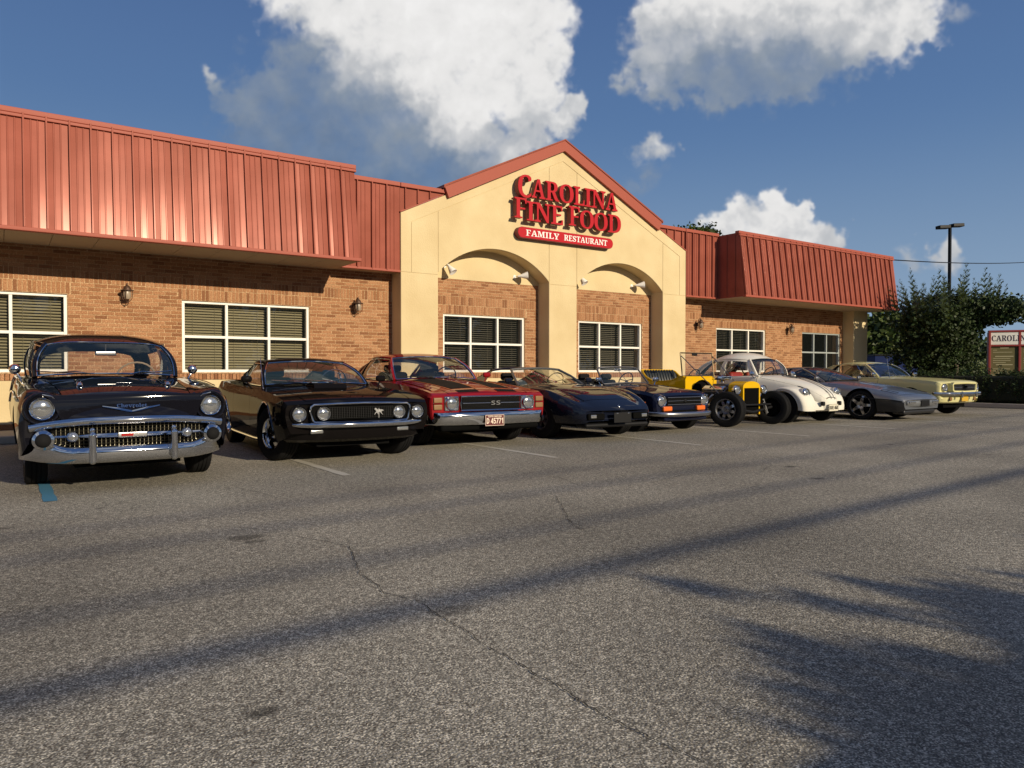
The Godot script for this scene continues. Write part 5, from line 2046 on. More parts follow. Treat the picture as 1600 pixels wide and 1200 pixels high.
		obj("headlight_lid_seam", g, mats["under"], car)
	g = G.new()
	g.box(V(0, 0.37, 1.09), V(0.34, 0.16, 0.02), 0.006)
	obj("plate_holder", g, mats["black_plastic"], car)
	g = G.new()
	for s in [-1, 1]: g.box(V(s * 0.11, 0.435, 1.102), V(0.035, 0.016, 0.01), 0.003)
	obj("plate_bolt", g, mats["chrome"], car)
	g = G.new()
	g.lathe([[0, 0.006], [0.022, 0.004], [0.026, 0]], V(0, 0.545, 1.0), V(0, 0.8, 0.6), 14)
	obj("nose_badge", g, mats["dull_chrome"], car)
	g = G.new()
	g.box(V(0, 0.25, 0.84), V(1.24, 0.07, 0.28), 0.03)
	obj("chin_spoiler", g, mats["black_plastic"], car)

func car_roadster() -> void:
	var car := car_at("open_roadster", "small navy open roadster with round headlights, orange indicators and black seats", 10.02, -9.62)
	var navy := paint("navy_paint", lin(0.006, 0.008, 0.022))
	var chrome: Material = mats["chrome"]
	var sh := Shell.new()
	sh.setup([
		[-2.98, -0.04, ".66 .42 .69 .52 .70 .62 .69 .74 .66 .81 .48 .82 .25 .825 0 .825"],
		[-2.7, 0.0, ".69 .34 .72 .46 .73 .62 .725 .76 .68 .83 .50 .85 .26 .855 0 .855"],
		[-2.0, 0.0, ".70 .24 .73 .40 .735 .58 .73 .76 .68 .84 .52 .855 .28 .86 0 .86"],
		[-0.7, 0.0, ".70 .22 .73 .40 .735 .58 .725 .74 .68 .82 .52 .835 .28 .845 0 .85"],
		[-0.1, 0.0, ".70 .24 .73 .40 .735 .56 .725 .71 .68 .77 .50 .785 .28 .80 0 .805"],
		[0.35, 0.0, ".69 .28 .72 .42 .725 .54 .715 .67 .67 .725 .48 .735 .26 .745 0 .75"],
		[0.52, 0.02, ".66 .32 .69 .42 .70 .52 .69 .63 .65 .68 .46 .69 .25 .70 0 .70"],
		[0.565, 0.03, ".63 .35 .66 .42 .67 .50 .66 .60 .62 .64 .44 .655 .24 .66 0 .665"]], [3, 4])
	var arches := [[0.0, 0.325, 0.37], [-2.24, 0.325, 0.37]]
	car_body(car, sh, arches, [["hood", -0.68, 0.50, 4.9, 7.0], ["door", -1.55, -0.72, 0.9, 3.9], ["", -2.05, -0.9, 4.7, 7.0]], navy)
	four_wheels(car, 0.635, 2.24, 0.32, 0.18, 0.19, "steel", 0.05)
	cabin_tub(car, -2.05, -0.9, 0.56, 0.82, mats["interior_black"])
	var g := G.new()
	var pts: Array[Vector3] = []
	for i in 13:
		var q := -1.0 + i / 6.0
		pts.append(V(0.50 * q, 1.175 - 0.02 * q * q, -1.10 - 0.04 * q * q))
	pts.append(V(0.55, 1.12, -1.12))
	pts.append(V(0.60, 0.86, -0.90))
	for i in 13:
		var q := 1.0 - i / 6.0
		pts.append(V(0.58 * q, 0.865 - 0.02 * q * q, -0.80 - 0.08 * q * q))
	pts.append(V(-0.60, 0.86, -0.90))
	pts.append(V(-0.55, 1.12, -1.12))
	g.tube(pts, 0.017, 8, true)
	obj("windshield_frame", g, mats["steel_dark"], car)
	g = G.new()
	var rows: Array = []
	for j in 4:
		var v := j / 3.0
		var ring := PackedVector3Array()
		for i in 13:
			var q := -1.0 + i / 6.0
			ring.append(V(0.57 * q, 0.865 - 0.02 * q * q, -0.81 - 0.07 * q * q).lerp(V(0.52 * q, 1.17 - 0.02 * q * q, -1.10 - 0.04 * q * q), v))
		rows.append(ring)
	g.grid(rows)
	obj("windshield", g, mats["car_glass"], car)
	for s: float in [-1.0, 1.0]: seat(car, s * 0.3, -1.75, 0.92, 0.44, mats["interior_black"], 0.12)
	g = G.new()
	g.box(V(0, 0.80, -1.0), V(1.06, 0.09, 0.22), 0.03)
	obj("dashboard", g, mats["interior_black"], car)
	g = G.new()
	g.box(V(0, 0.89, -2.08), V(1.05, 0.10, 0.26), 0.05)
	obj("folded_top", g, mats["interior_black"], car)
	steering(car, V(0.3, 0.90, -1.22), 0.18, mats["black_plastic"])
	g = G.new()
	g.box(V(0.0, 1.12, -1.14), V(0.17, 0.05, 0.02), 0.01)
	g.tube([V(0, 1.12, -1.13), V(0, 0.88, -0.86)], 0.005, 5)
	obj("inside_mirror", g, mats["dull_chrome"], car)
	mirror(car, V(-0.76, 0.90, -0.85), chrome)
	mirror(car, V(0.76, 0.90, -0.85), chrome)
	for s: float in [-1.0, 1.0]:
		g = G.new()
		g.lathe([[0.115, -0.12], [0.12, -0.01], [0.112, 0.015]], V(s * 0.545, 0.565, 0.55), Vector3.BACK, 24)
		obj("headlight_pod", g, navy, car)
		lamp(car, V(s * 0.545, 0.565, 0.56), 0.092, chrome, 0.95)
		g = G.new()
		g.box(V(s * 0.43, 0.43, 0.585), V(0.22, 0.085, 0.07), 0.02)
		obj("indicator", g, mats["amber"], car)
		g = G.new()
		g.box(V(s * 0.725, 0.52, 0.30), V(0.02, 0.065, 0.11), 0.008)
		obj("side_marker", g, mats["amber"], car)
	g = G.new()
	g.box(V(0, 0.562, 0.585), V(0.88, 0.125, 0.03))
	obj("grille_well", g, mats["under"], car)
	g = G.new()
	for k in 5: g.box(V(0, 0.512 + k * 0.025, 0.603), V(0.86, 0.005, 0.01))
	tag(obj("grille_slats", g, mats["black_plastic"], car), "", "", "", "stuff")
	g = G.new()
	for y in [0.502, 0.565, 0.628]: g.box(V(0, y, 0.612), V(0.86, 0.010, 0.012), 0.004)
	obj("grille_bar", g, mats["dull_chrome"], car)
	g = G.new()
	g.lathe([[0.0, 0.02], [0.03, 0.016], [0.036, 0]], V(0, 0.565, 0.61), Vector3.BACK, 16)
	obj("grille_badge", g, mats["black_plastic"], car)
	bumper(car, 0.73, 0.335, 0.085, 0.80, 0.16, mats["dull_chrome"], 0.01, 0.8, 0.07, 2.6, 0.18)
	g = G.new()
	g.box(V(0, 0.25, 0.55), V(1.1, 0.08, 0.2), 0.04)
	obj("front_valance", g, navy, car)
	# low bulge on the hood
	g = G.new()
	rows = []
	for i in 9:
		var u := i / 8.0
		var ring := PackedVector3Array()
		for j in 9:
			var q := -1.0 + j / 4.0
			var z := lerpf(-0.62, 0.40, u)
			var p := sh.at(z, 7.0 - absf(q) * 0.8)
			ring.append(V(0.22 * q, sh.at(z, 7.0 - absf(q) * 0.85).y + 0.028 * (1 - q * q) * (1.0 - pow(u, 4.0)) - 0.002, z))
		rows.append(ring)
	g.grid(rows, false, true)
	obj("hood_bulge", g, navy, car)

func car_hot_rod() -> void:
	var car := thing("yellow_hot_rod", "yellow open bucket hot rod with bare engine, upright windscreen frame and wide front tyres", "hot rod", V(12.41, 0, -9.42), 0.0, "cars parked nose out along the restaurant")
	var yel := paint("yellow_paint", lin(0.64, 0.37, 0.006), 0.0, 0.3)
	var chrome: Material = mats["chrome"]
	var black: Material = mats["black_plastic"]
	car_wheel(car, V(-0.72, 0.345, 0), 0.345, 0.24, 0.205, "grey", 0.28)
	car_wheel(car, V(0.72, 0.345, 0), 0.345, 0.24, 0.205, "grey", 0.28)
	car_wheel(car, V(-0.74, 0.38, -2.6), 0.38, 0.34, 0.205, "grey")
	car_wheel(car, V(0.74, 0.38, -2.6), 0.38, 0.34, 0.205, "grey")
	var g := G.new()
	for s in [-1, 1]:
		g.box(V(s * 0.30, 0.40, -1.45), V(0.06, 0.11, 3.1), 0.01)
	g.tube([V(-0.66, 0.36, 0.02), V(0, 0.27, 0.05), V(0.66, 0.36, 0.02)], 0.03, 8)
	g.tube([V(-0.7, 0.38, -2.6), V(0.7, 0.38, -2.6)], 0.05, 8)
	g.tube([V(-0.5, 0.42, 0.10), V(0.5, 0.42, 0.10)], 0.02, 8)
	obj("chassis_frame", g, black, car)
	# radiator in a yellow shell with arched top
	var arch := PackedVector2Array([Vector2(-0.27, 0.22), Vector2(0.27, 0.22), Vector2(0.27, 0.76)])
	for k in 11:
		var a := PI * k / 10.0
		arch.append(Vector2(0.27 * cos(a), 0.78 + 0.11 * sin(a)))
	arch.append(Vector2(-0.27, 0.76))
	var hole := rect2(-0.235, 0.24, 0.235, 0.755)
	g = G.new()
	g.prism(arch, -0.34, -0.012)
	obj("radiator_shell", g, yel, car)
	g = G.new()
	g.prism(PackedVector2Array([Vector2(-0.27, 0.22), Vector2(-0.235, 0.22), Vector2(-0.235, 0.755), Vector2(0.235, 0.755), Vector2(0.235, 0.22), Vector2(0.27, 0.22), Vector2(0.27, 0.76)]) + arch.slice(3), -0.012, 0.02)
	obj("radiator_surround", g, yel, car)
	g = G.new()
	g.box(V(0, 0.49, -0.005), V(0.47, 0.53, 0.012))
	for k in 26: g.box(V(0, 0.25 + k * 0.02, 0.004), V(0.47, 0.004, 0.012))
	tag(obj("radiator_core", g, mats["under"], car), "", "", "", "stuff")
	for s: float in [-1.0, 1.0]:
		g = G.new()
		g.lathe([[0.0, -0.10], [0.05, -0.085], [0.085, -0.03], [0.095, 0.0], [0.088, 0.012]], V(s * 0.42, 0.72, -0.02), Vector3.BACK, 20)
		g.tube([V(s * 0.42, 0.64, -0.06), V(s * 0.36, 0.52, -0.08), V(s * 0.30, 0.44, -0.1)], 0.016, 6)
		obj("headlight_shell", g, chrome, car)
		lamp(car, V(s * 0.42, 0.72, -0.015), 0.078, chrome, 0.95)
		g = G.new()
		g.tube([V(s * 0.33, 0.40, 0.06), V(s * 0.40, 0.30, 0.07), V(s * 0.44, 0.22, 0.05)], 0.018, 8)
		g.tube([V(s * 0.36, 0.52, 0.03), V(s * 0.46, 0.24, 0.06)], 0.022, 8)
		obj("damper", g, chrome, car)
	# engine
	g = G.new()
	g.box(V(0, 0.50, -0.72), V(0.34, 0.34, 0.66), 0.04)
	for s in [-1, 1]:
		g.box(V(s * 0.19, 0.66, -0.72), V(0.18, 0.16, 0.58), 0.03, Basis(Vector3.BACK, s * -0.6))
	g.lathe([[0.10, 0], [0.10, 0.05], [0.05, 0.08], [0, 0.08]], V(0, 0.5, -0.40), Vector3.BACK, 16)
	g.box(V(0, 0.78, -0.72), V(0.22, 0.10, 0.36), 0.03)
	obj("engine_block", g, mats["steel_dark"], car)
	g = G.new()
	for s in [-1, 1]:
		g.box(V(s * 0.26, 0.74, -0.72), V(0.13, 0.06, 0.54), 0.025, Basis(Vector3.BACK, s * -0.6))
	obj("valve_cover", g, chrome, car)
	g = G.new()
	for s in [-1, 1]:
		for k in 4:
			var z: float = -0.52 - k * 0.14
			g.tube([V(s * 0.25, 0.60, z), V(s * 0.36, 0.60, z - 0.01), V(s * 0.42, 0.52, z - 0.06), V(s * 0.43, 0.42, z - 0.16)], 0.024, 8)
		g.tube([V(s * 0.43, 0.40, -0.55), V(s * 0.43, 0.38, -1.3), V(s * 0.46, 0.36, -2.3)], 0.04, 8)
	obj("exhaust_header", g, mats["dull_chrome"], car)
	g = G.new()
	g.lathe([[0, 0.86], [0.05, 0.86], [0.06, 0.905], [0.20, 0.91], [0.205, 0.925], [0.205, 0.975], [0.20, 0.985], [0.04, 0.995], [0.02, 1.01], [0, 1.012]], V(0, 0, -0.72), Vector3.UP, 28)
	obj("air_cleaner", g, chrome, car)
	# bucket body: cowl, curved sides rising to a high back
	var rows: Array = []
	for e in [[-1.33, 0.50, 0.98, 0.42], [-1.42, 0.52, 0.985, 0.42], [-1.60, 0.54, 0.90, 0.42], [-1.9, 0.55, 0.87, 0.42], [-2.2, 0.56, 0.89, 0.43], [-2.38, 0.56, 0.97, 0.45], [-2.52, 0.54, 1.09, 0.50], [-2.60, 0.50, 1.12, 0.56]]:
		var ring := PackedVector3Array()
		for p in [[0.80, 0.0], [0.93, 0.12], [0.98, 0.35], [1.0, 0.6], [1.0, 0.85], [0.985, 1.0]]:
			ring.append(V(e[1] * p[0], lerpf(e[3], e[2], p[1]), e[0]))
		rows.append(ring)
	g = G.new()
	g.grid(rows)
	var mir: Array = []
	for r in rows:
		var q := PackedVector3Array()
		for p in r: q.append(V(-p.x, p.y, p.z))
		mir.append(q)
	g.grid(mir, false, true)
	for k in 5: g.quad(mir[-1][k], rows[-1][k], rows[-1][k + 1], mir[-1][k + 1])
	for s: float in [-1.0, 1.0]:
		var rim: Array[Vector3] = []
		for r in rows: rim.append(V(r[5].x * s, r[5].y, r[5].z))
		g.tube(rim, 0.016, 6)
	g.tube([V(-0.495, 1.12, -2.60), V(0.495, 1.12, -2.60)], 0.016, 6)
	obj("bucket_body", g, yel, car, 45)
	g = G.new()
	var cowl := PackedVector2Array([Vector2(-0.49, 0.42), Vector2(-0.40, 0.42)])
	for k in 13:
		var a := PI - PI * k / 12.0
		cowl.append(Vector2(0.045 + 0.42 * cos(a), 0.48 + 0.43 * sin(a)))
	cowl.append_array([Vector2(0.49, 0.42), Vector2(0.50, 0.92), Vector2(0.46, 0.98), Vector2(-0.46, 0.98), Vector2(-0.50, 0.92)])
	g.prism(cowl, -1.35, -1.28)
	obj("firewall", g, yel, car)
	g = G.new()
	g.box(V(0, 0.66, -1.37), V(0.9, 0.5, 0.03))
	obj("bulkhead", g, mats["under"], car)
	g = G.new()
	g.box(V(0, 0.955, -1.42), V(0.96, 0.06, 0.2), 0.02)
	obj("cowl_top", g, yel, car)
	g = G.new()
	g.box(V(0, 0.46, -1.95), V(0.96, 0.03, 1.2))
	obj("floor_pan", g, black, car)
	# tufted bench
	g = G.new()
	for k in 11:
		var x := -0.44 + 0.088 * k
		g.tube([V(x, 0.66, -2.34), V(x, 0.85, -2.41), V(x, 1.02, -2.47), V(x, 1.11, -2.54)], [0.035, 0.046, 0.046, 0.03], 8)
	g.box(V(0, 0.86, -2.48), V(0.96, 0.46, 0.06), 0.02, Basis(Vector3.RIGHT, -0.3))
	g.box(V(0, 0.60, -2.15), V(0.94, 0.16, 0.5), 0.05)
	obj("tufted_seat", g, mat("black_leather", lin(0.018, 0.022, 0.022), 0.35), car)
	steering(car, V(0.26, 0.98, -1.72), 0.17, black)
	# upright brass windscreen with brace rods
	g = G.new()
	var f: Array[Vector3] = [V(-0.505, 0.99, -1.36), V(-0.505, 1.485, -1.42), V(0.505, 1.485, -1.42), V(0.505, 0.99, -1.36)]
	for k in 4: g.tube([f[k], f[(k + 1) % 4]], 0.013, 8)
	obj("windscreen_frame", g, mat("old_brass", lin(0.10, 0.075, 0.045), 0.4, 0.8), car)
	g = G.new()
	g.quad(f[0], f[3], f[2], f[1])
	obj("windscreen_glass", g, mats["car_glass"], car)
	for s: float in [-1.0, 1.0]:
		g = G.new()
		g.tube([V(s * 0.50, 1.42, -1.40), V(s * 0.40, 0.50, -0.30)], 0.009, 6)
		obj("brace_rod", g, mats["steel_dark"], car)
	g = G.new()
	g.box(V(-0.08, 1.45, -1.40), V(0.17, 0.05, 0.02), 0.01)
	obj("inside_mirror", g, black, car)

func car_beetle() -> void:
	var car := car_at("rounded_small_car", "cream rounded small car with bulging fenders and a thin dark stripe over the hood", 14.25, -9.45)
	var cream := paint("cream_paint", lin(0.68, 0.65, 0.57), 0.0, 0.4)
	var chrome: Material = mats["chrome"]
	var dark: Material = mats["black_plastic"]
	# body without fenders: hood, sides, tail
	var sh := Shell.new()
	sh.setup([
		[-3.16, 0.0, ".10 .42 .14 .46 .16 .50 .16 .54 .14 .57 .10 .58 0 .585"],
		[-3.0, 0.0, ".36 .38 .44 .46 .48 .56 .46 .66 .38 .72 .24 .75 0 .76"],
		[-2.7, 0.0, ".52 .34 .58 .46 .62 .60 .61 .74 .52 .86 .34 .93 0 .96"],
		[-2.3, 0.0, ".62 .28 .67 .44 .70 .62 .70 .80 .66 .95 .45 1.03 0 1.08"],
		[-1.6, 0.0, ".66 .26 .70 .44 .72 .62 .71 .82 .68 .965 .45 .98 0 .98"],
		[-0.85, 0.0, ".66 .26 .69 .44 .71 .62 .70 .82 .66 .97 .45 1.0 0 1.01"],
		[-0.62, 0.0, ".60 .28 .63 .44 .65 .62 .64 .80 .60 .94 .42 .99 0 1.01"],
		[-0.2, 0.0, ".48 .30 .52 .44 .54 .60 .54 .76 .50 .86 .36 .93 0 .955"],
		[0.2, 0.0, ".38 .30 .42 .42 .45 .56 .45 .68 .41 .76 .30 .82 0 .845"],
		[0.45, 0.0, ".30 .30 .34 .40 .37 .52 .37 .60 .34 .66 .24 .71 0 .735"],
		[0.60, 0.0, ".22 .30 .25 .38 .27 .46 .26 .52 .24 .56 .16 .60 0 .615"],
		[0.675, 0.0, ".12 .31 .14 .35 .15 .40 .14 .44 .12 .46 .08 .475 0 .485"]], [])
	var parts := sh.build([[0.0, 0.32, 0.30], [-2.4, 0.32, 0.36]], [["hood", -0.66, 0.64, 4.0, 6.0], ["door", -1.62, -0.72, 1.0, 4.4], ["", -2.3, -0.9, 4.6, 6.0]])
	for k in parts: obj(k.replace("*", ""), parts[k], cream, car, 40)
	var g := G.new()
	g.box(V(0, 0.3, -1.1), V(1.2, 0.12, 3.2))
	obj("underbody", g, mats["under"], car)
	four_wheels(car, 0.655, 2.4, 0.318, 0.17, 0.19, "dark", 0.06)
	# fenders: hollow shells swept round each wheel
	for s: float in [-1.0, 1.0]:
		for e in 2:
			g = G.new()
			var rows: Array = []
			var lipp: Array[Vector3] = []
			var n := 21
			for i in n:
				var u := float(i) / (n - 1)
				var an: float = lerpf(-0.10, PI + 0.25, u) if e == 0 else lerpf(-0.30, PI + 0.35, u)
				var zc := 0.0 if e == 0 else -2.4
				var r_out: float = 0.44 + (0.10 * pow(maxf(0.0, cos(an)), 1.5) if e == 0 else 0.06 * maxf(0.0, -cos(an)))
				var r_in := 0.365
				var swell: float = sin(clampf(u, 0.02, 0.98) * PI)
				var ring := PackedVector3Array()
				var xi: float = 0.40 if e == 0 else 0.62
				var xo: float = 0.795 if e == 0 else 0.80
				for j in 9:
					var v := j / 8.0
					var ph := v * PI * 0.62
					var rr: float = lerpf(r_out + 0.01, r_in, pow(v, 2.6))
					var x: float = lerpf(xi, xo - 0.05 * (1 - swell), sin(ph))
					ring.append(V(s * x, 0.32 + rr * sin(an), zc + rr * cos(an)))
				rows.append(ring)
				lipp.append(ring[8])
			g.grid(rows, false, s < 0)
			g.tube(lipp, 0.012, 6)
			obj("fender", g, cream, car, 60)
			if e == 0:
				g = G.new()
				var seam: Array[Vector3] = []
				for i in n: seam.append(rows[i][0] + V(s * 0.018, 0.012, 0))
				g.tube(seam.slice(4, 18), 0.010, 6)
				obj("fender_beading", g, dark, car)
		g = G.new()
		g.box(V(s * 0.74, 0.26, -1.2), V(0.16, 0.04, 1.5), 0.015)
		obj("running_board", g, dark, car)
		# headlights sloping back in the fenders
		g = G.new()
		g.lathe([[0.11, -0.16], [0.118, -0.03], [0.108, 0.01]], V(s * 0.565, 0.635, 0.41), V(0, 0.22, 1), 22)
		obj("headlight_tube", g, cream, car)
		lamp(car, V(s * 0.565, 0.638, 0.425), 0.088, chrome, 0.95)
		g = G.new()
		g.box(V(s * 0.30, 0.42, 0.64), V(0.07, 0.09, 0.08), 0.02)
		obj("bumper_bracket", g, dark, car)
		mirror(car, V(s * 0.74, 1.02, -0.78), chrome, true)
		g = G.new()
		g.box(V(s * 0.655, 0.99, -0.70), V(0.05, 0.035, 0.10), 0.015)
		obj("door_hinge", g, cream, car)
	cabin_tub(car, -2.3, -0.9, 0.60, 0.94, mats["interior_black"])
	cabin(car, {"ws_b": [V(0.55, 1.0, -0.80), V(0, 1.03, -0.68)], "ws_t": [V(0.47, 1.345, -1.05), V(0, 1.385, -0.97)], "rw_t": [V(0.44, 1.33, -2.12), V(0, 1.40, -2.18)], "rw_b": [V(0.52, 1.02, -2.55), V(0, 1.06, -2.62)],
		"rail": V(0.585, 1.375, -1.55), "hi": V(0, 1.525, -1.52), "uc": [0.88, 0.86], "uc_pow": 2.2, "ub": [[0.46, 0.075, 0.02], [0.15, 0.012, 0.04]], "ua": 0.09, "belt_out": 0.12, "tumble": 0.05, "glass_top": 0.86, "post": 0.03, "crown": 2.3, "drip": false}, cream, mats["black_plastic"], mats["car_glass"])
	for s: float in [-1.0, 1.0]: seat(car, s * 0.3, -1.55, 1.08, 0.44, mats["interior_red"], 0.0, "front_seat")
	seat(car, 0, -2.15, 1.05, 1.0, mats["interior_red"], 0.0, "rear_seat")
	steering(car, V(0.3, 1.02, -1.12), 0.18, mats["black_plastic"])
	# stripes and the plain ring on the hood
	for q in [[0.05, 0.009], [-0.055, 0.006], [-0.085, 0.004]]:
		g = G.new()
		var pts: Array[Vector3] = []
		for i in 25:
			var z: float = lerpf(-0.58, 0.66, i / 24.0)
			var c := sh.at(z, 6.0)
			var e := sh.at(z, 5.0)
			pts.append(V(q[0] + 0.05, lerpf(c.y, e.y, pow(absf(q[0] + 0.05) / maxf(e.x, 0.05), 2.0)) + 0.003, z))
		g.tube(pts, q[1], 4, false, true, 1.4, 0.4)
		obj("hood_stripe", g, dark, car)
	for rr in [0.185, 0.10]:
		g = G.new()
		var pts: Array[Vector3] = []
		for i in 28:
			var a := TAU * i / 28.0
			var z: float = -0.30 + rr * sin(a)
			var x: float = rr * cos(a)
			var c := sh.at(z, 6.0)
			var e := sh.at(z, 5.0)
			pts.append(V(x, lerpf(c.y, e.y, pow(absf(x) / e.x, 2.0)) + 0.003, z))
		g.tube(pts, 0.009, 4, true, true, 1.4, 0.4)
		obj("hood_ring", g, dark, car)
	g = G.new()
	for k in [-1, 1]: g.tube([V(k * 0.22 - 0.1, 1.04, -0.67), V(k * 0.22 + 0.06, 1.07, -0.72)], 0.006, 5)
	obj("wiper", g, mats["dull_chrome"], car)
	plate(car, V(-0.01, 0.335, 0.70), 0.34, 0.15, mat("plate_cream", lin(0.62, 0.58, 0.46), 0.5), mat("plate_ink", lin(0.05, 0.045, 0.04), 0.5), "DUE 468")
	g = G.new()
	var ap: Array = []
	for i in 13:
		var u := -1.0 + i / 6.0
		var z := 0.62 - 0.12 * u * u
		ap.append(PackedVector3Array([V(u * 0.60, 0.26, z - 0.06), V(u * 0.60, 0.285, z), V(u * 0.56, 0.36, z + 0.01), V(u * 0.50, 0.44, z - 0.03), V(u * 0.42, 0.52, z - 0.12)]))
	g.grid(ap)
	obj("front_apron", g, cream, car, 60)

func car_silver_wedge() -> void:
	var car := car_at("silver_sports_car", "silver blue wedge sports car with dark lower half and five-spoke alloy wheels", 16.80, -9.15)
	var silver := paint("silver_paint", lin(0.20, 0.208, 0.222), 0.7, 0.36)
	var low := mat("lower_black", lin(0.015, 0.015, 0.016), 0.4)
	var sh := Shell.new()
	sh.setup([
		[-3.5, 0.0, ".80 .40 .85 .48 .86 .54 .86 .60 .84 .78 .76 .84 .60 .85 .30 .86 0 .86"],
		[-3.2, 0.0, ".84 .32 .88 .44 .89 .54 .89 .58 .87 .78 .78 .88 .60 .90 .30 .91 0 .91"],
		[-2.4, 0.0, ".84 .20 .89 .38 .90 .53 .90 .56 .89 .74 .80 .87 .62 .92 .32 .94 0 .94"],
		[-1.6, 0.0, ".84 .18 .88 .36 .89 .51 .89 .54 .88 .70 .80 .82 .64 .86 .34 .88 0 .88"],
		[-0.85, 0.0, ".84 .18 .88 .36 .89 .50 .89 .53 .88 .68 .80 .79 .66 .84 .36 .87 0 .875"],
		[-0.2, 0.0, ".84 .20 .88 .38 .89 .49 .89 .52 .875 .66 .79 .755 .62 .775 .34 .80 0 .805"],
		[0.3, 0.0, ".83 .20 .87 .36 .88 .47 .88 .50 .86 .61 .77 .68 .60 .70 .32 .715 0 .72"],
		[0.7, 0.03, ".79 .20 .84 .34 .85 .45 .85 .48 .83 .55 .74 .60 .56 .615 .30 .625 0 .63"],
		[0.90, 0.06, ".72 .22 .76 .33 .77 .42 .77 .445 .75 .48 .66 .51 .50 .52 .28 .525 0 .53"],
		[0.93, 0.07, ".70 .26 .74 .33 .75 .40 .75 .42 .73 .44 .64 .46 .48 .465 .28 .47 0 .475"]], [2, 3])
	var arches := [[0.0, 0.335, 0.375], [-2.44, 0.335, 0.38]]
	car_body(car, sh, arches, [["hood", -0.82, 0.80, 5.0, 8.0], ["rear_lower_panel", -3.55, -2.44, 0.0, 2.0], ["rocker_panel", -2.44, 0.0, 0.0, 2.0], ["front_lower_panel", 0.0, 1.1, 0.0, 2.0], ["", -2.4, -0.95, 5.9, 8.0]], silver)
	for c in car.get_children():
		if c is MeshInstance3D and "_panel" in String(c.name) or c is MeshInstance3D and "rocker" in String(c.name): c.material_override = low
	four_wheels(car, 0.76, 2.44, 0.328, 0.24, 0.235, "star", 0.1)
	cabin_tub(car, -2.4, -0.95, 0.66, 0.80, mats["interior_black"])
	cabin(car, {"ws_b": [V(0.70, 0.845, -1.0), V(0, 0.885, -0.62)], "ws_t": [V(0.50, 1.165, -1.72), V(0, 1.19, -1.58)], "rw_t": [V(0.48, 1.16, -2.2), V(0, 1.19, -2.25)], "rw_b": [V(0.64, 0.92, -3.0), V(0, 0.95, -3.1)],
		"rail": V(0.52, 1.175, -1.95), "hi": V(0, 1.205, -1.95), "uc": [0.62, 0.55], "belt_out": 0.06, "post": 0.02, "drip": false}, silver, mats["black_plastic"], mats["car_glass_tint"])
	for s: float in [-1.0, 1.0]: seat(car, s * 0.34, -1.95, 0.95, 0.46, mats["interior_black"], 0.1)
	var g := G.new()
	g.box(V(0, 0.81, -1.15), V(1.2, 0.08, 0.3), 0.03)
	obj("dashboard", g, mats["interior_black"], car)
	steering(car, V(0.34, 0.90, -1.42), 0.17, mats["black_plastic"])
	for s: float in [-1.0, 1.0]:
		g = G.new()
		g.tube(sh.path([[-3.4, 2.5], [0.9, 2.5]], s, 0.006, 24), 0.012, 6)
		obj("side_moulding", g, mats["black_plastic"], car)
		mirror(car, V(s * 0.90, 0.90, -1.05), silver)
		g = G.new()
		g.box(V(s * 0.50, 0.40, 0.955), V(0.34, 0.075, 0.05), 0.015)
		obj("front_lamp", g, mats["lamp_lens"], car)
		g = G.new()
		g.box(V(s * 0.83, 0.395, 0.62), V(0.02, 0.045, 0.20), 0.008, Basis(Vector3.UP, s * -0.12))
		obj("side_marker", g, mats["amber_pale"], car)
		g = G.new()
		g.tube(sh.path([[0.40, 5.25], [0.70, 5.25], [0.70, 5.95], [0.40, 5.95], [0.40, 5.25]], s, 0.002, 5), 0.003, 4)
		obj("headlight_lid_seam", g, mats["under"], car)
		g = G.new()
		g.box(V(s * 0.30, 0.80, -0.42), V(0.20, 0.012, 0.30), 0.004, Basis(Vector3.RIGHT, 0.10))
		obj("hood_louvre", g, mats["black_plastic"], car)
	var face := mat("silver_dull", lin(0.20, 0.21, 0.22), 0.4, 0.6)
	bumper(car, 0.74, 0.385, 0.15, 1.0, 0.10, face, 0.0, 0.9, 0.08, 2.2, 0.08)
	g = G.new()
	g.box(V(0, 0.39, 1.012), V(0.36, 0.13, 0.02), 0.008)
	obj("plate_recess", g, mats["black_plastic"], car)
	g = G.new()
	for s in [-1, 1]: g.box(V(s * 0.50, 0.41, 0.992), V(0.26, 0.05, 0.02), 0.01)
	obj("driving_lamp", g, mats["lamp_lens"], car)
	g = G.new()
	g.box(V(0, 0.20, 0.76), V(1.36, 0.10, 0.28), 0.04)
	obj("chin_spoiler", g, low, car)

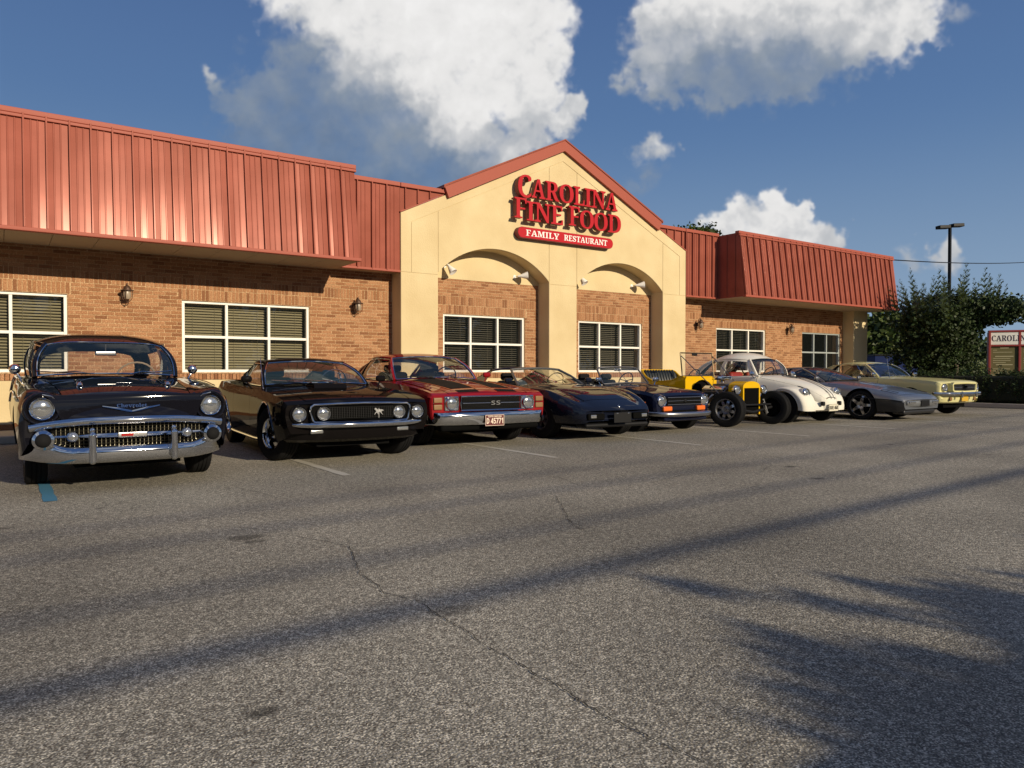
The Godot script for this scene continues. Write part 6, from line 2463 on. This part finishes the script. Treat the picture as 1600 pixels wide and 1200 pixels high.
func car_yellow_coupe() -> void:
	var car := car_at("pale_yellow_coupe", "pale yellow mid-1960s hardtop coupe with dark grille and chrome bumper, farthest to the right", 19.46, -9.30, deg_to_rad(-6.0))
	var yel := paint("pale_yellow_paint", lin(0.57, 0.53, 0.26), 0.0, 0.4)
	var chrome: Material = mats["chrome"]
	var sh := Shell.new()
	sh.setup([
		[-3.6, -0.05, ".74 .42 .78 .54 .79 .66 .78 .80 .74 .90 .56 .91 .30 .915 0 .915"],
		[-3.3, 0.0, ".80 .34 .84 .50 .86 .66 .85 .84 .79 .94 .60 .955 .32 .96 0 .96"],
		[-2.7, 0.0, ".82 .26 .86 .44 .875 .66 .87 .84 .82 .95 .62 .96 .33 .965 0 .965"],
		[-1.8, 0.0, ".82 .22 .86 .42 .87 .64 .86 .82 .82 .93 .64 .94 .34 .95 0 .95"],
		[-0.85, 0.0, ".82 .22 .86 .42 .87 .64 .86 .81 .82 .915 .66 .93 .36 .95 0 .955"],
		[-0.1, 0.0, ".82 .24 .86 .44 .87 .63 .86 .80 .82 .895 .64 .905 .36 .925 0 .93"],
		[0.4, 0.02, ".82 .28 .855 .46 .865 .62 .855 .78 .82 .865 .62 .88 .34 .895 0 .90"],
		[0.62, 0.06, ".80 .32 .84 .48 .85 .62 .84 .76 .81 .84 .60 .86 .33 .875 0 .88"],
		[0.70, 0.12, ".78 .36 .82 .48 .83 .60 .82 .74 .79 .80 .60 .825 .33 .84 0 .845"],
		[0.72, 0.13, ".76 .42 .80 .50 .81 .60 .80 .72 .77 .78 .60 .80 .33 .81 0 .815"]], [3, 4])
	var arches := [[0.0, 0.325, 0.37], [-2.74, 0.325, 0.37]]
	car_body(car, sh, arches, [["hood", -0.82, 0.66, 5.0, 7.0], ["door", -1.98, -0.88, 0.9, 3.9], ["", -2.9, -0.95, 4.9, 7.0]], yel)
	four_wheels(car, 0.71, 2.74, 0.32, 0.18, 0.19, "steel", 0.1)
	cabin_tub(car, -2.9, -0.95, 0.66, 0.92, mats["interior_black"])
	cabin(car, {"ws_b": [V(0.68, 0.93, -0.98), V(0, 0.96, -0.70)], "ws_t": [V(0.55, 1.275, -1.45), V(0, 1.31, -1.34)], "rw_t": [V(0.47, 1.24, -2.5), V(0, 1.28, -2.56)], "rw_b": [V(0.54, 0.96, -2.98), V(0, 0.97, -3.08)],
		"rail": V(0.60, 1.29, -1.98), "hi": V(0, 1.355, -1.95), "uc": [0.80, 0.76], "ub": [[0.16, 0.012, 0.05]], "belt_out": 0.09, "post": 0.022}, yel, chrome, mats["car_glass"])
	for s: float in [-1.0, 1.0]: seat(car, s * 0.34, -1.85, 1.02, 0.48, mats["interior_black"], 0.0, "front_seat")
	var g := G.new()
	g.box(V(0, 0.89, -1.2), V(1.25, 0.09, 0.28), 0.04)
	obj("dashboard", g, mats["interior_black"], car)
	steering(car, V(0.34, 0.98, -1.40), 0.18, mats["black_plastic"])
	wipers(car, [[V(-0.15, 0.965, -0.68), V(-0.42, 0.985, -0.78)], [V(0.2, 0.965, -0.68), V(-0.02, 0.985, -0.74)]], chrome)
	g = G.new()
	g.tube([V(-0.74, 0.905, -0.62), V(-0.75, 1.45, -0.70)], 0.004, 5)
	g.lathe([[0.016, 0], [0.012, 0.02], [0, 0.03]], V(-0.74, 0.905, -0.62), Vector3.UP, 10)
	obj("antenna", g, chrome, car)
	mirror(car, V(-0.88, 0.99, -0.98), chrome)
	mirror(car, V(0.88, 0.99, -0.98), chrome)
	# grille mouth
	g = G.new()
	g.prism(PackedVector2Array([Vector2(-0.44, 0.62), Vector2(-0.40, 0.60), Vector2(0.40, 0.60), Vector2(0.44, 0.62), Vector2(0.47, 0.77), Vector2(0.43, 0.795), Vector2(-0.43, 0.795), Vector2(-0.47, 0.77)]), 0.70, 0.835)
	obj("grille_well", g, mats["under"], car)
	var mouth: Array[Vector3] = []
	for p in [[-0.44, 0.60], [0.0, 0.59], [0.44, 0.60], [0.475, 0.64], [0.485, 0.76], [0.45, 0.80], [0.0, 0.812], [-0.45, 0.80], [-0.485, 0.76], [-0.475, 0.64]]:
		mouth.append(V(p[0], p[1], 0.875 - 0.16 * p[0] * p[0]))
	g = G.new()
	g.tube(mouth, 0.028, 8, true)
	var skirt0 := PackedVector3Array()
	var skirt1 := PackedVector3Array()
	for p in mouth:
		skirt0.append(p + V(p.x * 0.045, (p.y - 0.7) * 0.22, -0.005))
		skirt1.append(V(p.x * 1.07, 0.7 + (p.y - 0.7) * 1.2, 0.69))
	g.grid([skirt0, skirt1], true)
	obj("grille_surround", g, yel, car)
	g = G.new()
	for k in 24: g.box(V(-0.42 + 0.84 * k / 23.0, 0.70, 0.845), V(0.005, 0.18, 0.012))
	for k in 8: g.box(V(0, 0.62 + k * 0.022, 0.846), V(0.86, 0.004, 0.012))
	tag(obj("grille_mesh", g, mats["steel_dark"], car), "", "", "", "stuff")
	prancing_horse(car, V(0, 0.70, 0.865), 0.20, chrome)
	g = G.new()
	for s in [-1, 1]: g.box(V(s * 0.28, 0.70, 0.858), V(0.30, 0.012, 0.01), 0.004)
	obj("grille_bar", g, chrome, car)
	for s: float in [-1.0, 1.0]:
		g = G.new()
		g.lathe([[0.112, -0.16], [0.116, -0.01], [0.10, 0.012], [0.092, -0.01]], V(s * 0.655, 0.70, 0.73), Vector3.BACK, 24)
		obj("headlight_bucket", g, yel, car)
		lamp(car, V(s * 0.655, 0.70, 0.735), 0.084, chrome, 0.95)
		g = G.new()
		g.lathe([[0.05, 0.0], [0.045, 0.018], [0, 0.02]], V(s * 0.50, 0.42, 0.80), Vector3.BACK, 16)
		obj("parking_lamp", g, mats["amber_pale"], car)
		g = G.new()
		g.box(V(s * 0.30, 0.53, 0.965), V(0.045, 0.15, 0.05), 0.02)
		obj("bumper_guard", g, chrome, car)
	bumper(car, 0.87, 0.545, 0.085, 0.965, 0.17, chrome, 0.01, 0.7, 0.06, 2.6, 0.16)
	g = G.new()
	var rows: Array = []
	for i in 25:
		var u := -1.0 + i / 12.0
		var z := 0.83 - 0.10 * u * u - 0.1 * pow(absf(u), 8.0)
		rows.append(PackedVector3Array([V(u * 0.80, 0.53, z), V(u * 0.80, 0.42, z), V(u * 0.79, 0.34, z - 0.03), V(u * 0.76, 0.31, z - 0.10)]))
	g.grid(rows)
	obj("front_valance", g, yel, car)
	plate(car, V(0.0, 0.43, 0.86), 0.29, 0.15, mat("plate_yellow", lin(0.5, 0.30, 0.02), 0.5), mats["plate_ink"], "")

# ---------------------------------------------------------------- trees, hedge, lot furniture
func leaf_cluster(n: int, leaf: float, seed_: int) -> ArrayMesh:
	var r := RandomNumberGenerator.new()
	r.seed = seed_
	var g := G.new()
	for i in n:
		var d := V(r.randfn(), r.randfn() * 0.8, r.randfn()).normalized()
		var c := d * pow(r.randf(), 0.5) * 0.5
		var a := V(r.randfn(), r.randfn() * 0.5 - 0.2, r.randfn()).normalized()
		var b := a.cross(V(r.randfn(), r.randfn(), r.randfn())).normalized()
		var l := leaf * r.randf_range(0.7, 1.25)
		var m := c + a * l
		g.tri(c, m - a * l * 0.45 + b * l * 0.34, m)
		g.tri(c, m, m - a * l * 0.45 - b * l * 0.34)
	return g.mesh(5.0)

func leaf_mat(key: String, c: Color) -> StandardMaterial3D:
	return mat(key, c, 0.55, 0.0, {"vertex_color_use_as_albedo": true, "backlight_enabled": true, "backlight": Color(0.28, 0.30, 0.10), "metallic_specular": 0.35})

func foliage(parent: Node3D, called: String, lobes: Array, n: int, size: float, mesh: ArrayMesh, m: Material, seed_: int, shell := 0.55) -> void:
	# lobes [[centre, radii, weight], ...] in the parent's axes
	var r := RandomNumberGenerator.new()
	r.seed = seed_
	var total := 0.0
	for l in lobes: total += l[2]
	var mm := MultiMesh.new()
	mm.transform_format = MultiMesh.TRANSFORM_3D
	mm.use_colors = true
	mm.mesh = mesh
	mm.instance_count = n
	for i in n:
		var pick := r.randf() * total
		var k := 0
		while k < lobes.size() - 1 and pick > lobes[k][2]:
			pick -= lobes[k][2]
			k += 1
		var l: Array = lobes[k]
		var d := V(r.randfn(), r.randfn(), r.randfn()).normalized()
		var q := lerpf(shell, 1.0, pow(r.randf(), 0.7)) * (1.0 + 0.14 * r.randfn())
		var p: Vector3 = l[0] + d * q * l[1]
		var s := size * r.randf_range(0.65, 1.35)
		var b := Basis(V(r.randfn(), r.randfn(), r.randfn()).normalized(), r.randf() * TAU).scaled(Vector3.ONE * s)
		mm.set_instance_transform(i, Transform3D(b, p))
		var t := r.randf_range(0.55, 1.3)
		mm.set_instance_color(i, Color(t * r.randf_range(0.85, 1.15), t, t * r.randf_range(0.7, 1.0)))
	var o := MultiMeshInstance3D.new()
	o.name = called
	o.multimesh = mm
	o.material_override = m
	parent.add_child(o, true)
	tag(o, "", "", "", "stuff")

func limb(g: G, a: Vector3, b: Vector3, r0: float, r1: float, r: RandomNumberGenerator) -> void:
	var pts: Array[Vector3] = []
	var rad: Array = []
	var side := V(r.randfn(), 0.2 * r.randfn(), r.randfn()) * a.distance_to(b) * 0.07
	for i in 6:
		var u := i / 5.0
		pts.append(a.lerp(b, u) + side * sin(u * PI))
		rad.append(lerpf(r0, r1, u))
	g.tube(pts, rad, 7)

func tree(called: String, label: String, at: Vector3, tall: float, lobes: Array, n: int, size: float, mesh: ArrayMesh, m: Material, seed_: int, trunk := 0.14, stems := 1, group := "", shell := 0.55) -> Node3D:
	var t := thing(called, label, "tree", at, 0.0, group)
	var r := RandomNumberGenerator.new()
	r.seed = seed_
	var bark := mat("bark", lin(0.10, 0.075, 0.055), 0.9)
	var g := G.new()
	for s in stems:
		var a := TAU * s / stems + 0.5
		var foot := V(cos(a), 0, sin(a)) * (0.0 if stems == 1 else trunk * 1.5)
		var knee := V(cos(a), 0, sin(a)) * (0.0 if stems == 1 else tall * 0.12) + V(0, tall * 0.34, 0)
		limb(g, foot - V(0, 0.1, 0), knee, trunk, trunk * 0.75, r)
		for l in lobes:
			if l[1].y > 0.52 and (stems == 1 or r.randf() < 0.6): limb(g, knee, l[0] + V(0, l[1].y * 0.2, 0), trunk * 0.55, trunk * 0.12, r)
	obj("trunk", g, bark, t)
	foliage(t, "crown", lobes, n, size, mesh, m, seed_ + 1, shell)
	return t

func shoots(parent: Node3D, list: Array, m: Material, seed_: int) -> void:
	# upright leafy shoots: [foot, tip]
	var r := RandomNumberGenerator.new()
	r.seed = seed_
	for q in list:
		var g := G.new()
		var a: Vector3 = q[0]
		var b: Vector3 = q[1]
		var bend := V(r.randfn(), 0, r.randfn()) * 0.05
		var n := int(a.distance_to(b) / 0.045)
		var pts: Array[Vector3] = []
		for i in n + 1:
			var u := float(i) / n
			pts.append(a.lerp(b, u) + bend * sin(u * PI))
		g.tube([pts[0], pts[n / 2], pts[n]], [0.008, 0.005, 0.002], 4)
		for i in n:
			var u := float(i) / n
			var d := (pts[i + 1] - pts[i]).normalized()
			var w := d.cross(V(cos(i * 2.4), 0.1, sin(i * 2.4))).normalized()
			var l := lerpf(0.17, 0.06, pow(u, 1.8)) * r.randf_range(0.8, 1.2)
			for s in [-1, 1]:
				var o: Vector3 = (w * s * 0.85 + d * 0.45).normalized()
				var e := o.cross(d).normalized()
				var e2 := (e + d * 0.4).normalized()
				var c := pts[i]
				g.tri(c, c + o * l * 0.5 + e2 * l * 0.3, c + o * l)
				g.tri(c, c + o * l, c + o * l * 0.5 - e2 * l * 0.3)
		obj("shoot", g, m, parent, 5.0)

func along(px: float, t: float) -> Vector3:
	# the point on the ground at depth t in the direction of a column of the photograph
	var u := (px - 800.0) / F
	var c := cos(deg_to_rad(TURN))
	var s := sin(deg_to_rad(TURN))
	return V((c * u + s) * t, 0, (s * u - c) * t)

func build_surroundings() -> void:
	var fine := leaf_cluster(14, 0.34, 11)
	var coarse := leaf_cluster(16, 0.30, 12)
	var dark := leaf_mat("leaf_dark", lin(0.030, 0.048, 0.016))
	var midg := leaf_mat("leaf_mid", lin(0.055, 0.080, 0.022))
	var far := leaf_mat("leaf_far", lin(0.040, 0.062, 0.022))
	# crape myrtle at the end of the building
	var r := RandomNumberGenerator.new()
	r.seed = 31
	var at := V(27.1, 0.13, -12.35)
	var lobes: Array = [[V(-0.4, 2.35, 0), V(1.2, 0.85, 1.0), 3.0], [V(-1.5, 2.5, 0.2), V(1.0, 0.7, 1.0), 1.6], [V(1.2, 3.0, -0.2), V(1.1, 0.5, 1.1), 1.4], [V(0.0, 3.0, 0.1), V(1.6, 0.6, 1.3), 2.2], [V(0.1, 1.6, 0.0), V(0.8, 0.6, 0.7), 1.2], [V(-1.0, 1.6, -0.2), V(1.1, 0.7, 1.0), 1.4], [V(2.0, 3.05, 0.4), V(0.9, 0.38, 0.8), 0.7], [V(0.6, 3.05, 1.4), V(0.9, 0.45, 0.8), 0.9]]
	var crape := tree("crape_myrtle", "bushy dark green crape myrtle with upright leafy shoots at the end of the building", at, 3.3, lobes, 3900, 0.32, fine, dark, 41, 0.075, 4)
	var list: Array = []
	for i in 70:
		var a := V(r.randf_range(-2.3, 2.4), 0, r.randf_range(-1.0, 1.0))
		a.y = 3.25 - 0.10 * a.x * a.x + r.randf_range(-0.5, 0.2)
		var b := a + V(a.x * 0.16 + r.randfn() * 0.10, r.randf_range(0.55, 1.45), a.z * 0.15 + r.randfn() * 0.10)
		list.append([a, b])
	for i in 22:
		var a := V(-2.1 + r.randf_range(-0.2, 0.4), r.randf_range(2.0, 3.0), r.randf_range(-0.6, 0.9))
		list.append([a, a + V(r.randf_range(-0.6, -0.05), r.randf_range(0.4, 1.2), r.randfn() * 0.2)])
	for i in 12:
		var a := V(2.1 + r.randf_range(-0.2, 0.4), r.randf_range(2.5, 3.0), r.randf_range(-0.5, 0.9))
		list.append([a, a + V(r.randf_range(0.2, 0.8), r.randf_range(0.2, 0.7), r.randfn() * 0.2)])
	shoots(crape, list, mat("shoot_leaf", lin(0.042, 0.062, 0.020), 0.5, 0.0, {"backlight_enabled": true, "backlight": Color(0.25, 0.28, 0.1)}), 77)
	# clipped hedge behind the kerb
	var hedge := thing("clipped_hedge", "low clipped dark green hedge behind the kerb at the end of the lot", "hedge", V(25.35, 0.13, -8.2))
	var g := G.new()
	g.box(V(0, 0.42, 0), V(1.0, 0.80, 10.6), 0.12)
	obj("twig_core", g, mat("hedge_core", lin(0.014, 0.017, 0.008), 0.95), hedge)
	var hl: Array = []
	for k in 22: hl.append([V(r.randf_range(-0.05, 0.05), 0.46 + r.randf_range(-0.03, 0.03), -5.1 + k * 0.49), V(0.62, 0.50, 0.42), 1.0])
	foliage(hedge, "leaves", hl, 5200, 0.17, fine, dark, 51, 0.86)
	# sign board past the hedge
	build_board()
	# background
	var bg: Array = [[1384, 46, 5.2, 3.0, "round green tree behind the corner of the restaurant, left of the crape myrtle", midg], [1440, 52, 4.6, 3.4, "dark tree behind the left side of the crape myrtle", far], [1545, 58, 3.4, 3.4, "dark tree behind the right side of the crape myrtle", far], [1640, 62, 3.2, 4.0, "far tree right of the notice board at the frame edge", far], [1500, 75, 4.4, 4.4, "farthest tree behind the trunks of the crape myrtle", far]]
	for b in bg:
		var h: float = b[2]
		var w: float = b[3]
		tree("background_tree", b[4], along(b[0], b[1]), h, [[V(0, h * 0.6, 0), V(w * 0.8, h * 0.34, w * 0.8), 2.0], [V(-w * 0.5, h * 0.5, 0.4), V(w * 0.5, h * 0.28, w * 0.5), 1.0], [V(w * 0.5, h * 0.52, -0.3), V(w * 0.55, h * 0.3, w * 0.5), 1.0], [V(0.2, h * 0.28, 0), V(w * 0.75, h * 0.22, w * 0.7), 1.2]], 900, 1.0, coarse, b[5], int(b[0]), 0.18, 1, "", 0.5)
	tree("roof_tree", "leafy tree top showing above the roof right of the gable", along(1086, 62), 14.0, [[V(0, 11.6, 0), V(2.2, 1.5, 2.0), 2.0], [V(-1.9, 11.0, 0), V(1.1, 0.8, 1.1), 0.8], [V(1.5, 10.8, 0), V(1.3, 1.0, 1.2), 0.9]], 900, 0.95, coarse, midg, 63, 0.25)
	var bush := thing("leafy_shrub", "pale green shrub left of the notice board", "shrub", along(1527, 34))
	g = G.new()
	for k in 5: g.tube([V(0, 0, 0), V(cos(k * 1.3) * 0.4, 1.0, sin(k * 1.3) * 0.4)], [0.02, 0.008], 5)
	obj("stem", g, mats["bark"], bush)
	foliage(bush, "leaves", [[V(0, 0.95, 0), V(0.55, 0.65, 0.55), 1.0]], 260, 0.32, fine, leaf_mat("leaf_pale", lin(0.10, 0.13, 0.05)), 66, 0.4)
	# parking lot lamp
	var lp := thing("lot_lamp_post", "tall dark lamp post with two flat heads behind the crape myrtle", "lamp post", along(1482, 45))
	g = G.new()
	g.box(V(0, 5.0, 0), V(0.15, 10.0, 0.15), 0.01)
	obj("pole", g, mats["black_plastic"], lp)
	g = G.new()
	g.box(V(0, 0.3, 0), V(0.6, 0.6, 0.6), 0.04)
	obj("footing", g, mats["concrete"], lp)
	var ax := V(0.9, 0, 0.43).normalized()
	for s: float in [-1.0, 1.0]:
		g = G.new()
		g.box(ax * s * 0.46 + V(0, 9.95 + 0.07 * s, 0), V(0.75, 0.20, 0.42), 0.03, Basis(Vector3.UP, -atan2(ax.z, ax.x)) * Basis(Vector3.BACK, 0.06))
		obj("lamp_head", g, mats["black_plastic"], lp)
	# skips and wall behind the corner
	var blue := mat("skip_blue", lin(0.006, 0.016, 0.075), 0.6, 0.0, {"metallic_specular": 0.25})
	for k in 2:
		var p := along([1374, 1416][k], 38)
		var d := thing("blue_skip", ["blue waste skip close to the corner pilaster", "blue waste skip with a white mark, right of the other skip"][k], "waste skip", p, deg_to_rad(-40), "waste skips behind the restaurant")
		g = G.new()
		g.box(V(0, 1.02, 0), V(1.3 if k else 0.95, 1.75, 1.2), 0.03)
		obj("bin_body", g, blue, d)
		g = G.new()
		g.box(V(0, 1.93, 0), V(1.4 if k else 1.02, 0.07, 1.3), 0.02)
		obj("lid", g, mats["black_plastic"], d)
		for s in [-1, 1]:
			g = G.new()
			g.box(V(s * 0.4, 0.08, 0.3), V(0.12, 0.16, 0.12), 0.02)
			obj("caster", g, mats["rubber"], d)
		if k == 1:
			g = G.new()
			g.lathe([[0.05, 0], [0.09, 0.001], [0.09, 0.01], [0.05, 0.01]], V(0.1, 1.6, 0.602), Vector3.BACK, 18)
			g.box(V(0.1, 1.38, 0.606), V(0.20, 0.12, 0.01))
			obj("white_mark", g, mats["white_paint"], d)
	var shed := thing("tan_wall", "tan block wall beside the blue skips", "wall", along(1431, 40), deg_to_rad(-40))
	g = G.new()
	for row in 9:
		for c in 3: g.box(V(-0.42 + c * 0.41 + (0.1 if row % 2 else 0.0), 0.1 + row * 0.203, 0), V(0.40, 0.195, 0.2), 0.01)
	tag(obj("block", g, mat("tan_block", lin(0.42, 0.32, 0.22), 0.9), shed), "", "", "", "stuff")
	# a pale car far off beyond the hedge
	far_car("white van-like car standing far off behind the crape myrtle trunks", along(1508, 56), deg_to_rad(20), mats["white_paint"])
	far_car("grey car standing far off left of the white one", along(1472, 58), deg_to_rad(160), mat("far_grey", lin(0.22, 0.23, 0.25), 0.3))
	# street wire from the roof corner to a pole outside the picture
	var pole_at := along(1690, 62)
	var wire := thing("overhead_wire", "thin black overhead wire running right from the roof corner", "wire", V(25.4, 5.12, -14.3))
	g = G.new()
	var pts: Array[Vector3] = []
	var far_end := pole_at + V(0, 10.9, 0) - V(25.4, 5.12, -14.3)
	for i in 21:
		var u := i / 20.0
		pts.append(far_end * u - V(0, 1.6 * u * (1 - u), 0))
	g.tube(pts, 0.022, 5)
	obj("cable", g, mats["black_plastic"], wire)
	utility_pole("utility pole right of the picture that holds the overhead wire", pole_at, 11.5)
	# behind the camera: street wires, the tree whose shade lies at the lower right, trees across the street
	var k := 0
	for w in [[-3.26, -0.051, 5.2, 0.037, "thick bundled cable"], [-4.15, -0.075, 5.8, 0.019, "second cable"], [-5.38, -0.064, 6.6, 0.018, "third cable"], [-6.12, -0.10, 7.2, 0.015, "top cable"]]:
		var h: float = w[2]
		var off := SUN_TO * (h / SUN_TO.y)
		var a := V(-26, 0, w[0] - w[1] * 26.0) + off
		var b := V(44, 0, w[0] + w[1] * 44.0) + off
		var o := thing("street_cable", w[4] + " of the street line behind the camera", "cable", a, 0.0, "cables of the street line")
		g = G.new()
		pts = []
		for i in 25:
			var u := i / 24.0
			pts.append((b - a) * u - V(0, 0.5 * u * (1 - u), 0))
		g.tube(pts, w[3], 6)
		obj("strand", g, mats["black_plastic"], o)
		if k == 0:
			utility_pole("left utility pole of the street line behind the camera", V(a.x, 0, a.z + 1.5), 9.0)
			utility_pole("right utility pole of the street line behind the camera", V(b.x, 0, b.z + 1.0), 9.0)
		k += 1
	var shade_lobes: Array = [[V(-0.45, 3.3, 0.1), V(1.0, 1.05, 0.95), 3.0], [V(0.9, 3.35, 0.2), V(1.3, 1.05, 1.0), 3.5], [V(2.4, 3.3, 0.3), V(1.3, 1.0, 1.0), 2.4]]
	var st := tree("shade_tree", "small tree behind the camera whose shadow falls at the lower right", V(5.1, 0, 11.2), 3.4, shade_lobes, 5200, 0.42, fine, midg, 91, 0.10, 3, "", 0.15)
	for q in [[V(1.3, 3.9, 0), V(0.0, 4.85, 0)], [V(0.7, 3.8, 0.1), V(-0.35, 4.6, 0)], [V(0.3, 3.7, 0), V(-0.8, 4.38, 0)], [V(1.9, 3.8, 0), V(0.7, 4.65, 0)], [V(2.6, 3.7, 0), V(1.5, 4.5, 0.1)], [V(-0.4, 3.7, 0), V(-0.9, 4.1, 0)]]:
		var ll: Array = []
		for i in 6: ll.append([q[0].lerp(q[1], i / 5.0), V(0.16, 0.13, 0.15) * (1.2 - 0.16 * i), 1.0])
		g = G.new()
		g.tube([q[0] - V(0, 0.8, 0), q[0], q[1]], [0.03, 0.018, 0.005], 5)
		obj("branch", g, mats["bark"], st)
		foliage(st, "spray", ll, 80, 0.19, fine, midg, 95 + int(q[0].x * 10))
	far_car("dark estate car behind the camera that shades the lower right corner", V(3.35, 0, 4.38), 0.0, mat("estate_paint", lin(0.02, 0.022, 0.03), 0.3))
	var wood: Array = []
	for i in 27:
		var x := -62.0 + i * 8.6 + r.randf_range(-2, 2)
		var h := r.randf_range(8.0, 11.5)
		var w := r.randf_range(4.5, 6.0)
		wood.append([V(x, h * 0.6, r.randf_range(44, 52)), V(w, h * 0.36, 3.5), 2.0])
		wood.append([V(x + r.randf_range(-2, 2), h * 0.3, r.randf_range(44, 50)), V(w, h * 0.32, 3.0), 1.6])
	foliage(self, "far_woods", wood, 12000, 1.9, coarse, far, 200, 0.3)

func utility_pole(label: String, at: Vector3, tall: float) -> void:
	var p := thing("utility_pole", label, "utility pole", at)
	var g := G.new()
	g.tube([V(0, -0.2, 0), V(0, tall, 0)], [0.16, 0.11], 10)
	obj("pole", g, mat("pole_wood", lin(0.13, 0.10, 0.075), 0.9), p)
	g = G.new()
	g.box(V(0, tall - 0.6, 0.1), V(0.1, 0.12, 2.2), 0.01)
	obj("crossarm", g, mats["pole_wood"], p)

func far_car(label: String, at: Vector3, turn: float, m: Material) -> void:
	var c := thing("far_car", label, "car", at, turn)
	var g := G.new()
	g.t = Transform3D(Basis(V(0, 0, 1), V(0, 1, 0), V(-1, 0, 0)), V(0.88, 0, 0))
	g.prism(PackedVector2Array([Vector2(-2.2, 0.35), Vector2(2.2, 0.35), Vector2(2.25, 0.62), Vector2(2.05, 0.88), Vector2(1.0, 0.98), Vector2(0.3, 1.5), Vector2(-1.3, 1.52), Vector2(-2.0, 1.05), Vector2(-2.25, 0.95)]), 0.0, 1.76)
	obj("body", g, m, c)
	for s in [-1, 1]:
		g = G.new()
		g.t = Transform3D(Basis(V(0, 0, 1), V(0, 1, 0), V(-1, 0, 0)), V(s * 0.882 + 0.003, 0, 0))
		g.prism(PackedVector2Array([Vector2(0.85, 1.0), Vector2(0.26, 1.44), Vector2(-1.22, 1.46), Vector2(-1.75, 1.04)]), 0.0, 0.006)
		obj("side_window", g, mats["under"], c)
	g = G.new()
	g.quad(V(-0.75, 1.0, 1.0), V(0.75, 1.0, 1.0), V(0.65, 1.47, 0.36), V(-0.65, 1.47, 0.36))
	g.t = Transform3D(Basis(), V(0, 0.02, 0.02))
	obj("windshield", g, mats["under"], c)
	for p in [[-0.82, 1.4], [0.82, 1.4], [-0.82, -1.4], [0.82, -1.4]]: car_wheel(c, V(p[0], 0.33, p[1]), 0.33, 0.2, 0.2, "grey")

func build_board() -> void:
	var turn := atan2(-0.85, 0.53)
	var b := thing("notice_board", "red framed notice board with white header and olive menu panels behind the hedge", "sign board", V(30.6, 0.13, -12.55), turn)
	# local: x to the right of the viewer, z towards the viewer
	var red := mat("board_red", lin(0.27, 0.035, 0.032), 0.5)
	var wide := 3.9
	var g := G.new()
	g.box(V(wide / 2, 2.47, 0), V(wide, 0.07, 0.24), 0.01)
	g.box(V(wide / 2, 1.93, 0.0), V(wide, 0.06, 0.22), 0.01)
	g.box(V(wide / 2, 0.45, 0.0), V(wide, 0.08, 0.22), 0.01)
	obj("cross_rail", g, red, b)
	for k in 5:
		g = G.new()
		g.box(V(0.03 + k * (wide - 0.06) / 4, 1.2, 0.0), V(0.08, 2.46, 0.20 if k % 4 else 0.30), 0.01)
		obj("post", g, red, b)
	g = G.new()
	g.box(V(wide / 2, 2.20, 0.05), V(wide - 0.08, 0.47, 0.08), 0.01)
	var head := obj("header_panel", g, mats["white_paint"], b)
	lettering(head, "CAROLINA", 0.10, 1.35, 2.09, 0.22, V(0, 0, 0.091), mat("board_navy", lin(0.03, 0.02, 0.05), 0.6))
	lettering(head, "Fine Food", 1.50, 2.75, 2.09, 0.22, V(0, 0, 0.091), mat("board_ink_red", lin(0.35, 0.02, 0.03), 0.6))
	var olive := mat("board_olive", lin(0.115, 0.10, 0.035), 0.7)
	var pale := mat("board_line", lin(0.42, 0.38, 0.24), 0.7)
	for k in 4:
		g = G.new()
		var xc: float = 0.03 + (k + 0.5) * (wide - 0.06) / 4
		g.box(V(xc, 1.2, 0.02), V((wide - 0.06) / 4 - 0.085, 1.44, 0.06), 0.006)
		var panel := obj("menu_panel", g, olive, b)
		g = G.new()
		for i in 17:
			var w := rng.randf_range(0.12, 0.62)
			if i % 6 == 3: continue
			g.box(V(xc - 0.36 + w / 2 if i % 4 else xc, 1.84 - i * 0.078, 0.052), V(w, 0.018 if i % 4 else 0.03, 0.004))
		tag(obj("print_lines", g, pale, panel), "", "", "", "stuff")
